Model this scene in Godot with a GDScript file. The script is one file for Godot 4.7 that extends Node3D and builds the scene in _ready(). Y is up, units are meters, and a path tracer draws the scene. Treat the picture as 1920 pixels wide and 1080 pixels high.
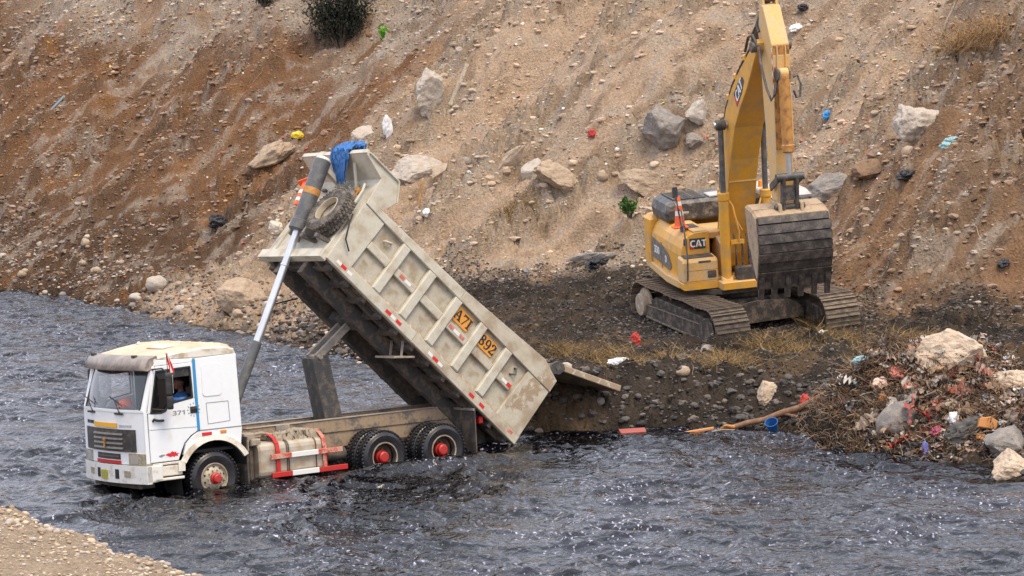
extends Node3D
# A raised dump truck tips its load into a dark river while an excavator waits on the far bank.
# World axes: x right, y up (water at 0), z towards the camera, metres.
# The bank is described along the shore: s runs along it, t runs inland.

const ALONG := Vector2(0.6899, 0.7239)
const INLAND := Vector2(0.7239, -0.6899)
const BANK_ORIGIN := Vector2(0, -28)
const SHORE := [-60, -3.6, -22.5, -3.5, -18.7, -3.3, -16.5, -4.3, -13.9, -4.75, -12.3, -5.2, -9.7, -6.0, -7.6, -6.9, -4, -7.2, -0.9, -8.4, 1.7, -9.0, 4.6, -9.9, 6, -10.35, 11, -13, 16, -16, 17.4, -16.2, 18.3, -15.4, 19.6, -13.8, 21, -12.9, 22.2, -12.7, 23.6, -13.7, 25.2, -14.3, 27.7, -14.1, 29.3, -15.1, 34, -16, 60, -16]
const TOE := [-60, -2.6, -23.6, -2.6, -14.2, -0.6, -5.8, -2.3, 2, -3.0, 3.7, -1.0, 6.5, 0.8, 9.4, 0.0, 16.4, -3.4, 20.4, -2.6, 30, -3.0, 60, -3.0]
const BENCH := [-60, 0.8, -23, 0.8, -14, 1.0, 2, 1.2, 16, 1.25, 20, 1.1, 30, 1.0, 60, 1.0]

var rng := RandomNumberGenerator.new()
var used := {}
var noises := {}


func _ready() -> void:
	rng.seed = 4711
	set_up_view()
	make_materials()
	build_ground()
	build_water()
	build_truck()
	build_excavator()
	build_rocks()
	build_litter()
	build_plants()
	build_scatter()


func set_up_view() -> void:
	var cam := Camera3D.new()
	cam.name = "camera"
	cam.fov = 12.327
	cam.near = 1.0
	cam.far = 600.0
	add_child(cam)
	var pitch := 0.0934
	var roll := 0.03
	var forward := Vector3(0, -sin(pitch), -cos(pitch))
	var up := Vector3(0, cos(pitch), -sin(pitch))
	var right := Vector3.RIGHT * cos(roll) - up * sin(roll)
	var top := Vector3.RIGHT * sin(roll) + up * cos(roll)
	cam.transform = Transform3D(Basis(right, top, -forward), Vector3(0, 8.4, 52))
	cam.current = true
	var env := Environment.new()
	var sky := Sky.new()
	var sm := ProceduralSkyMaterial.new()
	sm.sky_top_color = Color(0.84, 0.86, 0.93)
	sm.sky_horizon_color = Color(0.89, 0.90, 0.95)
	sm.sky_curve = 0.25
	sm.ground_bottom_color = Color(0.30, 0.26, 0.22)
	sm.ground_horizon_color = Color(0.60, 0.57, 0.53)
	sm.sun_angle_max = 1.0
	sky.sky_material = sm
	env.background_mode = Environment.BG_SKY
	env.sky = sky
	env.background_energy_multiplier = 1.0
	env.ambient_light_source = Environment.AMBIENT_SOURCE_SKY
	env.tonemap_mode = Environment.TONE_MAPPER_LINEAR
	env.tonemap_exposure = 2.0
	env.sdfgi_enabled = true
	env.ssao_enabled = true
	env.ssil_enabled = true
	var we := WorldEnvironment.new()
	we.name = "environment"
	we.environment = env
	add_child(we)
	var sun := DirectionalLight3D.new()
	sun.name = "sun"
	sun.light_energy = 0.5
	sun.light_angular_distance = 25.0
	sun.light_color = Color(1.0, 0.94, 0.85)
	sun.shadow_enabled = true
	add_child(sun)
	sun.transform = Transform3D(Basis(), Vector3.ZERO).looking_at(Vector3(-0.30, -1.0, -0.42), Vector3.UP)


# ---------------------------------------------------------------- naming and nodes

func numbered(parent: Node, called: String) -> String:
	var key := str(parent.get_instance_id()) + called
	var n: int = used.get(key, 0)
	used[key] = n + 1
	return called if n == 0 else "%s_%03d" % [called, n]


func tag(o: Node, label := "", category := "", group := "", kind := "") -> Node:
	if label:
		o.set_meta("label", label)
	if category:
		o.set_meta("category", category)
	if group:
		o.set_meta("group", group)
	if kind:
		o.set_meta("kind", kind)
	return o


func thing(called: String, label: String, category: String, place: Transform3D, group := "") -> Node3D:
	var o := Node3D.new()
	o.name = numbered(self, called)
	add_child(o, true)
	o.transform = place
	tag(o, label, category, group)
	return o


func part(parent: Node, called: String, shape, m: Material, place := Transform3D()) -> MeshInstance3D:
	var o := MeshInstance3D.new()
	o.name = numbered(parent, called)
	o.mesh = shape.done() if shape is Shape else shape
	o.material_override = m
	o.transform = place
	parent.add_child(o, true)
	return o


func solo(called: String, shape, m: Material, place: Transform3D, label: String, category: String, group := "") -> MeshInstance3D:
	var o := part(self, called, shape, m, place)
	tag(o, label, category, group)
	return o


func tipped(yaw: float, nose_down: float, roll: float) -> Basis:
	# x forward, y up, z to the vehicle's right; yaw 0 faces -x in the world
	var fw := Vector3(-cos(yaw), 0, sin(yaw))
	var lf := Vector3(sin(yaw), 0, cos(yaw))
	var f2 := fw * cos(nose_down) - Vector3.UP * sin(nose_down)
	var u2 := Vector3.UP * cos(nose_down) + fw * sin(nose_down)
	var u3 := u2 * cos(roll) - lf * sin(roll)
	var l3 := lf * cos(roll) + u2 * sin(roll)
	return Basis(f2, u3, -l3)


# ---------------------------------------------------------------- shape building

class Shape:
	var st := SurfaceTool.new()
	var group := 1
	var tint := Color.WHITE

	func _init() -> void:
		st.begin(Mesh.PRIMITIVE_TRIANGLES)

	func done() -> ArrayMesh:
		st.generate_normals()
		return st.commit()

	func put(p: Vector3, g: int) -> void:
		st.set_smooth_group(g)
		st.set_color(tint)
		st.set_uv(Vector2(p.x, p.y))
		st.add_vertex(p)

	func tri(a: Vector3, b: Vector3, c: Vector3, out: Vector3, g := -1) -> void:
		var n := (a - c).cross(a - b)
		put(a, g)
		if n.dot(out) >= 0:
			put(b, g)
			put(c, g)
		else:
			put(c, g)
			put(b, g)

	func quad(a: Vector3, b: Vector3, c: Vector3, d: Vector3, out: Vector3, g := -1) -> Shape:
		tri(a, b, c, out, g)
		tri(a, c, d, out, g)
		return self

	func box(c: Vector3, s: Vector3, bevel := 0.0, turn := Basis()) -> Shape:
		prism(PackedVector2Array([Vector2(-s.x, -s.y) / 2, Vector2(s.x, -s.y) / 2, Vector2(s.x, s.y) / 2, Vector2(-s.x, s.y) / 2]), -s.z / 2, s.z / 2, minf(bevel, minf(s.x, minf(s.y, s.z)) * 0.45), Transform3D(turn, c))
		return self

	func bar(a: Vector3, b: Vector3, wide: float, high: float, bevel := 0.0, up := Vector3.UP) -> Shape:
		# a box from a to b, `high` along up and `wide` across it
		var x := (b - a).normalized()
		var z := x.cross(up).normalized()
		var y := z.cross(x).normalized()
		return box((a + b) / 2, Vector3((b - a).length(), high, wide), bevel, Basis(x, y, z))

	func prism(poly: PackedVector2Array, z0: float, z1: float, bevel := 0.0, place := Transform3D()) -> Shape:
		var pts := poly.duplicate()
		var n := pts.size()
		var area := 0.0
		for i in n:
			area += pts[i].cross(pts[(i + 1) % n])
		if area < 0.0:
			pts.reverse()
		var inner := pts
		if bevel > 0.0:
			inner = PackedVector2Array()
			for i in n:
				var a := (pts[i] - pts[(i + n - 1) % n]).normalized()
				var b := (pts[(i + 1) % n] - pts[i]).normalized()
				var na := Vector2(-a.y, a.x)
				var nb := Vector2(-b.y, b.x)
				var m := (na + nb).normalized()
				inner.append(pts[i] + m * bevel / maxf(m.dot(na), 0.4))
		var rings := [[inner, z0], [pts, z0 + bevel], [pts, z1 - bevel], [inner, z1]] if bevel > 0.0 else [[pts, z0], [pts, z1]]
		for r in rings.size() - 1:
			for i in n:
				var j := (i + 1) % n
				var p0: PackedVector2Array = rings[r][0]
				var p1: PackedVector2Array = rings[r + 1][0]
				var d := pts[j] - pts[i]
				var out := place.basis * Vector3(d.y, -d.x, 0)
				if bevel > 0.0 and r != 1:
					out = out.normalized() + (place.basis * Vector3(0, 0, -1.0 if r == 0 else 1.0)).normalized()
				quad(place * Vector3(p0[i].x, p0[i].y, rings[r][1]), place * Vector3(p0[j].x, p0[j].y, rings[r][1]), place * Vector3(p1[j].x, p1[j].y, rings[r + 1][1]), place * Vector3(p1[i].x, p1[i].y, rings[r + 1][1]), out)
		var caps := Geometry2D.triangulate_polygon(inner)
		for i in range(0, caps.size(), 3):
			for side in [0, 1]:
				var z: float = z0 if side == 0 else z1
				tri(place * Vector3(inner[caps[i]].x, inner[caps[i]].y, z), place * Vector3(inner[caps[i + 1]].x, inner[caps[i + 1]].y, z), place * Vector3(inner[caps[i + 2]].x, inner[caps[i + 2]].y, z), place.basis * Vector3(0, 0, -1.0 if side == 0 else 1.0))
		return self

	func ring(profile: Array, origin: Vector3, axis: Vector3, sides := 20, from := 0.0, to := TAU, close := false) -> Shape:
		# turns [radius, along] pairs about the axis; a corner sharper than 35 degrees stays sharp
		var x := axis.normalized()
		var y := x.cross(Vector3.UP if absf(x.y) < 0.9 else Vector3.RIGHT).normalized()
		var z := x.cross(y)
		var last := Vector2.ZERO
		var count := profile.size()
		for k in (count if close else count - 1):
			var a: Vector2 = profile[k]
			var b: Vector2 = profile[(k + 1) % count]
			var dir := (b - a).normalized()
			if k > 0 and dir.dot(last) < 0.82:
				group += 1
			last = dir
			for i in sides:
				var t0 := from + (to - from) * i / sides
				var t1 := from + (to - from) * (i + 1) / sides
				var d0 := y * cos(t0) + z * sin(t0)
				var d1 := y * cos(t1) + z * sin(t1)
				var out := (d0 + d1) * dir.y - x * dir.x * 2.0
				var p := [origin + d0 * a.x + x * a.y, origin + d1 * a.x + x * a.y, origin + d1 * b.x + x * b.y, origin + d0 * b.x + x * b.y]
				if a.x < 1e-5:
					tri(p[0], p[2], p[3], out, group)
				elif b.x < 1e-5:
					tri(p[0], p[1], p[2], out, group)
				else:
					quad(p[0], p[1], p[2], p[3], out, group)
		group += 1
		return self

	func cyl(a: Vector3, b: Vector3, r0: float, r1 := -1.0, sides := 16, bevel := 0.0) -> Shape:
		if r1 < 0.0:
			r1 = r0
		var l := (b - a).length()
		if bevel > 0.0:
			return ring([Vector2(0, 0), Vector2(r0 - bevel, 0), Vector2(r0, bevel), Vector2(r1, l - bevel), Vector2(r1 - bevel, l), Vector2(0, l)], a, b - a, sides)
		return ring([Vector2(0, 0), Vector2(r0, 0), Vector2(r1, l), Vector2(0, l)], a, b - a, sides)

	func tube(pts: Array, r: float, sides := 8, r_end := -1.0) -> Shape:
		if r_end < 0.0:
			r_end = r
		var n := pts.size()
		var rows := []
		var side := Vector3.UP
		for i in n:
			var d: Vector3 = (pts[mini(i + 1, n - 1)] - pts[maxi(i - 1, 0)]).normalized()
			if i == 0:
				side = d.cross(Vector3.UP if absf(d.y) < 0.9 else Vector3.RIGHT).normalized()
			else:
				side = (side - d * side.dot(d)).normalized()
			var up := d.cross(side)
			var row := []
			for k in sides:
				var t := TAU * k / sides
				row.append(pts[i] + (side * cos(t) + up * sin(t)) * lerpf(r, r_end, float(i) / (n - 1)))
			rows.append(row)
		for i in n - 1:
			for k in sides:
				var k1 := (k + 1) % sides
				quad(rows[i][k], rows[i][k1], rows[i + 1][k1], rows[i + 1][k], rows[i][k] + rows[i][k1] - pts[i] * 2.0, group)
		for k in range(1, sides - 1):
			tri(rows[0][0], rows[0][k], rows[0][k + 1], pts[0] - pts[1])
			tri(rows[n - 1][0], rows[n - 1][k], rows[n - 1][k + 1], pts[n - 1] - pts[n - 2])
		group += 1
		return self

	func sheet(p: Array, nu: int, nv: int, out: Vector3, c := []) -> Shape:
		# a grid of (nu + 1) x (nv + 1) points, row by row, with a colour each if given
		for j in nv:
			for i in nu:
				var a := j * (nu + 1) + i
				var q := [a, a + 1, a + nu + 2, a + nu + 1]
				var n: Vector3 = (p[q[0]] - p[q[2]]).cross(p[q[0]] - p[q[1]])
				var order := [0, 1, 2, 0, 2, 3] if out == Vector3.ZERO or n.dot(out) >= 0 else [0, 2, 1, 0, 3, 2]
				for k in order:
					if c:
						tint = c[q[k]]
					put(p[q[k]], group)
		group += 1
		return self


func icosphere(times: int) -> Array:
	var f := (1.0 + sqrt(5.0)) / 2.0
	var v: Array = [Vector3(-1, f, 0), Vector3(1, f, 0), Vector3(-1, -f, 0), Vector3(1, -f, 0), Vector3(0, -1, f), Vector3(0, 1, f), Vector3(0, -1, -f), Vector3(0, 1, -f), Vector3(f, 0, -1), Vector3(f, 0, 1), Vector3(-f, 0, -1), Vector3(-f, 0, 1)]
	for i in v.size():
		v[i] = v[i].normalized()
	var t := [0, 11, 5, 0, 5, 1, 0, 1, 7, 0, 7, 10, 0, 10, 11, 1, 5, 9, 5, 11, 4, 11, 10, 2, 10, 7, 6, 7, 1, 8, 3, 9, 4, 3, 4, 2, 3, 2, 6, 3, 6, 8, 3, 8, 9, 4, 9, 5, 2, 4, 11, 6, 2, 10, 8, 6, 7, 9, 8, 1]
	for k in times:
		var mid := {}
		var nt := []
		for i in range(0, t.size(), 3):
			var m := []
			for e in 3:
				var a: int = t[i + e]
				var b: int = t[i + (e + 1) % 3]
				var key := Vector2i(mini(a, b), maxi(a, b))
				if not mid.has(key):
					mid[key] = v.size()
					v.append(((v[a] + v[b]) / 2.0).normalized())
				m.append(mid[key])
			nt.append_array([t[i], m[0], m[2], t[i + 1], m[1], m[0], t[i + 2], m[2], m[1], m[0], m[1], m[2]])
		t = nt
	return [v, t]


func noise(seed_: int, freq: float, octaves := 4, kind := FastNoiseLite.TYPE_SIMPLEX_SMOOTH) -> FastNoiseLite:
	var key := "%d %f %d %d" % [seed_, freq, octaves, kind]
	if not noises.has(key):
		var n := FastNoiseLite.new()
		n.seed = seed_
		n.frequency = freq
		n.noise_type = kind
		n.fractal_type = FastNoiseLite.FRACTAL_FBM if octaves > 1 else FastNoiseLite.FRACTAL_NONE
		n.fractal_octaves = octaves
		noises[key] = n
	return noises[key]


func rock(seed_: int, size: Vector3, times := 2, cuts := 6, rough := 0.12, sharp := true) -> ArrayMesh:
	# a lump cut by random planes: worn and round with few shallow cuts, blocky with many
	var r := RandomNumberGenerator.new()
	r.seed = seed_
	var ico := icosphere(times)
	var planes := []
	for i in cuts:
		planes.append([Vector3(r.randf_range(-1, 1), r.randf_range(-1, 1), r.randf_range(-1, 1)).normalized(), r.randf_range(0.5, 0.8)])
	var n := noise(seed_, 1.3, 3)
	var chips := noise(seed_ + 50, 3.2, 4)
	var pts: Array = ico[0].duplicate()
	for i in pts.size():
		var p: Vector3 = pts[i]
		for c in planes:
			var d: float = p.dot(c[0]) - c[1]
			if d > 0:
				p -= c[0] * d * 0.92
		p *= 1.0 + n.get_noise_3dv(p) * rough * 2.0
		if times > 2 and sharp:
			var q := p * Vector3(1, 1.3, 1)
			p *= 1.0 + 0.075 * chips.get_noise_3dv(q) - 0.16 * maxf(0.0, 0.12 - absf(n.get_noise_3dv(q * 1.4)))
		pts[i] = p * size * 0.5
	var sh := Shape.new()
	var t: Array = ico[1]
	for i in range(0, t.size(), 3):
		var a: Vector3 = pts[t[i]]
		var b: Vector3 = pts[t[i + 1]]
		var c: Vector3 = pts[t[i + 2]]
		sh.tri(a, b, c, a + b + c, -1 if sharp else 1)
	return sh.done()


# ---------------------------------------------------------------- materials

var M := {}


func srgb(c: Color) -> Color:
	return c.linear_to_srgb()


func plain(c: Color, rough := 0.7, metal := 0.0) -> StandardMaterial3D:
	var m := StandardMaterial3D.new()
	m.albedo_color = srgb(c)
	m.roughness = rough
	m.metallic = metal
	return m


func stained(base: Color, dirt: Color, amount: float, rough := 0.6, metal := 0.0, seed_ := 1, metres := 1.4, grain := 0.2) -> StandardMaterial3D:
	# paint or metal with blotches of dirt, laid on by position
	var size := 256
	var a := noise(seed_, 0.012, 5).get_seamless_image(size, size)
	var b := noise(seed_ + 7, 0.06, 4).get_seamless_image(size, size)
	var da := a.get_data()
	var db := b.get_data()
	var out := PackedByteArray()
	out.resize(size * size * 3)
	for i in size * size:
		var x := da[i] / 255.0 * 0.68 + db[i] / 255.0 * 0.32
		var k := smoothstep(1.0 - amount - 0.22, 1.0 - amount + 0.22, x)
		var c := base.lerp(dirt, k) * (1.0 - grain * 0.5 + grain * db[i] / 255.0)
		c = c.linear_to_srgb()
		out[i * 3] = int(clampf(c.r, 0, 1) * 255)
		out[i * 3 + 1] = int(clampf(c.g, 0, 1) * 255)
		out[i * 3 + 2] = int(clampf(c.b, 0, 1) * 255)
	var m := StandardMaterial3D.new()
	m.albedo_texture = ImageTexture.create_from_image(Image.create_from_data(size, size, false, Image.FORMAT_RGB8, out))
	m.uv1_triplanar = true
	m.uv1_scale = Vector3.ONE / metres
	m.roughness = rough
	m.metallic = metal
	return m


func grain_texture(seed_: int, size: int, low: float, pebbles: float) -> ImageTexture:
	var a := noise(seed_, 0.05, 5).get_seamless_image(size, size).get_data()
	var cell := FastNoiseLite.new()
	cell.seed = seed_
	cell.noise_type = FastNoiseLite.TYPE_CELLULAR
	cell.frequency = 0.09
	cell.cellular_return_type = FastNoiseLite.RETURN_CELL_VALUE
	var b := cell.get_seamless_image(size, size).get_data()
	var out := PackedByteArray()
	out.resize(size * size)
	for i in size * size:
		out[i] = int(clampf(low + (1.0 - low) * (a[i] / 255.0 * (1.0 - pebbles) + b[i] / 255.0 * pebbles), 0, 1) * 255)
	var im := Image.create_from_data(size, size, false, Image.FORMAT_L8, out)
	im.convert(Image.FORMAT_RGB8)
	return ImageTexture.create_from_image(im)


func bump_texture(seed_: int, size: int, freq: float, strength: float) -> ImageTexture:
	var im := noise(seed_, freq, 5).get_seamless_image(size, size)
	im.convert(Image.FORMAT_RGBA8)
	im.bump_map_to_normal_map(strength)
	return ImageTexture.create_from_image(im)


func foam_texture(size: int) -> ImageTexture:
	# dark water with torn white flecks; vertex colours say where the flecks show
	var ridged := FastNoiseLite.new()
	ridged.seed = 63
	ridged.noise_type = FastNoiseLite.TYPE_SIMPLEX_SMOOTH
	ridged.fractal_type = FastNoiseLite.FRACTAL_RIDGED
	ridged.fractal_octaves = 4
	ridged.frequency = 0.008
	var a := ridged.get_seamless_image(size, size).get_data()
	var b := noise(64, 0.024, 4).get_seamless_image(size, size).get_data()
	var out := PackedByteArray()
	out.resize(size * size * 3)
	for i in size * size:
		var k := smoothstep(0.645, 0.78, a[i] / 255.0 * 0.52 + b[i] / 255.0 * 0.48)
		out[i * 3] = int(lerpf(23.0, 216.0, k))
		out[i * 3 + 1] = int(lerpf(22.0, 216.0, k))
		out[i * 3 + 2] = int(lerpf(34.0, 230.0, k))
	return ImageTexture.create_from_image(Image.create_from_data(size, size, false, Image.FORMAT_RGB8, out))


func make_materials() -> void:
	var dust := Color(0.42, 0.33, 0.22)
	var mud := Color(0.20, 0.15, 0.10)
	M.white = stained(Color(0.80, 0.83, 0.85), Color(0.70, 0.68, 0.62), 0.20, 0.32, 0.0, 3, 2.6, 0.05)
	M.white_dirty = stained(Color(0.74, 0.73, 0.69), Color(0.46, 0.40, 0.31), 0.28, 0.5, 0.0, 4, 0.7, 0.12)
	M.white.clearcoat_enabled = true
	M.white.clearcoat = 0.4
	M.cream = stained(Color(0.74, 0.70, 0.62), dust, 0.4, 0.6, 0.0, 5, 1.5)
	M.roof_dust = stained(Color(0.55, 0.42, 0.285), Color(0.63, 0.535, 0.41), 0.45, 0.85, 0.0, 6, 2.0)
	M.visor = stained(Color(0.20, 0.175, 0.16), Color(0.36, 0.30, 0.25), 0.5, 0.45, 0.0, 8, 1.5)
	M.black = stained(Color(0.022, 0.022, 0.024), Color(0.10, 0.085, 0.07), 0.3, 0.5, 0.0, 9, 1.0)
	M.dark_lining = plain(Color(0.022, 0.021, 0.021), 0.9)
	M.grille = stained(Color(0.028, 0.028, 0.03), Color(0.10, 0.085, 0.07), 0.35, 0.5, 0.0, 10, 0.8)
	M.slat = stained(Color(0.17, 0.15, 0.13), Color(0.08, 0.065, 0.055), 0.4, 0.4, 0.4, 11, 0.6)
	M.rubber = stained(Color(0.014, 0.014, 0.018), Color(0.03, 0.028, 0.028), 0.4, 0.32, 0.0, 12, 0.8)
	M.dry_rubber = stained(Color(0.05, 0.046, 0.042), Color(0.22, 0.18, 0.14), 0.45, 0.85, 0.0, 13, 0.8)
	M.rim = stained(Color(0.46, 0.40, 0.30), mud, 0.35, 0.6, 0.2, 14, 0.6)
	M.red = stained(Color(0.52, 0.02, 0.018), Color(0.26, 0.06, 0.04), 0.32, 0.45, 0.0, 15, 0.7)
	M.faded_red = stained(Color(0.52, 0.06, 0.05), Color(0.55, 0.35, 0.24), 0.45, 0.6, 0.0, 16, 0.7)
	M.chassis = stained(Color(0.13, 0.115, 0.10), Color(0.33, 0.24, 0.155), 0.58, 0.75, 0.1, 17, 1.3)
	M.chassis_top = stained(Color(0.24, 0.22, 0.20), Color(0.40, 0.32, 0.24), 0.45, 0.7, 0.1, 18, 1.2)
	M.under = stained(Color(0.060, 0.054, 0.050), Color(0.15, 0.11, 0.08), 0.45, 0.85, 0.0, 19, 1.4)
	M.bed = stained(Color(0.54, 0.51, 0.42), Color(0.41, 0.345, 0.25), 0.36, 0.65, 0.0, 20, 1.5, 0.2)
	M.bed_dirty = stained(Color(0.50, 0.455, 0.36), Color(0.34, 0.265, 0.18), 0.42, 0.75, 0.0, 21, 1.9, 0.3)
	M.bed_bay = stained(Color(0.46, 0.42, 0.335), Color(0.31, 0.245, 0.165), 0.42, 0.75, 0.0, 46, 1.3, 0.28)
	M.bed_mud = stained(Color(0.34, 0.255, 0.17), Color(0.55, 0.50, 0.41), 0.36, 0.8, 0.0, 22, 0.7)
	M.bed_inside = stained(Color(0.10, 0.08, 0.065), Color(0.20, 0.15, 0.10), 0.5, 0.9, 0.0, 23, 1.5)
	M.tank = stained(Color(0.50, 0.46, 0.38), Color(0.42, 0.31, 0.20), 0.45, 0.55, 0.3, 24, 0.9)
	M.chrome = stained(Color(0.62, 0.63, 0.65), Color(0.50, 0.50, 0.50), 0.35, 0.30, 0.75, 25, 2.5)
	M.ram = stained(Color(0.085, 0.088, 0.092), Color(0.17, 0.16, 0.15), 0.4, 0.45, 0.1, 26, 0.9)
	M.steel_dark = stained(Color(0.07, 0.07, 0.07), Color(0.17, 0.14, 0.11), 0.4, 0.55, 0.3, 27, 0.8)
	M.yellow_plate = stained(Color(0.80, 0.42, 0.03), Color(0.5, 0.30, 0.08), 0.2, 0.5, 0.0, 28, 0.4)
	M.orange_plate = stained(Color(0.72, 0.30, 0.035), Color(0.45, 0.27, 0.12), 0.30, 0.6, 0.0, 29, 0.5)
	M.cat_yellow = stained(Color(0.74, 0.365, 0.04), Color(0.46, 0.30, 0.13), 0.42, 0.45, 0.0, 30, 1.6)
	M.cat_dusty = stained(Color(0.70, 0.41, 0.13), Color(0.56, 0.41, 0.23), 0.5, 0.7, 0.0, 31, 1.4)
	M.cat_rusty = stained(Color(0.52, 0.25, 0.06), Color(0.20, 0.085, 0.035), 0.38, 0.65, 0.0, 32, 0.7)
	M.track = stained(Color(0.11, 0.09, 0.075), Color(0.25, 0.185, 0.125), 0.5, 0.7, 0.2, 33, 0.6)
	M.track_frame = stained(Color(0.045, 0.038, 0.032), Color(0.17, 0.125, 0.09), 0.42, 0.75, 0.1, 34, 1.2)
	M.bucket = stained(Color(0.052, 0.044, 0.041), Color(0.15, 0.125, 0.105), 0.40, 0.5, 0.35, 35, 1.0)
	M.bucket_top = stained(Color(0.42, 0.31, 0.20), Color(0.22, 0.15, 0.11), 0.3, 0.85, 0.0, 36, 0.8)
	M.hood = stained(Color(0.05, 0.05, 0.052), Color(0.24, 0.21, 0.18), 0.35, 0.5, 0.0, 37, 1.2)
	M.pale_roof = stained(Color(0.52, 0.50, 0.47), Color(0.40, 0.34, 0.27), 0.4, 0.7, 0.0, 38, 1.2)
	M.lettering = plain(Color(0.02, 0.02, 0.02), 0.6)
	M.grey_lettering = plain(Color(0.24, 0.24, 0.25), 0.5)
	M.faint_lettering = plain(Color(0.42, 0.43, 0.45), 0.5)
	M.white_lettering = plain(Color(0.80, 0.80, 0.78), 0.6)
	M.red_print = plain(Color(0.62, 0.02, 0.02), 0.55)
	M.faint_red = stained(Color(0.55, 0.12, 0.10), Color(0.5, 0.34, 0.25), 0.4, 0.7, 0.0, 39, 0.3)
	M.white_print = plain(Color(0.74, 0.73, 0.70), 0.55)
	M.blue_stripe = plain(Color(0.03, 0.27, 0.55), 0.45)
	M.stripe_grey = stained(Color(0.13, 0.125, 0.12), Color(0.30, 0.23, 0.15), 0.35, 0.5, 0.0, 45, 0.8)
	M.badge = plain(Color(0.045, 0.045, 0.05), 0.5)
	M.amber = plain(Color(0.75, 0.24, 0.02), 0.3)
	M.orange = stained(Color(0.88, 0.12, 0.025), Color(0.72, 0.20, 0.10), 0.3, 0.6, 0.0, 40, 0.4)
	M.lens = stained(Color(0.50, 0.47, 0.36), Color(0.28, 0.25, 0.18), 0.45, 0.12, 0.35, 41, 0.25)
	M.plate = stained(Color(0.50, 0.45, 0.05), Color(0.16, 0.15, 0.05), 0.45, 0.5, 0.0, 43, 0.12)
	M.rear_rim = stained(Color(0.10, 0.085, 0.065), Color(0.22, 0.17, 0.11), 0.35, 0.6, 0.2, 44, 0.6)
	M.blue_cloth = stained(Color(0.04, 0.15, 0.42), Color(0.09, 0.22, 0.46), 0.4, 0.95, 0.0, 42, 0.5)
	M.canvas = stained(Color(0.36, 0.30, 0.23), Color(0.20, 0.16, 0.12), 0.4, 0.95, 0.0, 43, 0.4)
	M.skin = plain(Color(0.30, 0.15, 0.09), 0.6)
	var glass := StandardMaterial3D.new()
	glass.transparency = BaseMaterial3D.TRANSPARENCY_ALPHA
	glass.albedo_color = Color(0.36, 0.41, 0.44, 0.24)
	glass.roughness = 0.05
	glass.metallic_specular = 0.6
	M.glass = glass
	var dark_glass := plain(Color(0.012, 0.013, 0.015), 0.06)
	M.dark_glass = dark_glass
	var earth := StandardMaterial3D.new()
	earth.vertex_color_use_as_albedo = true
	earth.albedo_texture = grain_texture(51, 512, 0.55, 0.5)
	earth.normal_enabled = true
	earth.normal_texture = bump_texture(52, 512, 0.06, 9.0)
	earth.normal_scale = 1.0
	earth.uv1_triplanar = true
	earth.uv1_world_triplanar = true
	earth.uv1_scale = Vector3.ONE / 2.7
	earth.roughness = 0.95
	earth.metallic_specular = 0.25
	M.earth = earth
	var stones := StandardMaterial3D.new()
	stones.vertex_color_use_as_albedo = true
	stones.roughness = 0.75
	stones.metallic_specular = 0.3
	M.stones = stones
	var blades := StandardMaterial3D.new()
	blades.vertex_color_use_as_albedo = true
	blades.roughness = 0.9
	blades.metallic_specular = 0.2
	M.blades = blades
	var water := StandardMaterial3D.new()
	water.vertex_color_use_as_albedo = true
	water.albedo_texture = foam_texture(1024)
	water.roughness = 0.06
	water.metallic_specular = 0.5
	water.normal_enabled = true
	water.normal_texture = bump_texture(61, 1024, 0.012, 8.0)
	water.normal_scale = 1.0
	M.water = water


# ---------------------------------------------------------------- the ground

const S0 := -50.0
const S1 := 33.0
const T0 := -17.6
const T1 := 19.0
const STEP := 0.085
var heights := PackedFloat32Array()
var ns := 0
var nt := 0


func table(t: Array, s: float) -> float:
	for i in range(2, t.size(), 2):
		if s <= t[i]:
			return lerpf(t[i - 1], t[i + 1], clampf((s - t[i - 2]) / (t[i] - t[i - 2]), 0, 1))
	return t[t.size() - 1]


func smooth_table(t: Array, s: float, r: float) -> float:
	return (table(t, s - r) + table(t, s - r * 0.5) + table(t, s) * 2.0 + table(t, s + r * 0.5) + table(t, s + r)) / 6.0


func to_world(s: float, t: float) -> Vector2:
	return BANK_ORIGIN + ALONG * s + INLAND * t


func to_bank(x: float, z: float) -> Vector2:
	var p := Vector2(x, z) - BANK_ORIGIN
	return Vector2(p.dot(ALONG), p.dot(INLAND))


func base_height(s: float, t: float, ts: float, tt: float, ht: float) -> float:
	if t < ts:
		return maxf(-0.9, (t - ts) * 0.45)
	var l := maxf(tt - ts, 0.5)
	var y := ht * (1.0 - exp(-minf(t - ts, l) / (0.12 * l + 0.45)))
	var d := t - tt
	if d > -3.0:
		y += 0.78 * (d + sqrt(d * d + 1.0)) * 0.5
		# the slope ends in a nearly level crest
		var crest := 11.3 - clampf((s + 20.0) * 0.035, 0.0, 1.3)
		var over := y - crest
		y = minf(y, crest + 0.04 * maxf(over, 0.0)) if over > -0.3 else y
	var p := to_world(s, t)
	y += 1.15 * exp(-(((p.x - 7.6) / 1.5) ** 2 + ((p.y + 1.9) / 1.35) ** 2))
	y += 0.55 * exp(-(((p.x - 1.1) / 1.1) ** 2 + ((p.y + 5.1) / 0.9) ** 2))
	y += 0.40 * exp(-(((p.x - 3.4) / 2.1) ** 2 + ((p.y + 5.6) / 0.85) ** 2))
	y += 0.75 * exp(-(((p.x - 9.4) / 1.3) ** 2 + ((p.y + 0.9) / 1.5) ** 2))
	return y


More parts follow.
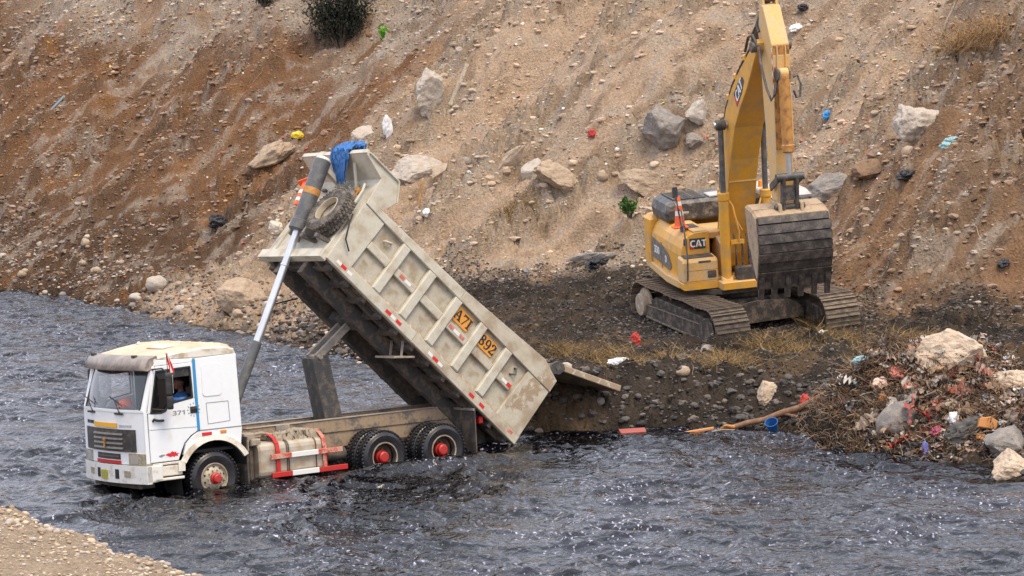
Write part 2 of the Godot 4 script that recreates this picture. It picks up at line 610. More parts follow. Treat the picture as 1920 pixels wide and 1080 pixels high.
func zone_color(s: float, t: float, d: float, y: float, above: float) -> Color:
	# what the ground is made of there
	var ss := s - 0.40 * t
	var w := noise(71, 0.16, 4).get_noise_2d(ss, t * 0.35)
	var band := smoothstep(-0.12, 0.22, noise(74, 0.42, 3).get_noise_2d(ss, t * 0.24) + 0.25 * w)
	var f := noise(72, 0.9, 5).get_noise_2d(ss * 1.7, t * 0.75)
	var g := noise(73, 0.35, 3).get_noise_2d(s, t)
	var tan_ := Color(0.60, 0.435, 0.30)
	var brown := Color(0.265, 0.138, 0.070)
	var rust := Color(0.335, 0.198, 0.112)
	var dark := Color(0.046, 0.037, 0.031)
	var k_left := smoothstep(-10.6, -13.4, s + w * 3.0 + g)
	var k_right := smoothstep(8.6, 12.4, s + w * 4.5 - clampf(d - 5.0, -4.0, 5.0) * 0.75 + g)
	var c := tan_.lerp(Color(0.46, 0.345, 0.24), band * 0.85).lerp(brown.lerp(Color(0.225, 0.13, 0.078), band), k_left).lerp(rust.lerp(Color(0.29, 0.19, 0.12), band), k_right)
	c = c.lerp(Color(0.48, 0.385, 0.30), k_left * smoothstep(8.8, 11.5, d + w * 3.0 + (s + 30.0) * 0.08))
	c = c.lerp(Color(0.13, 0.078, 0.048), k_left * smoothstep(4.2, 0.8, d + g * 1.8) * 0.85)
	c = c.lerp(Color(0.52, 0.44, 0.36), smoothstep(0.10, 0.42, f + w * 0.35) * 0.55)
	c = c.lerp(Color(0.20, 0.13, 0.085), smoothstep(0.16, 0.5, -f + w * 0.25) * 0.5)
	c = c.lerp(Color(0.36, 0.17, 0.06), smoothstep(0.25, 0.55, g) * (0.15 + 0.35 * k_left))
	var bench := smoothstep(0.9, -0.4, d + g * 1.2) * smoothstep(-1.5, 2.5, s + g)
	c = c.lerp(dark.lerp(Color(0.11, 0.085, 0.065), clampf(f + 0.4, 0, 1)), bench)
	c = c.lerp(Color(0.21, 0.135, 0.072), bench * smoothstep(0.05, 0.4, g + f * 0.3) * 0.6 * smoothstep(4.0, 9.0, s))
	c = c.lerp(Color(0.05, 0.04, 0.032), smoothstep(0.22, 0.0, above) * 0.75)
	return c


func build_ground() -> void:
	ns = int((S1 - S0) / STEP) + 1
	nt = int((T1 - T0) / STEP) + 1
	heights.resize(ns * nt)
	var colors := PackedColorArray()
	colors.resize(ns * nt)
	var verts := PackedVector3Array()
	verts.resize(ns * nt)
	var n_big := noise(81, 0.17, 3)
	var n_ridge := noise(82, 0.8, 3)
	var n_mid := noise(83, 0.75, 3)
	var n_small := noise(84, 2.3, 3)
	var n_fine := noise(85, 6.5, 2)
	var n_rough := noise(86, 0.28, 2)
	var n_step := noise(89, 0.55, 4)
	var n_band := noise(74, 0.42, 3)
	var n_gully := noise(90, 0.38, 3)
	var machine := Vector2(5.75, -14.29)
	var pad := to_bank(machine.x, machine.y)
	var pad_basis := tipped(1.9096, 0.0799, 0.0675)
	var pad_normal := pad_basis.y
	for i in ns:
		var s := S0 + i * STEP
		var wob := noise(87, 0.5, 3).get_noise_1d(s)
		var ts := smooth_table(SHORE, s, 0.7) + wob * 0.45
		var tt := smooth_table(TOE, s, 1.6) + noise(88, 0.25, 2).get_noise_1d(s) * 0.5
		var ht := smooth_table(BENCH, s, 2.0)
		for j in nt:
			var t := T0 + j * STEP
			var y := base_height(s, t, ts, tt, ht)
			var d := t - tt
			var p := to_world(s, t)
			var m := smoothstep(-0.5, 2.5, d)
			var rough := 0.25 + 1.25 * smoothstep(-0.12, 0.22, n_band.get_noise_2d(s - 0.4 * t, t * 0.24)) * (0.7 + n_rough.get_noise_2d(s, t)) + 0.5 * (1.0 - m)
			var above := y
			var land := smoothstep(-0.2, 0.25, t - ts)
			y += m * (n_big.get_noise_2d(s, t * 0.7) * 1.15 + n_ridge.get_noise_2d((s - 0.4 * t) * 1.2, t * 0.2) * 0.32 - 0.75 * maxf(0.0, 0.22 - absf(n_gully.get_noise_2d((s - 0.3 * t) * 0.9, t * 0.16))))
			var scarp := n_step.get_noise_2d((s - 0.2 * t) * 0.7, t)
			y += m * minf(rough, 1.2) * 0.34 * (smoothstep(-0.05, 0.05, scarp) + 0.8 * smoothstep(0.16, 0.22, scarp) - scarp * 1.6)
			y += (n_mid.get_noise_2d(s, t) * (0.26 - 0.02 * m) + n_small.get_noise_2d(s, t) * 0.19 * rough + n_fine.get_noise_2d(s, t) * 0.085 * rough) * (0.35 + 0.65 * land)
			# level, churned ground where the machine stands
			var q := Vector2(p.x - machine.x, p.y - machine.y)
			var k := smoothstep(4.6, 2.6, q.length())
			if k > 0.0:
				var flat := 0.91 - (pad_normal.x * q.x + pad_normal.z * q.y) / pad_normal.y + 0.27
				y = lerpf(y, flat + n_small.get_noise_2d(s, t) * 0.07, k)
			var at := i * nt + j
			heights[at] = y
			verts[at] = Vector3(p.x, y, p.y)
			colors[at] = zone_color(s, t, d, y, above)
	var normals := PackedVector3Array()
	normals.resize(ns * nt)
	var a3 := Vector3(ALONG.x, 0, ALONG.y)
	var i3 := Vector3(INLAND.x, 0, INLAND.y)
	for i in ns:
		var im := maxi(i - 1, 0) * nt
		var ip := mini(i + 1, ns - 1) * nt
		for j in nt:
			var gs := (heights[ip + j] - heights[im + j]) / (2.0 * STEP)
			var gt := (heights[i * nt + mini(j + 1, nt - 1)] - heights[i * nt + maxi(j - 1, 0)]) / (2.0 * STEP)
			normals[i * nt + j] = (Vector3.UP - a3 * gs - i3 * gt).normalized()
	var index := PackedInt32Array()
	for i in ns - 1:
		for j in nt - 1:
			var a := i * nt + j
			if heights[a] < -0.45 and heights[a + nt + 1] < -0.45:
				continue
			index.append_array([a, a + 1, a + nt, a + 1, a + nt + 1, a + nt])
	part_of_setting("hillside", grid_mesh(verts, normals, colors, index), M.earth)
	# everything beyond, down to the river bed, coarse
	var far_v := PackedVector3Array()
	var far_c := PackedColorArray()
	var nx := 101
	for i in nx:
		for j in nx:
			var s := -250.0 + i * 5.0
			var t := -250.0 + j * 5.0
			var y := base_height(s, t, smooth_table(SHORE, s, 2.0), smooth_table(TOE, s, 2.0), 1.0)
			if t < -24.0:
				y = minf(-1.3 + (-24.0 - t) * 0.24, 7.0)
			var p := to_world(s, t)
			var under := s > S0 - 3.0 and s < S1 + 3.0 and t > T0 - 3.0 and t < T1 + 3.0
			far_v.append(Vector3(p.x, y - (0.9 if under or t < T0 else 0.15), p.y))
			far_c.append(Color(0.27, 0.16, 0.09) if s < -10.0 else Color(0.36, 0.25, 0.165))
	var far_i := PackedInt32Array()
	for i in nx - 1:
		for j in nx - 1:
			var a := i * nx + j
			far_i.append_array([a, a + 1, a + nx, a + 1, a + nx + 1, a + nx])
	part_of_setting("ground", grid_mesh(far_v, PackedVector3Array(), far_c, far_i), M.earth)
	build_near_bank()


func grid_mesh(v: PackedVector3Array, n: PackedVector3Array, c: PackedColorArray, index: PackedInt32Array, uv := PackedVector2Array()) -> ArrayMesh:
	var arrays := []
	arrays.resize(Mesh.ARRAY_MAX)
	arrays[Mesh.ARRAY_VERTEX] = v
	if n.is_empty():
		n.resize(v.size())
		for k in range(0, index.size(), 3):
			var f := (v[index[k]] - v[index[k + 2]]).cross(v[index[k]] - v[index[k + 1]])
			for e in 3:
				n[index[k + e]] += f
		for k in n.size():
			n[k] = n[k].normalized() if n[k] != Vector3.ZERO else Vector3.UP
	arrays[Mesh.ARRAY_NORMAL] = n
	arrays[Mesh.ARRAY_COLOR] = c
	if not uv.is_empty():
		arrays[Mesh.ARRAY_TEX_UV] = uv
		var tangents := PackedFloat32Array()
		tangents.resize(v.size() * 4)
		for k in v.size():
			tangents[k * 4] = 1.0
			tangents[k * 4 + 3] = 1.0
		arrays[Mesh.ARRAY_TANGENT] = tangents
	arrays[Mesh.ARRAY_INDEX] = index
	var m := ArrayMesh.new()
	m.add_surface_from_arrays(Mesh.PRIMITIVE_TRIANGLES, arrays)
	return m


func part_of_setting(called: String, mesh: Mesh, m: Material) -> MeshInstance3D:
	var o := part(self, called, mesh, m)
	tag(o, "", "", "", "structure")
	return o


func ground_at(x: float, z: float) -> float:
	var b := to_bank(x, z)
	var fi := (b.x - S0) / STEP
	var fj := (b.y - T0) / STEP
	if fi < 0 or fj < 0 or fi >= ns - 1 or fj >= nt - 1:
		return near_height(x, z)
	var i := int(fi)
	var j := int(fj)
	var a := i * nt + j
	return lerpf(lerpf(heights[a], heights[a + 1], fj - j), lerpf(heights[a + nt], heights[a + nt + 1], fj - j), fi - i)


func slope_at(x: float, z: float) -> Vector3:
	var e := 0.12
	return Vector3(ground_at(x - e, z) - ground_at(x + e, z), 2.0 * e, ground_at(x, z - e) - ground_at(x, z + e)).normalized()


func near_edge(s: float) -> float:
	return -28.95 - clampf(s - 16.0, -4.0, 12.0) * 0.185 + noise(91, 0.5, 3).get_noise_1d(s) * 0.5


func near_height(x: float, z: float) -> float:
	var b := to_bank(x, z)
	var d := near_edge(b.x) - b.y
	if d < 0.0:
		return maxf(-0.8, d * 0.6)
	return 0.42 * (1.0 - exp(-d / 0.35)) + 0.10 * d + 0.04 * noise(92, 0.8, 3).get_noise_2d(x, z)


func build_near_bank() -> void:
	var v := PackedVector3Array()
	var c := PackedColorArray()
	var step := 0.07
	var n_s := int(24.0 / step)
	var n_t := int(11.0 / step)
	for i in n_s:
		for j in n_t:
			var s := 4.0 + i * step
			var t := -38.5 + j * step
			var p := to_world(s, t)
			var y := near_height(p.x, p.y) + noise(93, 3.0, 3).get_noise_2d(p.x, p.y) * 0.035
			v.append(Vector3(p.x, y, p.y))
			var f := noise(94, 1.4, 4).get_noise_2d(p.x, p.y)
			var k := Color(0.53, 0.405, 0.285).lerp(Color(0.42, 0.32, 0.225), clampf(0.5 + f, 0, 1))
			c.append(k.lerp(Color(0.16, 0.12, 0.09), smoothstep(0.10, -0.02, y)))
	var index := PackedInt32Array()
	for i in n_s - 1:
		for j in n_t - 1:
			var a := i * n_t + j
			index.append_array([a, a + 1, a + n_t, a + 1, a + n_t + 1, a + n_t])
	part_of_setting("near_bank", grid_mesh(v, PackedVector3Array(), c, index), M.earth)


# ---------------------------------------------------------------- the river

func build_water() -> void:
	var step := 0.074
	var n_s := int(100.0 / step)
	var t_far := -1.5
	var n_t := int(32.5 / step)
	var waves := [[noise(101, 0.40, 2), 0.105], [noise(102, 1.0, 2), 0.060], [noise(103, 2.3, 2), 0.046], [noise(107, 4.6, 1), 0.026]]
	var n_foam := noise(104, 0.30, 3)
	var n_fleck := noise(105, 2.6, 3)
	var n_spark := noise(106, 6.5, 2)
	var n_gust := noise(108, 0.42, 3)
	var v := PackedVector3Array()
	var c := PackedColorArray()
	var uv := PackedVector2Array()
	for i in n_s:
		var s := -58.0 + i * step
		for j in n_t:
			var t := t_far - j * step
			var p := to_world(s, t)
			var y := -0.03
			# the water lies calmer in the lee beyond the truck and piles up against its near side
			var lee := 1.0 - 0.5 * exp(-(((p.x + 2.5) / 3.5) ** 2 + ((p.y + 10.0) / 7.0) ** 2))
			var warp := n_foam.get_noise_2d(p.x, p.y) * 0.9
			var gust := 0.35 + 0.95 * smoothstep(-0.28, 0.22, n_gust.get_noise_2d(s * 0.45, t * 1.3))
			for w in waves:
				var h: float = w[0].get_noise_2d(p.x * 0.8 + warp, p.y + warp * 0.5)
				y += (1.0 - 1.7 * absf(h) if w[1] > 0.1 else h) * w[1] * lee * (1.0 if w[1] > 0.1 else gust)
			var along := Vector2(p.x + 2.0, p.y - 0.55).dot(Vector2(0.807, -0.59))
			var off := Vector2(p.x + 2.0, p.y - 0.55).dot(Vector2(0.59, 0.807))
			var wake := exp(-((along / 2.1) ** 2 + ((off - 0.10) / 0.45) ** 2))
			y += 0.29 * wake
			v.append(Vector3(p.x, y, p.y))
			uv.append(p / 2.6)
			var wide := n_foam.get_noise_2d(p.x * 0.8 + 40.0, p.y * 0.8)
			var fleck := n_fleck.get_noise_2d(p.x * 0.7, p.y)
			var spark := n_spark.get_noise_2d(p.x * 0.7, p.y)
			var foam := smoothstep(-0.10, 0.45, fleck * 0.5 + wide * 0.9 + spark * 0.25 + 0.35 * wake - 0.15 * (1.0 - lee) + 0.25 * (gust - 0.9))
			c.append(Color.WHITE * lerpf(0.12, 0.70, foam * foam))
	var index := PackedInt32Array()
	for i in n_s - 1:
		for j in n_t - 1:
			var a := i * n_t + j
			index.append_array([a, a + n_t, a + 1, a + 1, a + n_t, a + n_t + 1])
	part_of_setting("river_water", grid_mesh(v, PackedVector3Array(), c, index, uv), M.water)


# ---------------------------------------------------------------- the dump truck
# truck axes: x forward, y up from the tyres' lowest point, z to the truck's right; the camera sees its left side (z < 0)

var truck_place := Transform3D()


func vec2s(a: Array) -> PackedVector2Array:
	var out := PackedVector2Array()
	for i in range(0, a.size(), 2):
		out.append(Vector2(a[i], a[i + 1]))
	return out


func plan(poly: Array, y0: float, y1: float, bevel := 0.0, into: Shape = null) -> Shape:
	# an outline in x and z, raised from y0 to y1
	var sh: Shape = into if into else Shape.new()
	return sh.prism(vec2s(poly), y0, y1, bevel, Transform3D(Basis(Vector3.RIGHT, Vector3.BACK, Vector3.UP), Vector3.ZERO))


func across(poly: Array, x0: float, x1: float, bevel := 0.0, into: Shape = null) -> Shape:
	# an outline in z and y, drawn out from x0 to x1
	var sh: Shape = into if into else Shape.new()
	return sh.prism(vec2s(poly), x0, x1, bevel, Transform3D(Basis(Vector3.BACK, Vector3.UP, Vector3.RIGHT), Vector3.ZERO))


func side(poly: Array, z0: float, z1: float, bevel := 0.0, into: Shape = null) -> Shape:
	var sh: Shape = into if into else Shape.new()
	return sh.prism(vec2s(poly), z0, z1, bevel)


func rounded(x0: float, y0: float, x1: float, y1: float, r: float) -> Array:
	var out := []
	for c in [[x1 - r, y1 - r, 0.0], [x0 + r, y1 - r, 0.25], [x0 + r, y0 + r, 0.5], [x1 - r, y0 + r, 0.75]]:
		for k in 4:
			var t: float = (c[2] + k / 12.0) * TAU
			out.append_array([c[0] + cos(t) * r, c[1] + sin(t) * r])
	return out


func text_part(parent: Node, called: String, words: String, height: float, m: Material, place: Transform3D, serif := false, bold := true, stretch := 1.0) -> MeshInstance3D:
	var t := TextMesh.new()
	var f := SystemFont.new()
	f.font_names = PackedStringArray(["Droid Serif" if serif else "Droid Sans"])
	f.font_weight = 700 if bold else 400
	t.font = f
	t.font_size = 64
	t.pixel_size = height / 46.0
	t.depth = 0.006
	t.text = words
	var o := part(parent, called, t, m, place.scaled_local(Vector3(stretch, 1, 1)))
	return o


func nose(z: float, back := 0.0) -> float:
	# how far forward the cab front reaches: it bulges towards the middle
	return 1.62 - 0.17 * (z / 1.2) ** 2 - back


func front_band(z0: float, z1: float, y0: float, y1: float, out_: float, thick: float, lean := 0.0, steps := 10) -> Shape:
	# a curved piece that follows the cab front
	var sh := Shape.new()
	for layer in 2:
		var p := []
		for j in 2:
			for i in steps + 1:
				var z := lerpf(z0, z1, float(i) / steps)
				p.append(Vector3(nose(z) + (out_ if layer == 0 else out_ - thick) - lean * j, y0 if j == 0 else y1, z))
		sh.sheet(p, steps, 1, Vector3.RIGHT if layer == 0 else Vector3.LEFT)
	for j in 2:
		var p := []
		for k in 2:
			for i in steps + 1:
				var z := lerpf(z0, z1, float(i) / steps)
				p.append(Vector3(nose(z) + (out_ if k == 0 else out_ - thick) - lean * j, y0 if j == 0 else y1, z))
		sh.sheet(p, steps, 1, Vector3.DOWN if j == 0 else Vector3.UP)
	for z in [z0, z1]:
		var x := nose(z) + out_
		sh.quad(Vector3(x, y0, z), Vector3(x - thick, y0, z), Vector3(x - thick - lean, y1, z), Vector3(x - lean, y1, z), Vector3(0, 0, z - (z0 + z1) / 2))
	return sh


func tyre_shape(r: float, wide: float, rim: float, lugs: int) -> Shape:
	# along z, outer face at z = 0, going to z = wide
	var sh := Shape.new()
	var h := wide / 2
	sh.ring([Vector2(rim, 0.045), Vector2(rim + 0.02, 0.015), Vector2(rim + 0.05, 0.004), Vector2((r + rim) / 2 + 0.02, -0.012), Vector2(r - 0.075, 0.008), Vector2(r - 0.045, 0.02), Vector2(r - 0.024, 0.045), Vector2(r - 0.02, h), Vector2(r - 0.024, wide - 0.045), Vector2(r - 0.075, wide - 0.008), Vector2(rim, wide - 0.02), Vector2(rim - 0.03, h)], Vector3.ZERO, Vector3.BACK, 40, 0.0, TAU, true)
	for i in lugs:
		var t := TAU * i / lugs
		for k in 3:
			var z := wide * (0.17 + 0.33 * k)
			var tt := t + (0.5 if k == 1 else 0.0) * TAU / lugs
			var out := Vector3(cos(tt), sin(tt), 0)
			var along := Vector3(-sin(tt), cos(tt), 0)
			var skew: Vector3 = (along + Vector3.BACK * (0.5 if k != 1 else -0.5)).normalized()
			sh.box(out * (r - 0.016) + Vector3(0, 0, z), Vector3(TAU * r / lugs * 0.68, 0.036, wide * 0.24), 0.008, Basis(skew, out, skew.cross(out)))
	return sh


func wheel(parent: Node3D, at: Vector3, outside: float, rear: bool) -> void:
	# `outside` is -1 on the truck's left and +1 on its right
	var flip := Basis(Vector3.RIGHT, Vector3.UP, Vector3.BACK) if outside < 0 else Basis(Vector3.UP, PI)
	var root := Node3D.new()
	root.name = numbered(parent, "rear_wheel" if rear else "front_wheel")
	parent.add_child(root, true)
	root.transform = Transform3D(flip, at)
	part(root, "tyre", tyre_mesh, M.rubber, Transform3D(Basis(Vector3.BACK, rng.randf() * 0.3), Vector3.ZERO))
	if rear:
		part(root, "inner_tyre", tyre_mesh, M.rubber, Transform3D(Basis(), Vector3(0, 0, 0.36)))
	var rim := Shape.new()
	if rear:
		rim.ring([Vector2(0.30, 0.03), Vector2(0.285, 0.012), Vector2(0.27, 0.02), Vector2(0.262, 0.18), Vector2(0.20, 0.235), Vector2(0.0, 0.235)], Vector3.ZERO, Vector3.BACK, 32)
	else:
		rim.ring([Vector2(0.30, 0.03), Vector2(0.285, 0.012), Vector2(0.27, 0.02), Vector2(0.255, 0.055), Vector2(0.235, 0.062), Vector2(0.20, 0.03), Vector2(0.125, 0.0), Vector2(0.0, 0.0)], Vector3.ZERO, Vector3.BACK, 32)
	for i in 10:
		var t := TAU * i / 10
		if rear:
			rim.cyl(Vector3(cos(t) * 0.165, sin(t) * 0.165, 0.235), Vector3(cos(t) * 0.165, sin(t) * 0.165, 0.20), 0.016, 0.014, 6)
		else:
			rim.cyl(Vector3(cos(t) * 0.155, sin(t) * 0.155, 0.012), Vector3(cos(t) * 0.155, sin(t) * 0.155, -0.03), 0.016, 0.014, 6)
	part(root, "rim", rim, M.rear_rim if rear else M.rim)
	if rear:
		part(root, "rim_flange", Shape.new().ring([Vector2(0.302, 0.012), Vector2(0.298, 0.0), Vector2(0.278, 0.004), Vector2(0.276, 0.02)], Vector3.ZERO, Vector3.BACK, 32), M.rim)
	if not rear:
		var hole := Shape.new().cyl(Vector3(0, 0, 0.05), Vector3(0, 0, 0.030), 0.020, 0.020, 10).done()
		for i in 10:
			var t := TAU * (i + 0.5) / 10
			part(root, "vent_hole", hole, M.dark_lining, Transform3D(Basis(), Vector3(cos(t) * 0.212, sin(t) * 0.212, 0)))
	var hub := Shape.new()
	if rear:
		hub.ring([Vector2(0.14, 0.23), Vector2(0.135, 0.12), Vector2(0.115, 0.10), Vector2(0.11, 0.035), Vector2(0.085, 0.015), Vector2(0.0, 0.012)], Vector3.ZERO, Vector3.BACK, 24)
	else:
		hub.ring([Vector2(0.115, 0.01), Vector2(0.11, -0.035), Vector2(0.09, -0.05), Vector2(0.085, -0.11), Vector2(0.065, -0.125), Vector2(0.0, -0.127)], Vector3.ZERO, Vector3.BACK, 24)
	part(root, "hub", hub, M.red)


var tyre_mesh: ArrayMesh


func build_truck() -> void:
	truck_place = Transform3D(tipped(0.6314, -0.0122, 0.0555), Vector3(-6.4532, -0.3205, 0.8029))
	var t := thing("dump_truck", "white-cabbed dump truck standing in the river with its cream tipper bed raised", "truck", truck_place)
	tyre_mesh = tyre_shape(0.535, 0.30, 0.285, 44).done()
	build_cab(t)
	build_chassis(t)
	build_bed(t)
	build_truck_extras()


func build_cab(t: Node3D) -> void:
	# body shell behind the doors, both sides, with the wheel arch cut out
	var shell := Shape.new()
	for s in [-1.0, 1.0]:
		var z0: float = 1.16 * s
		var z1: float = 1.22 * s
		var lo := minf(z0, z1)
		var hi := maxf(z0, z1)
		# behind the door: pillar, sleeper side and the skirt above the arch
		side([0.30, 1.42, -0.635, 1.42, -0.59, 2.82, 0.355, 2.79], lo, hi, 0.012, shell)
		var arch := [0.30, 1.415, -0.64, 1.415, -0.60, 1.10]
		for k in 9:
			var a := lerpf(2.52, 0.72, k / 8.0)
			arch.append_array([cos(a) * 0.74, 0.49 + sin(a) * 0.74])
		arch.append_array([0.66, 1.0, 0.60, 1.20, 0.46, 1.33])
		side(arch, lo, hi, 0.006, shell)
		# the strip over the door and the front corner post
		side([1.20, 2.72, 0.355, 2.735, 0.356, 2.80, 1.16, 2.83], lo, hi, 0.008, shell)
		side([1.375, 0.90, 1.46, 0.90, 1.46, 1.88, 1.23, 2.72, 1.19, 2.72, 1.395, 1.88], lo, hi, 0.008, shell)
	shell.box(Vector3(-0.60, 2.0, 0), Vector3(0.05, 1.60, 2.34), 0.01)
	shell.box(Vector3(-0.55, 1.17, 0), Vector3(0.10, 0.2, 2.30), 0.01)
	part(t, "cab_shell", shell, M.white)
	# front: the curved lower face, lip under the windscreen, corner posts at the glass
	part(t, "front_panel", front_band(-1.21, 1.21, 0.88, 1.86, 0.0, 0.06), M.white)
	part(t, "windscreen_lip", front_band(-1.19, 1.19, 1.865, 1.91, 0.012, 0.07), M.white)
	var posts := Shape.new()
	for s in [-1.0, 1.0]:
		posts.bar(Vector3(nose(1.14) - 0.035, 1.90, 1.145 * s), Vector3(nose(1.12) - 0.285, 2.68, 1.125 * s), 0.12, 0.07, 0.02, Vector3.RIGHT)
	posts.box(Vector3(1.26, 2.70, 0), Vector3(0.10, 0.09, 2.2), 0.02)
	part(t, "windscreen_post", posts, M.white)
	var screen := Shape.new()
	var p := []
	for j in 5:
		for i in 13:
			var z := lerpf(-1.10, 1.10, i / 12.0)
			p.append(Vector3(nose(z) - 0.02 - 0.25 * j / 4.0 + 0.02 * sin(PI * j / 4.0), 1.90 + 0.78 * j / 4.0, z))
	screen.sheet(p, 12, 4, Vector3.RIGHT)
	part(t, "windscreen", screen, M.glass)
	for s in [-1.0, 1.0]:
		var seal := Shape.new()
		seal.bar(Vector3(nose(1.08) - 0.008, 1.91, 1.085 * s), Vector3(nose(1.08) - 0.262, 2.67, 1.085 * s), 0.025, 0.02, 0.0, Vector3.RIGHT)
		part(t, "windscreen_seal", seal, M.black)
	# roof: white sides, dusty top
	part(t, "roof_side", side([1.24, 2.735, 1.20, 2.87, 0.75, 2.935, 0.15, 2.99, -0.38, 2.975, -0.56, 2.92, -0.60, 2.80, 0.3, 2.795, 1.1, 2.81], -1.215, 1.215, 0.03), M.cream)
	var roof := side([1.20, 2.80, 1.08, 2.905, 0.70, 2.975, 0.18, 3.05, -0.30, 3.045, -0.48, 3.0, -0.575, 2.90, -0.58, 2.8], -1.20, 1.20, 0.10)
	var r := part(t, "roof", roof, M.roof_dust)
	var hatch := side([0.66, 2.985, 0.42, 3.02, 0.43, 3.04, 0.67, 3.005], -0.62, 0.02, 0.008)
	part(r, "roof_hatch", hatch, M.cream)
	var ridges := Shape.new()
	for k in 5:
		var z := -0.85 + k * 0.425
		ridges.bar(Vector3(0.15, 3.052, z), Vector3(-0.30, 3.046, z), 0.05, 0.016, 0.006)
	part(r, "roof_rib", ridges, M.roof_dust)
	# the sun visor
	var vis := Shape.new()
	var vp := []
	for j in 4:
		for i in 13:
			var z := lerpf(-1.21, 1.21, i / 12.0)
			var f := [[-0.12, 2.635], [-0.04, 2.66], [-0.16, 2.86], [-0.33, 2.915]][j] as Array
			vp.append(Vector3(nose(z) + f[0], f[1], z))
	vis.sheet(vp, 12, 3, Vector3(1, 0.3, 0))
	var vp2 := []
	for j in 2:
		for i in 13:
			var z := lerpf(-1.21, 1.21, i / 12.0)
			vp2.append(Vector3(nose(z) - (0.12 if j == 0 else 0.40), 2.635 if j == 0 else 2.72, z))
	vis.sheet(vp2, 12, 1, Vector3.DOWN)
	for s in [-1.21, 1.21]:
		vis.tri(Vector3(nose(s) - 0.12, 2.635, s), Vector3(nose(s) - 0.04, 2.66, s), Vector3(nose(s) - 0.40, 2.72, s), Vector3(0, 0, s))
		vis.quad(Vector3(nose(s) - 0.04, 2.66, s), Vector3(nose(s) - 0.16, 2.86, s), Vector3(nose(s) - 0.33, 2.915, s), Vector3(nose(s) - 0.40, 2.72, s), Vector3(0, 0, s))
	var v := part(t, "sun_visor", vis, M.visor)
	for z in [-0.72, 1.05]:
		part(v, "marker_lamp", Shape.new().box(Vector3(nose(z) - 0.235, 2.90, z), Vector3(0.09, 0.05, 0.11), 0.015), M.black)
	part(t, "roof_knob", Shape.new().cyl(Vector3(0.35, 3.02, 0.9), Vector3(0.35, 3.08, 0.9), 0.05, 0.03, 10, 0.01), M.cream)
	# doors
	for s in [-1.0, 1.0]:
		var lo: float = minf(1.165 * s, 1.228 * s)
		var hi: float = maxf(1.165 * s, 1.228 * s)
		var d := Shape.new()
		# below the window, stepping up behind the quarter light
		side([1.365, 0.91, 0.775, 0.91, 0.70, 1.08, 0.63, 1.22, 0.49, 1.345, 0.315, 1.43, 0.355, 2.05, 0.80, 1.99, 0.93, 1.94, 0.99, 1.85, 1.10, 1.815, 1.37, 1.83], lo, hi, 0.012, d)
		# window frame
		side([1.385, 1.84, 1.325, 1.84, 1.165, 2.625, 1.185, 2.71, 1.21, 2.71], lo, hi, 0.008, d)
		side([1.16, 2.63, 0.42, 2.66, 0.37, 2.73, 1.18, 2.71], lo, hi, 0.008, d)
		side([0.405, 2.055, 0.36, 2.055, 0.37, 2.725, 0.42, 2.655], lo, hi, 0.008, d)
		var door := part(t, "door", d, M.white)
		part(door, "window_deflector", side([1.17, 2.60, 0.44, 2.64, 0.44, 2.48, 1.10, 2.46], lo + 0.02, hi + 0.012 * s, 0.004), M.black)
		var rim := Shape.new()
		var o := [[1.315, 1.845], [1.16, 2.62], [0.43, 2.65], [0.405, 2.07], [0.80, 2.005], [0.94, 1.955], [1.0, 1.86], [1.10, 1.83]]
		for k in o.size():
			var a: Array = o[k]
			var b: Array = o[(k + 1) % o.size()]
			rim.bar(Vector3(a[0], a[1], 1.218 * s), Vector3(b[0], b[1], 1.218 * s), 0.03, 0.03, 0.0)
		part(door, "window_seal", rim, M.black)
		part(door, "quarter_light", side([1.31, 1.85, 1.16, 2.60, 0.84, 2.62, 0.86, 2.0, 0.95, 1.96, 1.01, 1.87, 1.10, 1.84], 1.185 * s - 0.004, 1.185 * s + 0.004), M.dark_glass if s < 0 else M.glass)
		part(door, "door_crease", Shape.new().bar(Vector3(1.36, 1.53, 1.2255 * s), Vector3(0.34, 1.50, 1.2255 * s), 0.012, 0.012, 0.003), M.grey_lettering)
		var hnd := Shape.new()
		hnd.box(Vector3(0.40, 1.83, 1.235 * s), Vector3(0.15, 0.13, 0.02), 0.008)
		hnd.box(Vector3(0.40, 1.845, 1.252 * s), Vector3(0.14, 0.05, 0.03), 0.01)
		part(door, "handle", hnd, M.black)
		part(door, "grab_handle", Shape.new().tube([Vector3(1.28, 1.69, 1.225 * s), Vector3(1.28, 1.73, 1.27 * s), Vector3(1.20, 1.70, 1.27 * s), Vector3(1.08, 1.69, 1.27 * s), Vector3(1.06, 1.69, 1.225 * s)], 0.024, 8), M.black)
	# left-side decals: figures, rays round the handle, red beast and the blue stripe
	var left := Basis()
	left = Basis(Vector3.LEFT, Vector3.UP, Vector3.FORWARD)
	text_part(t, "lettering", "371", 0.085, M.grey_lettering, Transform3D(left, Vector3(0.71, 1.80, -1.229)), false, true, 1.5)
	var ray := Shape.new().box(Vector3.ZERO, Vector3(0.03, 0.012, 0.004)).done()
	for k in 12:
		var a := TAU * k / 12.0
		part(t, "decal_ray", ray, M.lettering, Transform3D(Basis(Vector3.BACK, a), Vector3(0.40 + cos(a) * 0.125, 1.83 + sin(a) * 0.12, -1.2295)))
	var beast := Shape.new()
	beast.prism(vec2s([1.06, 1.035, 1.0, 1.065, 0.96, 1.06, 0.90, 1.095, 0.87, 1.07, 0.82, 1.08, 0.83, 1.05, 0.76, 1.045, 0.80, 1.025, 0.79, 0.99, 0.84, 1.005, 0.87, 0.98, 0.90, 1.0, 0.95, 0.985, 1.0, 1.01]), -1.233, -1.229)
	part(t, "red_decal", beast, M.red_print)
	part(t, "grey_decal", Shape.new().prism(vec2s([1.20, 1.03, 1.13, 1.05, 1.06, 1.045, 1.08, 1.025, 1.14, 1.0, 1.17, 1.0]), -1.232, -1.229), M.grey_lettering)
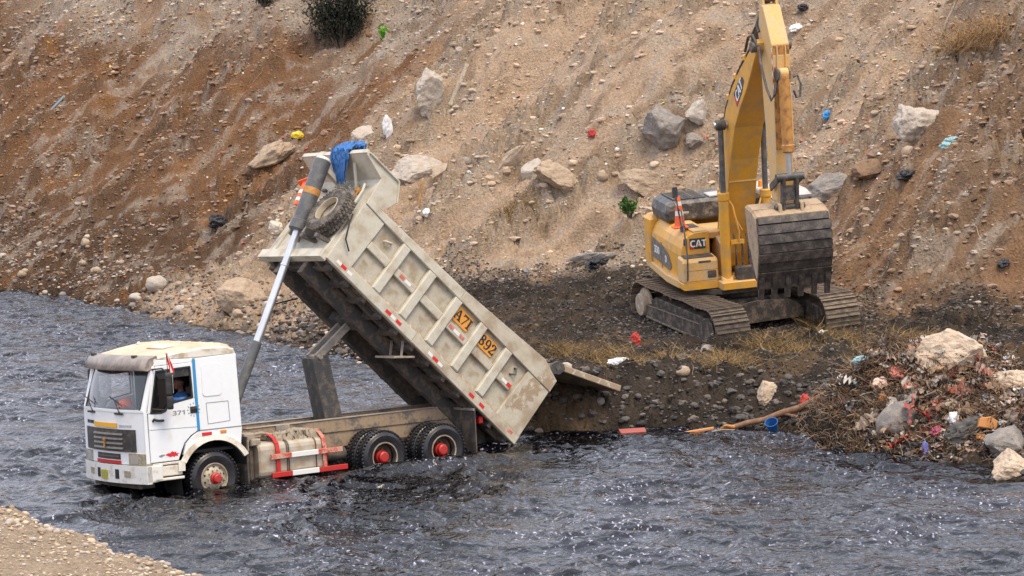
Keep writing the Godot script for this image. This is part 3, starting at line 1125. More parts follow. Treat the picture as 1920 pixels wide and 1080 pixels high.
	part(t, "blue_stripe", side([0.345, 1.43, 0.285, 1.43, 0.315, 2.79, 0.375, 2.79], -1.2345, -1.229), M.blue_stripe)
	# sleeper side: blank window panel, locker hatch, marker lights
	for s in [-1.0, 1.0]:
		part(t, "side_panel", Shape.new().prism(vec2s(rounded(-0.24, 2.05, 0.19, 2.68, 0.07)), -0.012, 0.012, 0.01, Transform3D(Basis(Vector3.RIGHT, Vector3(0.0, 1, 0), Vector3.BACK), Vector3(0, 0, 1.222 * s))), M.white)
		var gap := Shape.new()
		var q := [Vector3(0.10, 1.53, 1.2215 * s), Vector3(-0.38, 1.55, 1.2215 * s), Vector3(-0.36, 1.93, 1.2215 * s), Vector3(0.12, 1.93, 1.2215 * s)]
		for k in 4:
			gap.bar(q[k], q[(k + 1) % 4], 0.006, 0.012)
		part(t, "locker_hatch", gap, M.grey_lettering)
		part(t, "skirt_seam", Shape.new().bar(Vector3(0.30, 1.418, 1.2205 * s), Vector3(-0.635, 1.418, 1.2205 * s), 0.006, 0.014), M.grey_lettering)
		part(t, "side_marker", Shape.new().box(Vector3(0.14, 1.345, 1.226 * s), Vector3(0.21, 0.065, 0.02), 0.006), M.red_print)
		part(t, "side_reflector", Shape.new().box(Vector3(-0.22, 1.355, 1.226 * s), Vector3(0.13, 0.06, 0.02), 0.006), M.amber)
		# wheel-arch flare
		part(t, "wheel_arch", arch_band(s), M.cream)
		part(t, "wheel_house", Shape.new().ring([Vector2(0.735, 0.0), Vector2(0.735, 0.68)], Vector3(0, 0.47, 1.21 * s), Vector3(0, 0, -s), 24), M.dark_lining)
		part(t, "wheel_house_wall", Shape.new().box(Vector3(0.0, 0.78, 0.56 * s), Vector3(1.5, 0.9, 0.02)), M.dark_lining)
		part(t, "mud_guard", Shape.new().box(Vector3(-0.72, 0.70, 1.02 * s), Vector3(0.03, 1.0, 0.42), 0.005), M.under)
		# door step under the sill
		var step := Shape.new()
		step.box(Vector3(1.0, 0.73, 1.14 * s), Vector3(0.62, 0.20, 0.14), 0.02)
		step.box(Vector3(1.0, 0.87, 1.19 * s), Vector3(0.66, 0.05, 0.06), 0.012)
		step.box(Vector3(1.0, 0.58, 1.17 * s), Vector3(0.64, 0.05, 0.16), 0.012)
		part(t, "door_step", step, M.cream)
	# grille
	var gr := part(t, "grille", front_band(-0.96, 0.96, 1.12, 1.54, 0.03, 0.05), M.grille)
	for k in 4:
		part(gr, "slat", front_band(-0.62, 0.50, 1.17 + k * 0.088, 1.205 + k * 0.088, 0.06, 0.03, 0.012), M.slat)
	part(gr, "emblem", Shape.new().cyl(Vector3(1.66, 1.33, 0), Vector3(1.70, 1.33, 0), 0.05, 0.045, 3).box(Vector3(1.69, 1.26, 0), Vector3(0.02, 0.14, 0.05), 0.006), M.cat_rusty)
	var facing := Basis(Vector3.FORWARD, Vector3.UP, Vector3.RIGHT)
	text_part(t, "lettering", "HOWO", 0.066, M.lettering, Transform3D(facing.rotated(Vector3.UP, -0.18), Vector3(nose(0.76) + 0.002, 1.635, 0.76)), false, true, 1.5)
	text_part(t, "lettering", "SINOTRUK", 0.050, M.faint_lettering, Transform3D(facing.rotated(Vector3.UP, 0.16), Vector3(nose(0.66) + 0.002, 1.60, -0.66)), false, true, 1.15)
	part(t, "yellow_sign", front_band(-0.40, 0.50, 1.57, 1.655, 0.03, 0.02), M.yellow_plate)
	# lower slot with the red strip, headlamps, bumper
	var slot := part(t, "lower_grille", front_band(-0.46, 0.44, 0.965, 1.075, 0.012, 0.05), M.grille)
	part(slot, "slat", front_band(-0.43, 0.41, 1.01, 1.03, 0.024, 0.02), M.slat)
	part(t, "red_strip", front_band(-0.48, 0.46, 0.885, 0.945, 0.022, 0.05), M.red)
	for s in [-1.0, 1.0]:
		var hl := front_band(0.74 * s, 1.215 * s, 0.87, 1.09, 0.018, 0.12)
		var lamp := part(t, "headlamp", hl, M.lens)
		part(lamp, "reflector", front_band(0.79 * s, 1.0 * s, 0.90, 1.06, 0.024, 0.02), M.chrome)
		part(lamp, "lamp_frame", front_band(0.725 * s, 1.218 * s, 0.855, 0.872, 0.022, 0.06), M.black)
	var bm := part(t, "bumper", front_band(-1.25, 1.25, 0.52, 0.865, 0.035, 0.10, 0.0, 14), M.white_dirty)
	for s in [-1.0, 1.0]:
		part(bm, "bumper_corner", side([1.48, 0.52, 1.13, 0.56, 1.13, 0.86, 1.48, 0.865], minf(1.16 * s, 1.25 * s), maxf(1.16 * s, 1.25 * s), 0.02), M.white_dirty)
		part(bm, "fog_lamp", front_band(0.62 * s, 0.80 * s, 0.64, 0.76, 0.048, 0.03), M.lens)
		part(bm, "bumper_hole", front_band(0.30 * s, 0.43 * s, 0.60, 0.78, 0.040, 0.03), M.dark_lining)
	part(bm, "number_plate", front_band(-0.02, 0.24, 0.58, 0.75, 0.050, 0.02), M.plate)
	part(bm, "lower_valance", Shape.new().box(Vector3(1.30, 0.47, 0), Vector3(0.3, 0.12, 1.9), 0.03), M.under)
	# wipers
	for z in [-0.50, 0.62]:
		var w := Shape.new()
		w.box(Vector3(nose(z) + 0.02, 1.835, z), Vector3(0.04, 0.035, 0.30), 0.012)
		w.tube([Vector3(nose(z) + 0.03, 1.86, z - 0.05), Vector3(nose(z) + 0.01, 1.93, z + 0.05), Vector3(nose(z) - 0.02, 2.10, z + 0.22)], 0.011, 6)
		w.bar(Vector3(nose(z) + 0.005, 1.98, z - 0.14), Vector3(nose(z) - 0.045, 2.14, z + 0.46), 0.010, 0.014)
		part(t, "wiper", w, M.black)
	# mirrors
	for s in [-1.0, 1.0]:
		var mr := Shape.new()
		mr.prism(vec2s(rounded(-0.10, -0.22, 0.10, 0.22, 0.05)), -0.06, 0.06, 0.02, Transform3D(Basis(Vector3.UP, 0.5 * s) * Basis(Vector3.BACK, Vector3.UP, Vector3.LEFT), Vector3(1.06, 2.38, 1.52 * s)))
		mr.prism(vec2s(rounded(-0.11, -0.13, 0.11, 0.13, 0.05)), -0.06, 0.06, 0.02, Transform3D(Basis(Vector3.UP, 0.5 * s) * Basis(Vector3.BACK, Vector3.UP, Vector3.LEFT), Vector3(1.05, 2.04, 1.52 * s)))
		var mir := part(t, "mirror", mr, M.black)
		part(mir, "mirror_arm", Shape.new().tube([Vector3(1.24, 2.66, 1.20 * s), Vector3(1.14, 2.68, 1.44 * s), Vector3(1.07, 2.60, 1.50 * s), Vector3(1.06, 1.98, 1.50 * s), Vector3(1.14, 1.90, 1.46 * s), Vector3(1.28, 1.92, 1.22 * s)], 0.016, 6), M.black)
		if s < 0:
			part(mir, "mirror_glass", Shape.new().box(Vector3(0.99, 2.38, 1.555 * s), Vector3(0.012, 0.34, 0.14), 0.003, Basis(Vector3.UP, 0.5 * s)), M.chrome)
		else:
			part(mir, "aerial", Shape.new().tube([Vector3(1.10, 2.66, 1.46), Vector3(1.16, 2.70, 1.9), Vector3(1.20, 2.69, 2.02)], 0.012, 6), M.black)
	# inside
	var inside := Shape.new()
	inside.box(Vector3(0.42, 1.02, 0), Vector3(1.95, 0.05, 2.24))
	inside.box(Vector3(-0.56, 1.95, 0), Vector3(0.03, 1.75, 2.30))
	inside.box(Vector3(0.34, 2.775, 0), Vector3(1.70, 0.03, 2.28))
	for s in [-1.0, 1.0]:
		inside.box(Vector3(-0.10, 2.05, 1.145 * s), Vector3(0.90, 1.50, 0.02))
	part(t, "cab_lining", inside, M.dark_lining)
	part(t, "dashboard", Shape.new().prism(vec2s([1.37, 1.84, 1.26, 1.90, 1.05, 1.86, 1.0, 1.70, 1.10, 1.30, 1.36, 1.30]), -1.10, 1.10, 0.03), plain(Color(0.05, 0.048, 0.045), 0.8))
	for z in [-0.58, 0.62]:
		var seat := Shape.new()
		seat.box(Vector3(0.32, 1.42, z), Vector3(0.52, 0.16, 0.50), 0.05)
		seat.box(Vector3(0.06, 1.82, z), Vector3(0.14, 0.78, 0.48), 0.05, Basis(Vector3.BACK, 0.14))
		seat.box(Vector3(-0.01, 2.30, z), Vector3(0.10, 0.20, 0.28), 0.04, Basis(Vector3.BACK, 0.14))
		seat.box(Vector3(0.30, 1.20, z), Vector3(0.40, 0.30, 0.36), 0.02)
		part(t, "seat", seat, M.under)
	var sw := Shape.new()
	var c0 := Vector3(0.86, 1.90, -0.58)
	var rim_pts := []
	for k in 25:
		var a := TAU * k / 24.0
		rim_pts.append(c0 + Basis(Vector3.BACK, 0.55) * Vector3(0, sin(a) * 0.0, 0) + Vector3(-sin(a) * 0.12, sin(a) * 0.19, cos(a) * 0.225))
	sw.tube(rim_pts, 0.016, 6)
	sw.bar(c0, Vector3(1.15, 1.65, -0.58), 0.06, 0.06)
	part(t, "steering_wheel", sw, M.black)


func arch_band(s: float) -> Shape:
	# the flared lip over the front wheel: down in front, up and over, ending behind
	var sh := Shape.new()
	var pts := []
	pts.append([0.80, 0.70, 0.67, 0.70])
	pts.append([0.79, 0.90, 0.66, 0.88])
	for k in 13:
		var a := lerpf(0.52, 2.62, k / 12.0)
		pts.append([cos(a) * 0.855, 0.46 + sin(a) * 0.855, cos(a) * 0.735, 0.47 + sin(a) * 0.745])
	for k in pts.size() - 1:
		var a: Array = pts[k]
		var b: Array = pts[k + 1]
		var zi := 1.02 * s
		var zo := 1.265 * s
		var zr := 1.245 * s
		var out := Vector3(0, 0, s)
		sh.quad(Vector3(a[0], a[1], zr), Vector3(b[0], b[1], zr), Vector3(b[2], b[3], zo), Vector3(a[2], a[3], zo), out, 2)
		sh.quad(Vector3(a[2], a[3], zo), Vector3(b[2], b[3], zo), Vector3(b[2], b[3], zi), Vector3(a[2], a[3], zi), Vector3(-a[2], 0.4 - a[3], 0), 3)
		sh.quad(Vector3(a[0], a[1], zr), Vector3(b[0], b[1], zr), Vector3(b[0], b[1], 1.225 * s), Vector3(a[0], a[1], 1.225 * s), Vector3(a[0], a[1] - 0.4, 0), 4)
	return sh


func build_chassis(t: Node3D) -> void:
	for s in [-1.0, 1.0]:
		part(t, "chassis_rail", Shape.new().box(Vector3(-2.45, 0.86, 0.44 * s), Vector3(7.5, 0.30, 0.09), 0.008), M.chassis)
		part(t, "subframe_rail", side([-0.95, 1.015, -6.2, 1.015, -6.2, 1.27, -1.15, 1.27], 0.44 * s - 0.075, 0.44 * s + 0.075, 0.008), M.chassis)
		part(t, "subframe_flange", Shape.new().box(Vector3(-3.66, 1.279, 0.44 * s), Vector3(5.05, 0.014, 0.19), 0.004), M.chassis_top)
		part(t, "frame_bracket", Shape.new().box(Vector3(-1.95, 1.20, 0.535 * s), Vector3(0.32, 0.16, 0.03), 0.004), M.chassis_top)
		for x in [-3.0, -4.55, -5.9]:
			part(t, "frame_bracket", Shape.new().prism(vec2s([x - 0.10, 0.5, x + 0.10, 0.5, x + 0.18, 1.0, x - 0.18, 1.0]), 0.47 * s - 0.02, 0.50 * s + 0.02, 0.004), M.chassis)
	for x in [-0.9, -1.7, -2.5, -3.6, -4.9, -6.1]:
		part(t, "cross_member", Shape.new().box(Vector3(x, 1.12, 0), Vector3(0.14, 0.20, 0.74), 0.01), M.chassis)
	part(t, "gearbox", Shape.new().box(Vector3(-0.1, 0.72, 0), Vector3(1.9, 0.5, 0.6), 0.1).cyl(Vector3(-1.0, 0.62, 0), Vector3(-3.6, 0.50, 0), 0.06), M.under)
	for x in [0.0, -3.86, -5.29]:
		part(t, "axle", Shape.new().cyl(Vector3(x, 0.48, -0.95), Vector3(x, 0.48, 0.95), 0.10).box(Vector3(x, 0.50, 0), Vector3(0.36, 0.36, 0.44), 0.1), M.under)
		for s in [-1.0, 1.0]:
			part(t, "leaf_spring", Shape.new().box(Vector3(x if x == 0.0 else -4.57, 0.70, 0.50 * s), Vector3(1.3, 0.10, 0.08), 0.01), M.under)
	for s in [-1.0, 1.0]:
		wheel(t, Vector3(0.0, 0.48, 1.20 * s), s, false)
		wheel(t, Vector3(-3.86, 0.48, 1.24 * s), s, true)
		wheel(t, Vector3(-5.29, 0.48, 1.24 * s), s, true)
		part(t, "mudflap", Shape.new().box(Vector3(-6.10, 0.74, 0.86 * s), Vector3(0.025, 0.98, 0.74), 0.004), M.under)
		part(t, "mudflap_bracket", Shape.new().bar(Vector3(-6.08, 1.22, 0.5 * s), Vector3(-6.08, 1.22, 1.23 * s), 0.05, 0.05, 0.005), M.chassis_top)
		part(t, "tail_lamp", Shape.new().box(Vector3(-6.32, 0.98, 0.92 * s), Vector3(0.10, 0.14, 0.44), 0.02), M.red)
		part(t, "air_tank", Shape.new().cyl(Vector3(-3.2, 0.62, 0.75 * s), Vector3(-2.75, 0.62, 0.75 * s), 0.14, 0.14, 16, 0.03), M.under)
	part(t, "rear_beam", Shape.new().box(Vector3(-6.28, 1.05, 0), Vector3(0.16, 0.26, 1.9), 0.02), M.under)
	# the fuel tank with its red and white side guard
	var sec := rounded(-1.19, 0.34, -0.60, 1.03, 0.13)
	var tank := part(t, "fuel_tank", across(sec, -2.52, -1.0, 0.035), M.tank)
	for x in [-1.62, -1.66, -2.28]:
		part(tank, "tank_strap", across(rounded(-1.20, 0.33, -0.59, 1.04, 0.135), x - 0.012, x + 0.012), M.steel_dark)
	part(tank, "filler_cap", Shape.new().cyl(Vector3(-1.42, 1.02, -0.92), Vector3(-1.42, 1.10, -0.92), 0.07, 0.06, 14, 0.01), M.steel_dark)
	part(t, "silencer_box", Shape.new().box(Vector3(-0.92, 0.62, -0.78), Vector3(0.16, 0.72, 0.5), 0.05), M.under)
	var bx := Shape.new()
	bx.box(Vector3(-0.88, 1.16, -0.92), Vector3(0.26, 0.16, 0.34), 0.02)
	bx.box(Vector3(-0.98, 1.06, -0.98), Vector3(0.22, 0.13, 0.30), 0.02)
	bx.box(Vector3(-0.78, 1.00, -1.05), Vector3(0.10, 0.20, 0.14), 0.015)
	part(t, "battery_box", bx, M.canvas)
	var tubes := Shape.new()
	tubes.tube([Vector3(-1.0, 1.18, -0.85), Vector3(-1.3, 1.20, -0.80), Vector3(-1.6, 1.12, -0.78)], 0.03, 8)
	tubes.tube([Vector3(-0.95, 1.10, -0.7), Vector3(-1.5, 1.12, -0.66), Vector3(-2.3, 1.10, -0.64)], 0.022, 8)
	part(t, "air_pipe", tubes, M.canvas)
	var guard := Node3D.new()
	guard.name = "side_guard"
	t.add_child(guard)
	for row in [[0.40, 0.0], [0.755, 0.10]]:
		var y: float = row[0]
		var x0 := -1.22
		var x1: float = -2.95 + row[1]
		var m: Material = M.red if row[1] == 0.0 else M.faded_red
		part(guard, "red_bar", Shape.new().box(Vector3((x0 - 1.68) / 2, y, -1.255), Vector3(0.46, 0.10, 0.05), 0.008), m)
		part(guard, "white_bar", Shape.new().box(Vector3(-1.985, y, -1.255), Vector3(0.61, 0.10, 0.05), 0.008), M.white_print)
		part(guard, "red_bar", Shape.new().box(Vector3((-2.29 + x1) / 2, y, -1.255), Vector3(-2.29 - x1, 0.10, 0.05), 0.008), m)
	for x in [-1.40, -2.46]:
		var hoop := Shape.new()
		var pts := [Vector3(x, 0.36, -1.225), Vector3(x, 0.85, -1.225), Vector3(x, 1.0, -1.19), Vector3(x, 1.10, -1.08), Vector3(x, 1.16, -0.92), Vector3(x, 1.17, -0.60)]
		for k in pts.size() - 1:
			hoop.bar(pts[k], pts[k + 1], 0.085, 0.02, 0.004, Vector3(0, 0.2, -1) if k < 2 else Vector3(0, 1, -0.3))
		part(guard, "hoop", hoop, M.red if x > -2 else M.faded_red)
	# lift: telescopic ram from the chassis to the front of the bed
	var dir := (Vector3(-3.57, 6.45, 0) - Vector3(-1.38, 2.1, 0)).normalized()
	var foot := Vector3(-1.38, 2.1, 0) - dir * 0.95
	var at := func_points(foot, dir, [0.0, 1.87, 4.26, 5.82])
	var ram := Node3D.new()
	ram.name = "hydraulic_ram"
	t.add_child(ram)
	part(ram, "lower_stage", Shape.new().cyl(at[0], at[1], 0.105, 0.105, 24, 0.012), M.ram)
	part(ram, "chrome_stage", Shape.new().cyl(at[1] - dir * 0.1, at[2] + dir * 0.1, 0.078, 0.078, 24), M.chrome)
	part(ram, "barrel", Shape.new().cyl(at[2] + dir * 0.22, at[3] - dir * 0.02, 0.172, 0.172, 28, 0.012), M.ram)
	part(ram, "gland", Shape.new().cyl(at[2], at[2] + dir * 0.24, 0.195, 0.195, 28, 0.03), M.ram)
	part(ram, "band", Shape.new().cyl(at[2] + dir * 0.78, at[2] + dir * 0.92, 0.178, 0.178, 28, 0.004), M.cat_rusty)
	part(ram, "end_cap", Shape.new().cyl(at[3] - dir * 0.03, at[3] + dir * 0.05, 0.165, 0.14, 28, 0.02), M.cream)
	part(ram, "stage_collar", Shape.new().cyl(at[1] + dir * 1.62, at[1] + dir * 1.68, 0.09, 0.09, 24, 0.008), M.chrome)
	part(ram, "foot_bracket", Shape.new().box(foot + Vector3(0, -0.02, 0), Vector3(0.3, 0.3, 0.7), 0.03), M.steel_dark)
	# the folding stay between chassis and bed
	part(t, "stay_leg", side([-3.56, 1.24, -3.14, 1.24, -2.92, 2.50, -3.30, 2.56], -0.22, 0.22, 0.012), M.steel_dark)
	var arm := Shape.new()
	for z in [-0.15, 0.15]:
		arm.bar(Vector3(-3.06, 2.50, z), Vector3(-4.02, 3.22, z), 0.07, 0.15, 0.006)
	arm.cyl(Vector3(-3.10, 2.52, -0.26), Vector3(-3.10, 2.52, 0.26), 0.05)
	part(t, "stay_arm", arm, M.chassis_top)


func func_points(a: Vector3, dir: Vector3, d: Array) -> Array:
	var out := []
	for k in d:
		out.append(a + dir * k)
	return out


# the bed has axes of its own: x from its front wall to its tail, y up from its floor, z to the truck's left
var bed_place := Transform3D()


func build_bed(t: Node3D) -> void:
	var u := Vector3(-0.7215, -0.6924, 0)
	var v := Vector3(-0.6924, 0.7215, 0)
	bed_place = Transform3D(Basis(u, v, u.cross(v)), Vector3(-2.75, 4.52, 0))
	var b := Node3D.new()
	b.name = "tipper_bed"
	t.add_child(b)
	b.transform = bed_place
	# in bed axes the camera side is z > 0
	var walls := Shape.new()
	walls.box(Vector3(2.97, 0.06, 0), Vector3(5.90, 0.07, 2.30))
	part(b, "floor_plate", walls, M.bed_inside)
	for s in [1.0, -1.0]:
		var zin: float = 1.13 * s
		var zo: float = 1.22 * s
		part(b, "side_wall", side([0.02, 0.10, 5.93, 0.10, 5.93, 1.66, 5.5, 1.80, 3.0, 1.60, 0.02, 1.50], minf(1.08 * s, zin), maxf(1.08 * s, zin)), M.bed_bay)
		var lo := minf(zin, zo)
		var hi := maxf(zin, zo)
		part(b, "lower_rail", side([-0.01, 0.0, 2.60, 0.0, 2.60, 0.226, 0.0, 0.235], lo, hi + (0.02 if s > 0 else 0.0), 0.012), M.bed)
		part(b, "lower_rail", side([2.604, 0.0, 5.95, 0.0, 5.95, 0.215, 2.604, 0.226], lo, hi + (0.02 if s > 0 else 0.0), 0.012), M.bed_dirty)
		part(b, "top_rail", side([0.61, 1.41, 0.02, 1.43, 0.0, 1.55, 2.98, 1.645, 2.98, 1.415], lo, hi + (0.012 if s > 0 else 0.0), 0.012), M.bed)
		part(b, "top_rail", side([2.985, 1.415, 2.985, 1.65, 5.45, 1.86, 5.97, 1.70, 5.97, 1.405], lo, hi + (0.012 if s > 0 else 0.0), 0.012), M.bed_dirty)
		part(b, "front_panel", side([0.0, 0.24, 0.57, 0.24, 0.615, 1.405, 0.01, 1.425], lo, hi - (0.012 if s > 0 else 0.0), 0.008), M.bed)
		part(b, "rear_panel", side([5.19, 0.22, 5.95, 0.22, 5.96, 1.40, 5.27, 1.40], lo, hi - (0.005 if s > 0 else 0.0), 0.01), M.bed_dirty)
		var edges := [0.57]
		for k in 5:
			var x := [1.30, 2.12, 2.955, 3.77, 4.59][k] as float
			part(b, "side_rib", side([x - 0.115, 0.238, x + 0.105, 0.238, x + 0.125, 1.405, x - 0.09, 1.405], lo, hi + 0.03 * s if s > 0 else hi, 0.025), M.bed)
			edges.append(x)
		edges.append(5.23)
		for k in 6:
			var x0: float = edges[k] + (0.115 if k > 0 else 0.03)
			var x1: float = edges[k + 1] - 0.105
			part(b, "mid_bar", side([x0, 0.77, x1, 0.77, x1 + 0.01, 0.945, x0 + 0.01, 0.945], zin - 0.01 if s > 0 else lo + 0.03, zin + 0.08 if s > 0 else hi + 0.01, 0.014), M.bed if k < 4 else M.bed_dirty)
			if s > 0:
				# sloping dirt shelf in the bottom of each bay
				part(b, "bay_gusset", Shape.new().prism(vec2s([1.13, 0.24, 1.19, 0.24, 1.13, 0.31]), x0 + 0.01, x1 - 0.01, 0.0, Transform3D(Basis(Vector3.BACK, Vector3.UP, Vector3.RIGHT), Vector3.ZERO)), M.bed_mud)
	# mud scraped over the rear panel, laid on in a ragged patch
	var scrape := Shape.new()
	scrape.prism(vec2s([5.24, 0.50, 5.32, 0.44, 5.37, 0.55, 5.50, 0.50, 5.52, 0.62, 5.66, 0.66, 5.62, 0.74, 5.74, 0.82, 5.64, 0.90, 5.78, 1.0, 5.70, 1.08, 5.80, 1.16, 5.74, 1.24, 5.86, 1.37, 5.46, 1.39, 5.40, 1.28, 5.44, 1.16, 5.34, 1.06, 5.38, 0.92, 5.28, 0.80, 5.31, 0.66]), 1.2145, 1.2175)
	part(b, "mud_scrape", scrape, M.bed_mud)
	part(b, "mud_scrape", Shape.new().prism(vec2s([5.50, 1.43, 5.93, 1.42, 5.95, 1.66, 5.80, 1.72, 5.70, 1.60, 5.60, 1.62]), 1.2318, 1.2348), M.bed_mud)
	# red and white reflective tape along the rails
	for k in [[0.42, 0.11, 0], [1.80, 0.10, 0], [2.12, 0.10, 0], [3.28, 0.10, 0], [4.45, 0.10, 0], [4.78, 0.10, 0], [5.68, 0.14, 1]]:
		part(b, "red_tape", Shape.new().box(Vector3(k[0], k[1], 1.2415), Vector3(0.15, 0.07, 0.004)), M.red_print if k[2] == 0 else M.faint_red)
	for k in [[0.28, 0.11], [0.60, 0.11], [1.95, 0.10], [3.12, 0.105], [3.44, 0.095]]:
		part(b, "white_tape", Shape.new().box(Vector3(k[0], k[1], 1.2415), Vector3(0.13, 0.065, 0.004)), M.white_print)
	for k in [[1.62, 0], [3.18, 1], [3.52, 1], [5.06, 0]]:
		part(b, "red_tape", Shape.new().box(Vector3(k[0], 0.86, 1.2135), Vector3(0.13, 0.075, 0.006)), M.red_print if k[1] == 0 and k[0] > 4 else M.faint_red)
	for x in [1.80, 3.35, 4.92]:
		part(b, "white_tape", Shape.new().box(Vector3(x, 0.86, 1.2135), Vector3(0.16, 0.07, 0.006)), M.white_print)
	# the two orange number panels
	for k in [[3.10, 3.57, 1.03, 1.36, "A7I"], [3.92, 4.38, 1.02, 1.34, "892"]]:
		var pl := part(b, "number_panel", Shape.new().prism(vec2s(rounded(k[0], k[2], k[1], k[3], 0.04)), 1.13, 1.150, 0.004), M.orange_plate)
		text_part(pl, "lettering", k[4], 0.22, M.lettering, Transform3D(Basis(), Vector3((k[0] + k[1]) / 2, (k[2] + k[3]) / 2, 1.153)), true, true, 0.95)
	# hooks in the first and last bay
	part(b, "rope_hook", Shape.new().tube([Vector3(0.86, 1.16, 1.13), Vector3(0.86, 1.16, 1.20), Vector3(1.0, 1.22, 1.21), Vector3(1.02, 1.24, 1.13)], 0.022, 8), M.bed)
	part(b, "rope_hook", Shape.new().tube([Vector3(5.0, 1.25, 1.13), Vector3(5.0, 1.25, 1.2), Vector3(5.06, 1.14, 1.21), Vector3(4.96, 1.08, 1.13)], 0.022, 8), M.steel_dark)
	# front wall with stiffeners and the cab guard that leans over it
	var fw := Shape.new()
	fw.box(Vector3(0.03, 1.08, 0), Vector3(0.05, 2.02, 2.30))
	part(b, "front_wall", fw, M.bed)
	for s in [-1.0, 1.0]:
		part(b, "wall_post", Shape.new().box(Vector3(-0.015, 0.85, 0.98 * s), Vector3(0.05, 1.55, 0.10), 0.01), M.bed)
		part(b, "lock_bracket", Shape.new().box(Vector3(-0.04, 1.78, 0.32 * s - 0.3), Vector3(0.06, 0.05, 0.16), 0.01), M.steel_dark)
	for z in [-0.25, 0.02, 0.30, 0.52]:
		part(b, "hook", Shape.new().tube([Vector3(0.0, 1.90, z), Vector3(-0.07, 1.90, z), Vector3(-0.08, 1.80, z + 0.03), Vector3(-0.06, 1.78, z + 0.12)], 0.018, 6), M.bed)
	var guard := Node3D.new()
	guard.name = "cab_guard"
	b.add_child(guard)
	part(guard, "guard_plate", side([0.06, 2.08, 0.0, 2.06, -0.60, 2.20, -0.60, 2.245, -0.55, 2.25], -1.20, 1.20, 0.008), M.bed)
	part(guard, "guard_lip", Shape.new().box(Vector3(-0.60, 2.245, 0), Vector3(0.07, 0.09, 2.42), 0.012), M.bed)
	for s in [-1.0, 1.0]:
		part(guard, "guard_side", side([0.02, 1.52, -0.02, 2.04, -0.58, 2.19, -0.58, 2.26, 0.33, 2.27, 0.56, 1.90, 0.42, 1.58], 1.19 * s - 0.02, 1.19 * s + 0.02, 0.006), M.bed)
		part(guard, "side_flange", Shape.new().bar(Vector3(-0.56, 2.255, 1.21 * s), Vector3(0.33, 2.265, 1.21 * s), 0.09, 0.03, 0.005).bar(Vector3(0.33, 2.265, 1.21 * s), Vector3(0.56, 1.90, 1.21 * s), 0.09, 0.03, 0.005), M.bed)
		part(guard, "guard_brace", Shape.new().bar(Vector3(0.0, 1.72, 0.35 * s + 0.25), Vector3(-0.42, 2.14, 0.35 * s + 0.25), 0.05, 0.05, 0.006), M.bed)
	part(b, "grab_rail", Shape.new().tube([Vector3(-0.02, 1.0, 1.08), Vector3(-0.13, 1.02, 1.08), Vector3(-0.14, 1.62, 1.08), Vector3(-0.14, 1.80, 0.98), Vector3(-0.03, 1.86, 0.80)], 0.028, 8), M.bed)
	part(b, "chain_hoist", Shape.new().cyl(Vector3(-0.02, 1.72, 0.72), Vector3(-0.12, 1.72, 0.72), 0.075, 0.06, 14, 0.015).tube([Vector3(-0.08, 1.72, 0.78), Vector3(-0.08, 1.5, 0.80)], 0.014, 6).tube([Vector3(-0.08, 1.72, 0.68), Vector3(-0.08, 1.5, 0.72)], 0.014, 6), M.cat_rusty)
	# sill under the front wall
	part(b, "front_sill", Shape.new().box(Vector3(-0.05, 0.04, 0), Vector3(0.16, 0.20, 2.40), 0.01), M.bed)
	part(b, "ram_bracket", Shape.new().box(Vector3(-0.16, 0.62, 0.26), Vector3(0.30, 0.42, 0.06), 0.01).box(Vector3(-0.16, 0.62, -0.26), Vector3(0.30, 0.42, 0.06), 0.01).cyl(Vector3(-0.28, 0.70, -0.36), Vector3(-0.28, 0.70, 0.36), 0.05), M.chassis_top)
	part(b, "ram_cradle", Shape.new().box(Vector3(-0.32, 1.85, 0), Vector3(0.66, 0.10, 0.16), 0.01), M.bed)
	# spare wheel on the front wall
	var sp := Node3D.new()
	sp.name = "spare_wheel"
	b.add_child(sp)
	sp.transform = Transform3D(Basis(Vector3.FORWARD, Vector3.UP, Vector3.RIGHT), Vector3(-0.40, 0.98, 0.68))
	part(sp, "tyre", tyre_shape(0.545, 0.31, 0.29, 40), M.dry_rubber)
	part(sp, "rim", Shape.new().ring([Vector2(0.30, 0.03), Vector2(0.285, 0.01), Vector2(0.272, 0.02), Vector2(0.262, 0.20), Vector2(0.18, 0.25), Vector2(0.0, 0.25)], Vector3.ZERO, Vector3.BACK, 32), M.rim)
	part(b, "spare_carrier", Shape.new().bar(Vector3(-0.02, 0.42, 0.40), Vector3(-0.36, 0.30, 0.40), 0.10, 0.08, 0.01).bar(Vector3(-0.02, 0.40, 0.95), Vector3(-0.36, 0.30, 0.95), 0.10, 0.08, 0.01), M.steel_dark)
	part(b, "retaining_cable", Shape.new().tube([Vector3(-0.1, 1.05, 1.25), Vector3(-0.06, 0.86, 1.27), Vector3(0.08, 0.55, 1.275), Vector3(0.30, 0.42, 1.26)], 0.016, 6), M.black)
	# underside: long beams and cross bearers
	for s in [-1.0, 1.0]:
		part(b, "long_beam", Shape.new().box(Vector3(2.9, -0.16, 0.46 * s), Vector3(5.7, 0.32, 0.16), 0.012), M.under)
		part(b, "outer_beam", Shape.new().box(Vector3(2.95, -0.02, 0.86 * s), Vector3(5.8, 0.12, 0.10), 0.008), M.under)
	for k in 12:
		part(b, "cross_bearer", Shape.new().box(Vector3(0.25 + k * 0.5, -0.035, 0), Vector3(0.10, 0.12, 2.28), 0.008), M.under)
	part(b, "stay_plate", Shape.new().box(Vector3(1.75, -0.18, 0), Vector3(0.35, 0.20, 0.80), 0.02), M.steel_dark)
	var board := part(b, "hanging_board", Shape.new().box(Vector3(2.72, -0.30, 0.80), Vector3(0.50, 0.04, 0.70), 0.006, Basis(Vector3.BACK, 0.70)), M.canvas)
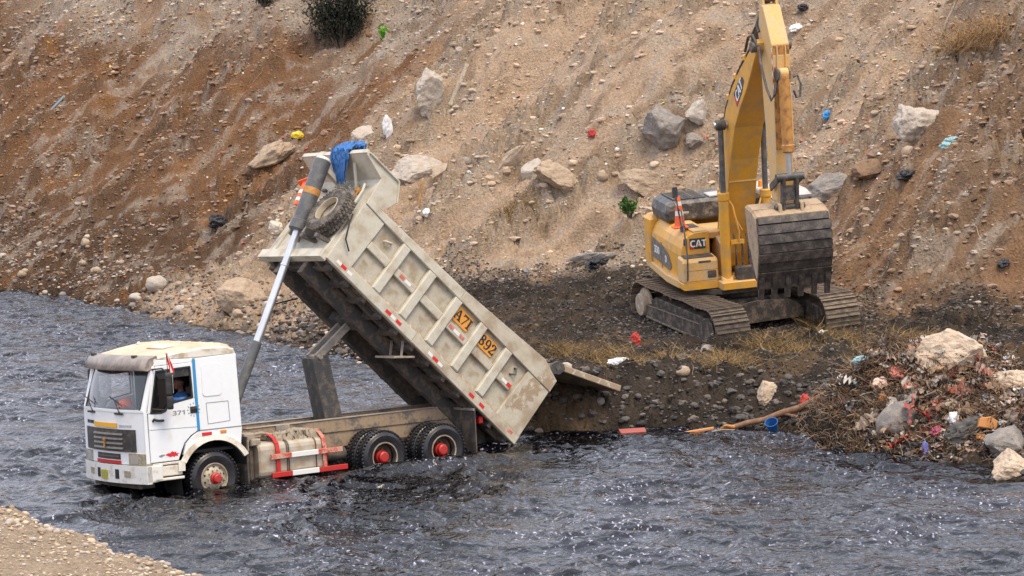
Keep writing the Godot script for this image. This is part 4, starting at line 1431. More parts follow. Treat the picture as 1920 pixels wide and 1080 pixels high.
	part(board, "board_strut", Shape.new().bar(Vector3(2.55, -0.02, 1.02), Vector3(2.72, -0.29, 1.02), 0.02, 0.05).bar(Vector3(2.55, -0.02, 0.62), Vector3(2.72, -0.29, 0.62), 0.02, 0.05), M.chassis_top)
	part(b, "hinge_block", Shape.new().box(Vector3(5.55, -0.26, 0.44), Vector3(0.45, 0.34, 0.22), 0.03).box(Vector3(5.55, -0.26, -0.44), Vector3(0.45, 0.34, 0.22), 0.03), M.steel_dark)
	part(b, "air_hose", Shape.new().tube([Vector3(4.5, -0.30, 0.30), Vector3(4.9, -0.55, 0.36), Vector3(5.3, -0.55, 0.34), Vector3(5.6, -0.30, 0.36)], 0.018, 6).tube([Vector3(0.3, -0.30, -0.62), Vector3(0.55, -0.75, -0.70), Vector3(0.9, -0.30, -0.66)], 0.02, 6), M.black)
	# the tailgate, hung from the top corners and lying out over the heap
	var gate := Node3D.new()
	gate.name = "tailgate"
	b.add_child(gate)
	gate.transform = Transform3D(Basis(Vector3.BACK, 0.405), Vector3(5.80, 1.90, 0))
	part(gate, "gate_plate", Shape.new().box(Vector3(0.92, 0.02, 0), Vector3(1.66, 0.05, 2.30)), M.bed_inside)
	part(gate, "gate_frame", Shape.new().box(Vector3(0.92, 0.06, 1.14), Vector3(1.74, 0.13, 0.10), 0.012).box(Vector3(0.92, 0.06, -1.14), Vector3(1.74, 0.13, 0.10), 0.012).box(Vector3(1.75, 0.06, 0), Vector3(0.10, 0.13, 2.16), 0.012).box(Vector3(0.12, 0.06, 0), Vector3(0.10, 0.13, 2.16), 0.012), M.bed_mud)
	for k in 3:
		part(gate, "gate_rib", Shape.new().box(Vector3(0.92, 0.09, -0.57 + 0.57 * k), Vector3(1.5, 0.10, 0.12), 0.012), M.bed_dirty)
	for s in [-1.0, 1.0]:
		part(gate, "hinge_ear", Shape.new().prism(vec2s([-0.16, -0.16, 0.12, -0.10, 0.22, 0.04, 0.16, 0.14, -0.02, 0.16, -0.16, 0.06]), 1.20 * s - 0.025, 1.20 * s + 0.025, 0.008).cyl(Vector3(0, 0, 1.16 * s), Vector3(0, 0, 1.25 * s), 0.035), M.steel_dark)


# ---------------------------------------------------------------- bodies: a smooth skin over tapered bones

func skin_over(bones: Array, cell: float, blend: float, into: Shape) -> void:
	# bones are [from, to, radius, radius]; surface nets over the blended distance
	var lo := Vector3.INF
	var hi := -Vector3.INF
	for b in bones:
		for e in 2:
			var r: Vector3 = Vector3.ONE * (b[2 + e] + cell * 3.0)
			lo = lo.min(b[e] - r)
			hi = hi.max(b[e] + r)
	var nx := int((hi.x - lo.x) / cell) + 2
	var ny := int((hi.y - lo.y) / cell) + 2
	var nz := int((hi.z - lo.z) / cell) + 2
	var f := PackedFloat32Array()
	f.resize(nx * ny * nz)
	f.fill(1.0)
	for b in bones:
		var a: Vector3 = b[0]
		var ab: Vector3 = b[1] - b[0]
		var l2 := maxf(ab.length_squared(), 1e-8)
		var rad: Vector3 = Vector3.ONE * (maxf(b[2], b[3]) + blend * 2.0 + cell * 2.0)
		var i0 := ((a.min(b[1]) - rad - lo) / cell).floor().max(Vector3.ZERO)
		var i1 := ((a.max(b[1]) + rad - lo) / cell).ceil().min(Vector3(nx - 1, ny - 1, nz - 1))
		for k in range(int(i0.z), int(i1.z) + 1):
			for j in range(int(i0.y), int(i1.y) + 1):
				for i in range(int(i0.x), int(i1.x) + 1):
					var p := lo + Vector3(i, j, k) * cell
					var t := clampf((p - a).dot(ab) / l2, 0, 1)
					var d: float = (p - a - ab * t).length() - lerpf(b[2], b[3], t)
					var at := (k * ny + j) * nx + i
					var h := maxf(blend - absf(f[at] - d), 0.0) / blend
					f[at] = minf(f[at], d) - h * h * blend * 0.25
	var verts := {}
	for k in nz - 1:
		for j in ny - 1:
			for i in nx - 1:
				var at := (k * ny + j) * nx + i
				var sum := Vector3.ZERO
				var n := 0
				var v := [f[at], f[at + 1], f[at + nx], f[at + nx + 1], f[at + nx * ny], f[at + nx * ny + 1], f[at + nx * ny + nx], f[at + nx * ny + nx + 1]]
				var inside := 0
				for q in 8:
					inside += int(v[q] < 0.0)
				if inside == 0 or inside == 8:
					continue
				for e in [[0, 1], [2, 3], [4, 5], [6, 7], [0, 2], [1, 3], [4, 6], [5, 7], [0, 4], [1, 5], [2, 6], [3, 7]]:
					var a: float = v[e[0]]
					var b: float = v[e[1]]
					if (a < 0.0) != (b < 0.0):
						var t := a / (a - b)
						var pa := Vector3(e[0] & 1, (e[0] >> 1) & 1, e[0] >> 2)
						var pb := Vector3(e[1] & 1, (e[1] >> 1) & 1, e[1] >> 2)
						sum += pa.lerp(pb, t)
						n += 1
				verts[at] = lo + (Vector3(i, j, k) + sum / n) * cell
	var stride := [1, nx, nx * ny]
	for k in range(1, nz - 1):
		for j in range(1, ny - 1):
			for i in range(1, nx - 1):
				var at := (k * ny + j) * nx + i
				for ax in 3:
					var inside: bool = f[at] < 0.0
					if inside == (f[at + stride[ax]] < 0.0):
						continue
					var s1: int = stride[(ax + 1) % 3]
					var s2: int = stride[(ax + 2) % 3]
					var out := Vector3(int(ax == 0), int(ax == 1), int(ax == 2)) * (1.0 if inside else -1.0)
					into.quad(verts[at], verts[at - s1], verts[at - s1 - s2], verts[at - s2], out, into.group)
	into.group += 1


func build_truck_extras() -> void:
	# the driver, seated at the left-hand wheel with an elbow on the sill
	var seat := Vector3(0.28, 1.50, -0.62)
	var man := thing("person", "driver in a blue overall behind the truck's open left window", "person", truck_place)
	var hip := seat + Vector3(0, 0.10, 0)
	var neck := seat + Vector3(0.02, 0.62, 0)
	var body := Shape.new()
	var bones := []
	for s in [-1.0, 1.0]:
		var h := hip + Vector3(0.0, 0, 0.09 * s)
		var kn := h + Vector3(0.44, 0.06, 0.06 * s)
		bones.append([h, kn, 0.095, 0.065])
		bones.append([kn, kn + Vector3(0.16, -0.42, 0.0), 0.062, 0.042])
		bones.append([kn + Vector3(0.16, -0.42, 0.0), kn + Vector3(0.32, -0.45, 0.0), 0.045, 0.035])
	bones.append([hip, hip + Vector3(0.0, 0.22, 0), 0.15, 0.14])
	bones.append([hip + Vector3(0.0, 0.22, 0), neck + Vector3(0, -0.12, 0), 0.145, 0.16])
	bones.append([neck + Vector3(0, -0.10, -0.17), neck + Vector3(0, -0.10, 0.17), 0.075, 0.075])
	var sl := neck + Vector3(0, -0.09, -0.20)
	var el := Vector3(0.56, 2.02, -1.10)
	var hl := Vector3(0.80, 2.05, -0.80)
	bones.append([sl, el, 0.066, 0.050])
	bones.append([el, hl, 0.048, 0.036])
	var sr := neck + Vector3(0, -0.09, 0.20)
	var er := Vector3(0.50, 1.86, -0.28)
	var hr := Vector3(0.80, 1.96, -0.42)
	bones.append([sr, er, 0.062, 0.048])
	bones.append([er, hr, 0.046, 0.034])
	skin_over(bones, 0.022, 0.05, body)
	part(man, "overall", body, M.blue_cloth)
	var head := Shape.new()
	var hc := neck + Vector3(0.05, 0.20, 0)
	skin_over([[neck + Vector3(0, -0.03, 0), hc + Vector3(-0.02, -0.06, 0), 0.055, 0.055], [hc + Vector3(-0.015, 0.03, 0), hc + Vector3(0.0, 0.0, 0), 0.098, 0.095], [hc + Vector3(0.03, -0.04, 0), hc + Vector3(0.055, -0.085, 0), 0.065, 0.04], [hc + Vector3(0.095, 0.0, 0), hc + Vector3(0.112, -0.03, 0), 0.012, 0.016], [hc + Vector3(0.0, -0.01, -0.09), hc + Vector3(0.0, -0.035, -0.092), 0.02, 0.014], [hc + Vector3(0.0, -0.01, 0.09), hc + Vector3(0.0, -0.035, 0.092), 0.02, 0.014]], 0.010, 0.03, head)
	for h in [[hl, Vector3(0.06, 0.02, 0.05)], [hr, Vector3(0.07, 0.0, 0.0)]]:
		var fingers := [[h[0], h[0] + h[1] * 0.9, 0.032, 0.034]]
		for k in 4:
			var root: Vector3 = h[0] + h[1] + Vector3(0, 0.027 - 0.018 * k, 0)
			fingers.append([root, root + h[1] * (0.5 - 0.06 * absf(k - 1.3)), 0.0095, 0.009])
			fingers.append([root + h[1] * (0.5 - 0.06 * absf(k - 1.3)), root + h[1] * 0.35 + Vector3(-0.005, -0.004, 0.035), 0.009, 0.008])
		fingers.append([h[0] + Vector3(0.01, 0.02, 0.01), h[0] + h[1] * 0.6 + Vector3(0, 0.05, 0.01), 0.012, 0.010])
		skin_over(fingers, 0.006, 0.012, head)
	part(man, "head_and_hands", head, M.skin)
	var eyes := Shape.new()
	for s in [-1.0, 1.0]:
		eyes.box(hc + Vector3(0.088, 0.018, 0.034 * s), Vector3(0.012, 0.012, 0.024), 0.004)
	eyes.box(hc + Vector3(0.093, -0.062, 0), Vector3(0.012, 0.008, 0.045), 0.002)
	part(man, "eyes_and_mouth", eyes, M.lettering)
	var hair := Shape.new()
	hair.ring([Vector2(0.104, 0.0), Vector2(0.106, 0.03), Vector2(0.085, 0.075), Vector2(0.05, 0.098), Vector2(0.0, 0.105)], hc + Vector3(-0.018, 0.025, 0), Vector3(-0.25, 1, 0), 18)
	part(man, "hair", hair, M.lettering)
	# on the dashboard: an orange hard hat
	var hat := Shape.new()
	hat.ring([Vector2(0.165, 0.0), Vector2(0.165, 0.012), Vector2(0.135, 0.02), Vector2(0.13, 0.07), Vector2(0.10, 0.125), Vector2(0.05, 0.152), Vector2(0.0, 0.156)], Vector3(1.28, 1.935, -0.17), Vector3.UP, 24)
	hat.bar(Vector3(1.16, 2.075, -0.17), Vector3(1.40, 2.075, -0.17), 0.03, 0.03, 0.01)
	solo("hard_hat", hat, M.orange, truck_place, "orange hard hat lying on the truck's dashboard behind the windscreen", "hard hat")
	# small flag tied over the left mirror
	var flag := Node3D.new()
	flag = thing("flag", "small red and white flag hanging over the truck's left mirror", "flag", truck_place)
	for k in 3:
		var p := []
		for j in 7:
			for i in 4:
				var w := (k + i / 3.0) / 3.0
				var y := 2.95 - j / 6.0 * 0.37 + w * 0.02
				p.append(Vector3(1.08 - w * 0.10 * (0.35 + j / 6.0 * 0.65) - j * 0.008, y, -1.53 + 0.02 * sin(w * 7.0 + j * 0.9)))
		part(flag, "white_band" if k == 1 else "red_band", Shape.new().sheet(p, 3, 6, Vector3.ZERO), M.white_print if k == 1 else M.red_print)
	part(flag, "stick", Shape.new().cyl(Vector3(1.085, 2.97, -1.53), Vector3(1.06, 2.50, -1.52), 0.007, 0.007, 6), M.black)
	# canvas bundle on the fuel tank
	var cloth := Shape.new()
	for k in 4:
		var p := []
		var n := noise(300 + k, 2.4, 3)
		for j in 9:
			for i in 19:
				var x := -1.45 - k * 0.24 - i / 18.0 * 0.36
				var w := j / 8.0
				p.append(Vector3(x + 0.05 * n.get_noise_2d(j, i), 1.06 + 0.10 * sin(w * PI) + 0.14 * n.get_noise_2d(i * 0.4, j * 0.5) - maxf(w - 0.6, 0) * 0.35, -0.72 - w * 0.40 + 0.05 * n.get_noise_2d(i * 0.6 + 30, j * 0.4)))
		cloth.sheet(p, 18, 8, Vector3.UP)
	cloth.tube([Vector3(-1.42, 1.13, -0.86), Vector3(-1.7, 1.15, -0.94), Vector3(-1.95, 1.20, -0.90), Vector3(-2.3, 1.16, -0.92)], 0.05, 8)
	solo("canvas_sheet", cloth, M.canvas, truck_place, "crumpled dusty canvas bundled on the truck's fuel tank", "canvas")
	# blue jacket flung over the cab guard of the bed
	var place := truck_place * bed_place
	var jacket := Shape.new()
	var n1 := noise(310, 1.0, 4)
	for layer in 2:
		var p := []
		for j in 41:
			for i in 45:
				var w := i / 44.0
				var l := j / 40.0
				var wid := lerpf(0.74, 0.34, smoothstep(0.35, 1.0, l))
				var z := 0.28 + (w - 0.5) * wid - l * 0.06
				var fold := absf(n1.get_noise_2d(w * 4.5 + layer * 9.0 + l * 1.5, l * 3.0)) * 0.34 - 0.05 + n1.get_noise_2d(w * 11.0, l * 9.0) * 0.05 + sin(w * 21.0 + l * 6.0) * 0.02
				# lies on the lip, then hangs towards the ground, which in bed axes is down and back
				var pos: Vector3
				if l < 0.38:
					var q := l / 0.38
					pos = Vector3(lerpf(-0.30, -0.66, q), 2.30 + 0.20 * sin(q * PI) + 0.05 * layer + fold, z)
				else:
					var q := (l - 0.38) / 0.62
					pos = Vector3(-0.68 - 0.03 * layer + 0.43 * q - 0.05 * sin(q * PI) + fold * 0.6, 2.28 - 0.46 * q - fold * 0.5, z)
				p.append(pos)
		jacket.sheet(p, 44, 40, Vector3(-0.6, 0.8, 0) if layer == 1 else Vector3.ZERO)
	solo("jacket", jacket, M.blue_cloth, place, "blue jacket draped over the front lip of the raised tipper bed", "jacket")
	# traffic cone tied to the front wall, beside the ram
	var cone := traffic_cone("orange and white traffic cone lying beside the ram on the raised bed's front wall", 0.62)
	cone.transform = place * Transform3D(Basis(Vector3.RIGHT, Vector3.UP, Vector3.BACK).rotated(Vector3.BACK, 0.10).rotated(Vector3.RIGHT, 2.85), Vector3(-0.20, 1.80, -1.04))
	# a white sack jammed at the foot of the front wall
	solo("sack", lump(320, Vector3(0.30, 0.26, 0.34), 0.16), M.cream, place * Transform3D(Basis(), Vector3(-0.26, 0.62, -1.02)), "dirty white sack tied low on the far side of the bed's front wall", "sack")


func traffic_cone(label: String, height: float) -> Node3D:
	var c := thing("traffic_cone", label, "traffic cone", Transform3D())
	var h := height
	part(c, "cone_body", Shape.new().ring([Vector2(0.155, 0.03), Vector2(0.135, 0.05), Vector2(0.105, h * 0.40)], Vector3.ZERO, Vector3.UP, 24).ring([Vector2(0.092, h * 0.55), Vector2(0.075, h * 0.72)], Vector3.ZERO, Vector3.UP, 24).ring([Vector2(0.06, h * 0.85), Vector2(0.038, h * 0.98), Vector2(0.03, h), Vector2(0.0, h)], Vector3.ZERO, Vector3.UP, 24), M.orange)
	part(c, "reflective_band", Shape.new().ring([Vector2(0.106, h * 0.40), Vector2(0.093, h * 0.55)], Vector3.ZERO, Vector3.UP, 24).ring([Vector2(0.076, h * 0.72), Vector2(0.061, h * 0.85)], Vector3.ZERO, Vector3.UP, 24), M.white_print)
	part(c, "base", Shape.new().prism(vec2s(rounded(-0.19, -0.19, 0.19, 0.19, 0.05)), 0.0, 0.035, 0.008, Transform3D(Basis(Vector3.RIGHT, Vector3.BACK, Vector3.UP), Vector3.ZERO)), M.orange)
	return c


func lump(seed_: int, size: Vector3, rough: float, times := 3) -> ArrayMesh:
	# crumpled plastic, cloth or clay
	var ico := icosphere(times)
	var n := noise(seed_, 1.1, 4)
	var n2 := noise(seed_ + 1, 2.2, 3)
	var pts: Array = ico[0].duplicate()
	for i in pts.size():
		var p: Vector3 = pts[i]
		p *= 1.0 + rough * 2.2 * n.get_noise_3dv(p) - rough * 1.4 * absf(n2.get_noise_3dv(p))
		pts[i] = p * size * 0.5
	var sh := Shape.new()
	var t: Array = ico[1]
	for i in range(0, t.size(), 3):
		var a: Vector3 = pts[t[i]]
		sh.tri(a, pts[t[i + 1]], pts[t[i + 2]], a, -1)
	return sh.done()


# ---------------------------------------------------------------- the excavator
# excavator axes: x forward, y up, z to its right; the camera sees its front and right side

var digger_place := Transform3D()


func build_excavator() -> void:
	digger_place = Transform3D(tipped(1.9096, 0.0799, 0.0675), Vector3(5.746, 0.910, -14.290))
	var e := thing("excavator", "yellow tracked excavator on the dark far bank with its bucket hanging in front", "excavator", digger_place)
	build_tracks(e)
	build_upper(e, Transform3D(Basis(Vector3.UP, -0.14), Vector3.ZERO))


func build_tracks(e: Node3D) -> void:
	var r := 0.56
	var half := 2.12
	var shoe := Shape.new()
	shoe.box(Vector3(0, -0.012, 0), Vector3(0.200, 0.024, 0.90), 0.004)
	shoe.box(Vector3(0.078, 0.018, 0), Vector3(0.026, 0.052, 0.90), 0.008)
	shoe.box(Vector3(-0.02, 0.012, 0), Vector3(0.020, 0.036, 0.90), 0.006)
	shoe.box(Vector3(0, -0.045, 0), Vector3(0.19, 0.06, 0.20), 0.01)
	var shoe_mesh := shoe.done()
	for s in [-1.0, 1.0]:
		var tr := Node3D.new()
		tr.name = numbered(e, "track")
		e.add_child(tr, true)
		tr.position = Vector3(0, 0, 1.456 * s)
		# shoes round the loop: top run sags a little between its rollers
		var loop := 4.0 * half + TAU * (r + 0.03)
		var count := 56
		for k in count:
			var d := loop * k / count
			var rr := r + 0.03
			var pos: Vector3
			var turn := 0.0
			if d < 2 * half:
				pos = Vector3(-half + d, rr + rr - 0.03 * sin(PI * fmod(d, 1.41) / 1.41), 0)
				turn = 0.0
			elif d < 2 * half + PI * rr:
				var a := (d - 2 * half) / rr
				pos = Vector3(half + sin(a) * rr, rr + cos(a) * rr, 0)
				turn = -a
			elif d < 4 * half + PI * rr:
				pos = Vector3(half - (d - 2 * half - PI * rr), 0.0, 0)
				turn = PI
			else:
				var a := (d - 4 * half - PI * rr) / rr
				pos = Vector3(-half - sin(a) * rr, rr - cos(a) * rr, 0)
				turn = PI - a
			part(tr, "track_shoe", shoe_mesh, M.track, Transform3D(Basis(Vector3.BACK, turn), pos))
		var fr := Shape.new()
		fr.prism(vec2s([-1.85, 0.30, 1.55, 0.30, 1.95, 0.42, 2.05, 0.62, 1.95, 0.80, 1.3, 0.86, -1.5, 0.86, -1.9, 0.70]), -0.26, 0.26, 0.03)
		fr.prism(vec2s([-1.75, 0.34, 1.95, 0.34, 2.40, 0.44, 2.46, 0.66, 2.2, 0.83, 1.6, 0.74, -1.75, 0.66]), 0.27 if s > 0 else -0.42, 0.42 if s > 0 else -0.27, 0.02)
		part(tr, "track_frame", fr, M.track_frame)
		# a ledge along the outer side and the front guide plate
		part(tr, "frame_ledge", Shape.new().bar(Vector3(-1.7, 0.36, 0.435 * s), Vector3(1.9, 0.36, 0.435 * s), 0.03, 0.05, 0.006).bar(Vector3(-1.7, 0.665, 0.43 * s), Vector3(1.7, 0.745, 0.43 * s), 0.03, 0.03, 0.006), M.track)
		part(tr, "guide_plate", side([1.62, 0.34, 2.10, 0.16, 2.52, 0.34, 2.58, 0.62, 2.44, 0.88, 2.2, 0.98, 1.62, 0.75], 0.43 * s - 0.012, 0.43 * s + 0.012, 0.004), M.track_frame)
		var wh := part(tr, "sprocket", Shape.new().ring([Vector2(0.0, 0.16), Vector2(0.27, 0.16), Vector2(0.30, 0.12), Vector2(0.31, 0.02), Vector2(0.42, 0.0), Vector2(0.43, -0.05), Vector2(0.0, -0.06)], Vector3(-half, r + 0.03, 0.28 * s), Vector3(0, 0, s), 28), M.bed_mud)
		wh.name = "sprocket"
		part(tr, "idler", Shape.new().cyl(Vector3(half, r + 0.03, -0.16), Vector3(half, r + 0.03, 0.16), 0.50, 0.50, 28, 0.04), M.track_frame)
		for k in 8:
			part(tr, "roller", Shape.new().cyl(Vector3(-1.6 + k * 0.46, 0.17, -0.24), Vector3(-1.6 + k * 0.46, 0.17, 0.24), 0.125, 0.125, 14, 0.02), M.track_frame)
		for x in [-0.75, 0.75]:
			part(tr, "carrier_roller", Shape.new().cyl(Vector3(x, 0.98, -0.15), Vector3(x, 0.98, 0.15), 0.10, 0.10, 14, 0.02), M.track_frame)
	# the cross-shaped car body between the tracks
	var body := Shape.new()
	body.box(Vector3(0, 0.80, 0), Vector3(1.9, 0.50, 1.7), 0.06)
	for s in [-1.0, 1.0]:
		for f in [-1.0, 1.0]:
			body.prism(vec2s([0.3, 1.02, 1.15, 0.80, 1.35, 0.38, 1.05, 0.40, 0.85, 0.55, 0.3, 0.58]), -0.30, 0.30, 0.03, Transform3D(Basis(Vector3(0, 0, s), Vector3.UP, Vector3(f, 0, 0)), Vector3(0.75 * f, 0.02, 0)))
	part(e, "car_body", body, M.track_frame)
	part(e, "front_beam", Shape.new().prism(vec2s([-1.15, 0.46, 1.15, 0.46, 1.15, 0.72, 0.75, 0.95, 0.0, 1.02, -0.75, 0.95, -1.15, 0.72]), 0.0, 0.06, 0.01, Transform3D(Basis(Vector3.BACK, Vector3.UP, Vector3.RIGHT), Vector3(1.12, 0, 0))), M.track_frame)
	part(e, "swing_ring", Shape.new().cyl(Vector3(0, 1.05, 0), Vector3(0, 1.32, 0), 0.80, 0.80, 36, 0.02), M.track_frame)


func badge(parent: Node3D, at: Transform3D, width: float) -> void:
	var h := width * 0.66
	var b := part(parent, "badge", Shape.new().prism(vec2s([-width / 2, -h / 2, width / 2, -h / 2, width / 2, h / 2, -width / 2, h / 2]), 0.0, 0.006), M.badge, at)
	part(b, "red_corner", Shape.new().prism(vec2s([-width * 0.49, h * 0.40, -width * 0.49, -h * 0.49, -width * 0.20, -h * 0.49]), 0.007, 0.010), M.red_print)
	text_part(b, "lettering", "CAT", h * 0.62, M.white_lettering, Transform3D(Basis(), Vector3(width * 0.04, 0, 0.012)), false, true, 1.05)
	part(b, "yellow_triangle", Shape.new().prism(vec2s([-width * 0.10, -h * 0.24, width * 0.16, -h * 0.24, width * 0.03, h * 0.02]), 0.015, 0.018), M.cat_yellow)


func build_upper(e: Node3D, up: Transform3D) -> void:
	# deck with the walkway along the right side
	var deck := plan([-3.25, 1.2, -2.9, 1.62, -0.55, 1.76, 0.42, 1.70, 0.42, 0.82, 1.25, 0.82, 1.25, -0.62, 1.30, -1.66, -2.9, -1.62, -3.25, -1.2], 1.36, 1.56, 0.02)
	part(e, "deck", deck, M.cat_dusty, up)
	part(e, "deck_edge", Shape.new().box(Vector3(1.27, 1.46, 0.10), Vector3(0.05, 0.16, 1.42), 0.012), M.cat_yellow, up)
	part(e, "deck_skirt", plan([-2.6, 1.2, 0.5, 1.4, 1.1, 0.8, 1.1, -1.4, -2.6, -1.2], 1.24, 1.355), M.under, up)
	# right-hand side: long bonnet that rounds over at the top, tool box and step in front
	var sec := [0.86, 1.56, 1.60, 1.56, 1.615, 2.16, 1.585, 2.34, 1.51, 2.52, 1.38, 2.66, 1.22, 2.72, 0.86, 2.73]
	var house := part(e, "right_bonnet", across(sec, -2.42, 0.42, 0.02), M.cat_yellow, up)
	part(house, "bonnet_top", plan([-2.3, 0.90, -2.3, 1.26, 0.36, 1.26, 0.36, 0.90], 2.732, 2.738), M.cat_dusty)
	part(house, "grip_plate", plan([-0.75, 0.95, -0.75, 1.25, -0.15, 1.25, -0.15, 0.95], 2.7395, 2.7455), M.under)
	part(house, "side_stripe", Shape.new().prism(vec2s([-2.36, 1.72, -0.72, 1.62, -0.50, 1.74, -0.72, 2.02, -1.20, 2.16, -2.36, 2.24]), 1.618, 1.624, 0.0), M.stripe_grey)
	text_part(house, "lettering", "330", 0.19, M.white_lettering, Transform3D(Basis(), Vector3(-1.85, 1.96, 1.632)), false, true, 1.2)
	text_part(house, "lettering", "D", 0.17, M.white_lettering, Transform3D(Basis(), Vector3(-0.98, 1.86, 1.632)), false, true, 1.2)
	part(house, "panel_seam", Shape.new().box(Vector3(-1.42, 1.9, 1.620), Vector3(0.014, 0.66, 0.012)).box(Vector3(0.425, 2.17, 1.23), Vector3(0.012, 0.012, 0.7)), M.under)
	part(house, "recess", Shape.new().box(Vector3(0.424, 2.50, 1.48), Vector3(0.012, 0.16, 0.09)), M.under)
	badge(e, up * Transform3D(Basis(Vector3.FORWARD, Vector3.UP, Vector3.RIGHT), Vector3(0.424, 2.44, 1.17)), 0.40)
	var box := Shape.new()
	box.prism(vec2s([0.425, 1.56, 0.90, 1.56, 0.90, 2.06, 0.84, 2.14, 0.425, 2.17]), 0.80, 1.70, 0.03)
	var step := part(e, "tool_box", box, M.cat_dusty, up)
	part(step, "step_tread", Shape.new().prism(vec2s([0.45, 2.170, 0.80, 2.148, 0.80, 2.160, 0.45, 2.182]), 0.88, 1.62, 0.003), M.steel_dark)
	part(step, "step_notch", Shape.new().box(Vector3(0.895, 2.06, 1.14), Vector3(0.02, 0.05, 0.32), 0.008), M.under)
	part(step, "vent_grille", Shape.new().prism(vec2s(rounded(-0.11, -0.09, 0.11, 0.09, 0.03)), 0.0, 0.012, 0.003, Transform3D(Basis(Vector3.FORWARD, Vector3.UP, Vector3.RIGHT), Vector3(0.90, 1.74, 0.97))), M.under)
	part(step, "box_seam", Shape.new().box(Vector3(0.902, 1.86, 1.25), Vector3(0.008, 0.008, 0.88)).box(Vector3(0.902, 1.60, 1.25), Vector3(0.008, 0.012, 0.88)), M.cat_rusty)
	part(e, "sill_front", Shape.new().box(Vector3(0.66, 1.47, 1.25), Vector3(0.50, 0.17, 0.92), 0.02), M.cat_yellow, up)
	# rear: counterweight and the dark engine hood with its grilles
	var cw := []
	for k in 13:
		var a := lerpf(-0.5, 0.5, k / 12.0)
		cw.append_array([-3.55 + absf(a) ** 2.2 * 2.6, a * 3.3])
	cw.append_array([-2.43, 1.64, -2.43, -1.64])
	part(e, "counterweight", plan(cw, 1.40, 2.74, 0.10), M.cat_yellow, up)
	var hood := across([-1.45, 2.73, 1.46, 2.73, 1.50, 2.95, 1.44, 3.16, 1.25, 3.24, -1.3, 3.24, -1.45, 3.1], -2.75, -1.25, 0.07)
	var h := part(e, "engine_hood", hood, M.hood, up)
	part(h, "hood_lid", plan([-1.95, 0.30, -1.95, -0.9, -1.42, -0.9, -1.42, 0.30], 3.245, 3.30, 0.015), M.pale_roof)
	for k in 9:
		part(h, "grille_bar", Shape.new().bar(Vector3(-2.6 + k * 0.14, 3.262, 0.40), Vector3(-2.6 + k * 0.14, 3.262, 1.25), 0.035, 0.03, 0.004), M.steel_dark)
	for k in 4:
		part(h, "grille_rail", Shape.new().bar(Vector3(-2.65, 3.27, 0.42 + k * 0.27), Vector3(-1.42, 3.27, 0.42 + k * 0.27), 0.03, 0.024, 0.004), M.steel_dark)
	part(h, "hood_label", Shape.new().box(Vector3(-1.246, 2.95, 0.98), Vector3(0.006, 0.05, 0.16)), M.pale_roof)
	part(e, "middle_deck", plan([-1.3, -0.5, -1.3, 0.85, 0.0, 0.85, 0.0, 0.52, -0.5, -0.5], 2.45, 2.62, 0.02), M.cat_dusty, up)
	part(e, "engine_wall", Shape.new().box(Vector3(-1.05, 2.0, 0.10), Vector3(0.10, 0.90, 1.5), 0.01), M.under, up)
	# cab on the left
	var cab := Node3D.new()
	cab.name = "cab"
	e.add_child(cab)
	cab.transform = up
	part(cab, "cab_frame", side([-0.85, 1.57, 1.05, 1.57, 1.18, 2.0, 1.18, 2.3, -0.85, 2.3], -1.62, -0.58, 0.03), M.cat_dusty)
	for z in [-1.60, -0.60]:
		part(cab, "cab_post", Shape.new().bar(Vector3(1.16, 2.28, z), Vector3(0.95, 3.44, z), 0.06, 0.08, 0.015, Vector3.RIGHT).bar(Vector3(-0.82, 2.28, z), Vector3(-0.80, 3.44, z), 0.06, 0.08, 0.015, Vector3.RIGHT).bar(Vector3(0.1, 2.28, z), Vector3(0.1, 3.44, z), 0.05, 0.06, 0.015, Vector3.RIGHT), M.hood)
		part(cab, "side_window", side([-0.78, 2.30, 1.13, 2.30, 0.93, 3.42, -0.77, 3.42], z - 0.006, z + 0.006), M.glass)
	part(cab, "front_window", Shape.new().quad(Vector3(1.16, 2.30, -1.57), Vector3(1.16, 2.30, -0.63), Vector3(0.96, 3.42, -0.63), Vector3(0.96, 3.42, -1.57), Vector3.RIGHT), M.glass)
	part(cab, "rear_wall", Shape.new().box(Vector3(-0.80, 2.85, -1.10), Vector3(0.05, 1.1, 0.96), 0.01), M.hood)
	part(cab, "cab_seat", Shape.new().box(Vector3(0.0, 2.15, -1.1), Vector3(0.5, 0.2, 0.5), 0.05).box(Vector3(-0.25, 2.6, -1.1), Vector3(0.14, 0.75, 0.5), 0.05), M.under)
	part(cab, "cab_roof", side([-0.88, 3.43, 1.02, 3.43, 1.05, 3.50, 0.6, 3.58, -0.6, 3.58, -0.88, 3.52], -1.64, -0.56, 0.03), M.pale_roof)
	part(cab, "beacon", Shape.new().cyl(Vector3(-0.3, 3.58, -0.72), Vector3(-0.3, 3.74, -0.72), 0.06, 0.05, 14, 0.015), M.amber)
	part(e, "mast_base", Shape.new().box(Vector3(-1.1, 3.38, -0.75), Vector3(0.9, 0.28, 0.7), 0.03), M.pale_roof, up)
	# boom: a bent box beam, its two lift rams and hoses
	var back_edge := [-0.20, 1.75, -0.30, 2.2, -0.28, 2.48, -0.05, 3.3, 0.17, 4.02, 0.42, 4.72, 0.65, 5.27, 1.0, 5.76, 1.61, 6.34, 2.37, 6.86, 3.27, 7.38, 3.86, 7.70, 3.98, 7.62]
	var under_edge := [3.94, 7.46, 3.65, 7.22, 3.4, 6.96, 2.92, 6.47, 2.3, 5.97, 1.70, 5.39, 1.18, 4.54, 0.82, 3.71, 0.45, 2.59, 0.36, 2.1, 0.22, 1.75]
	var boom := part(e, "boom", side(back_edge + under_edge, -0.28, 0.44, 0.015), M.cat_yellow, up)
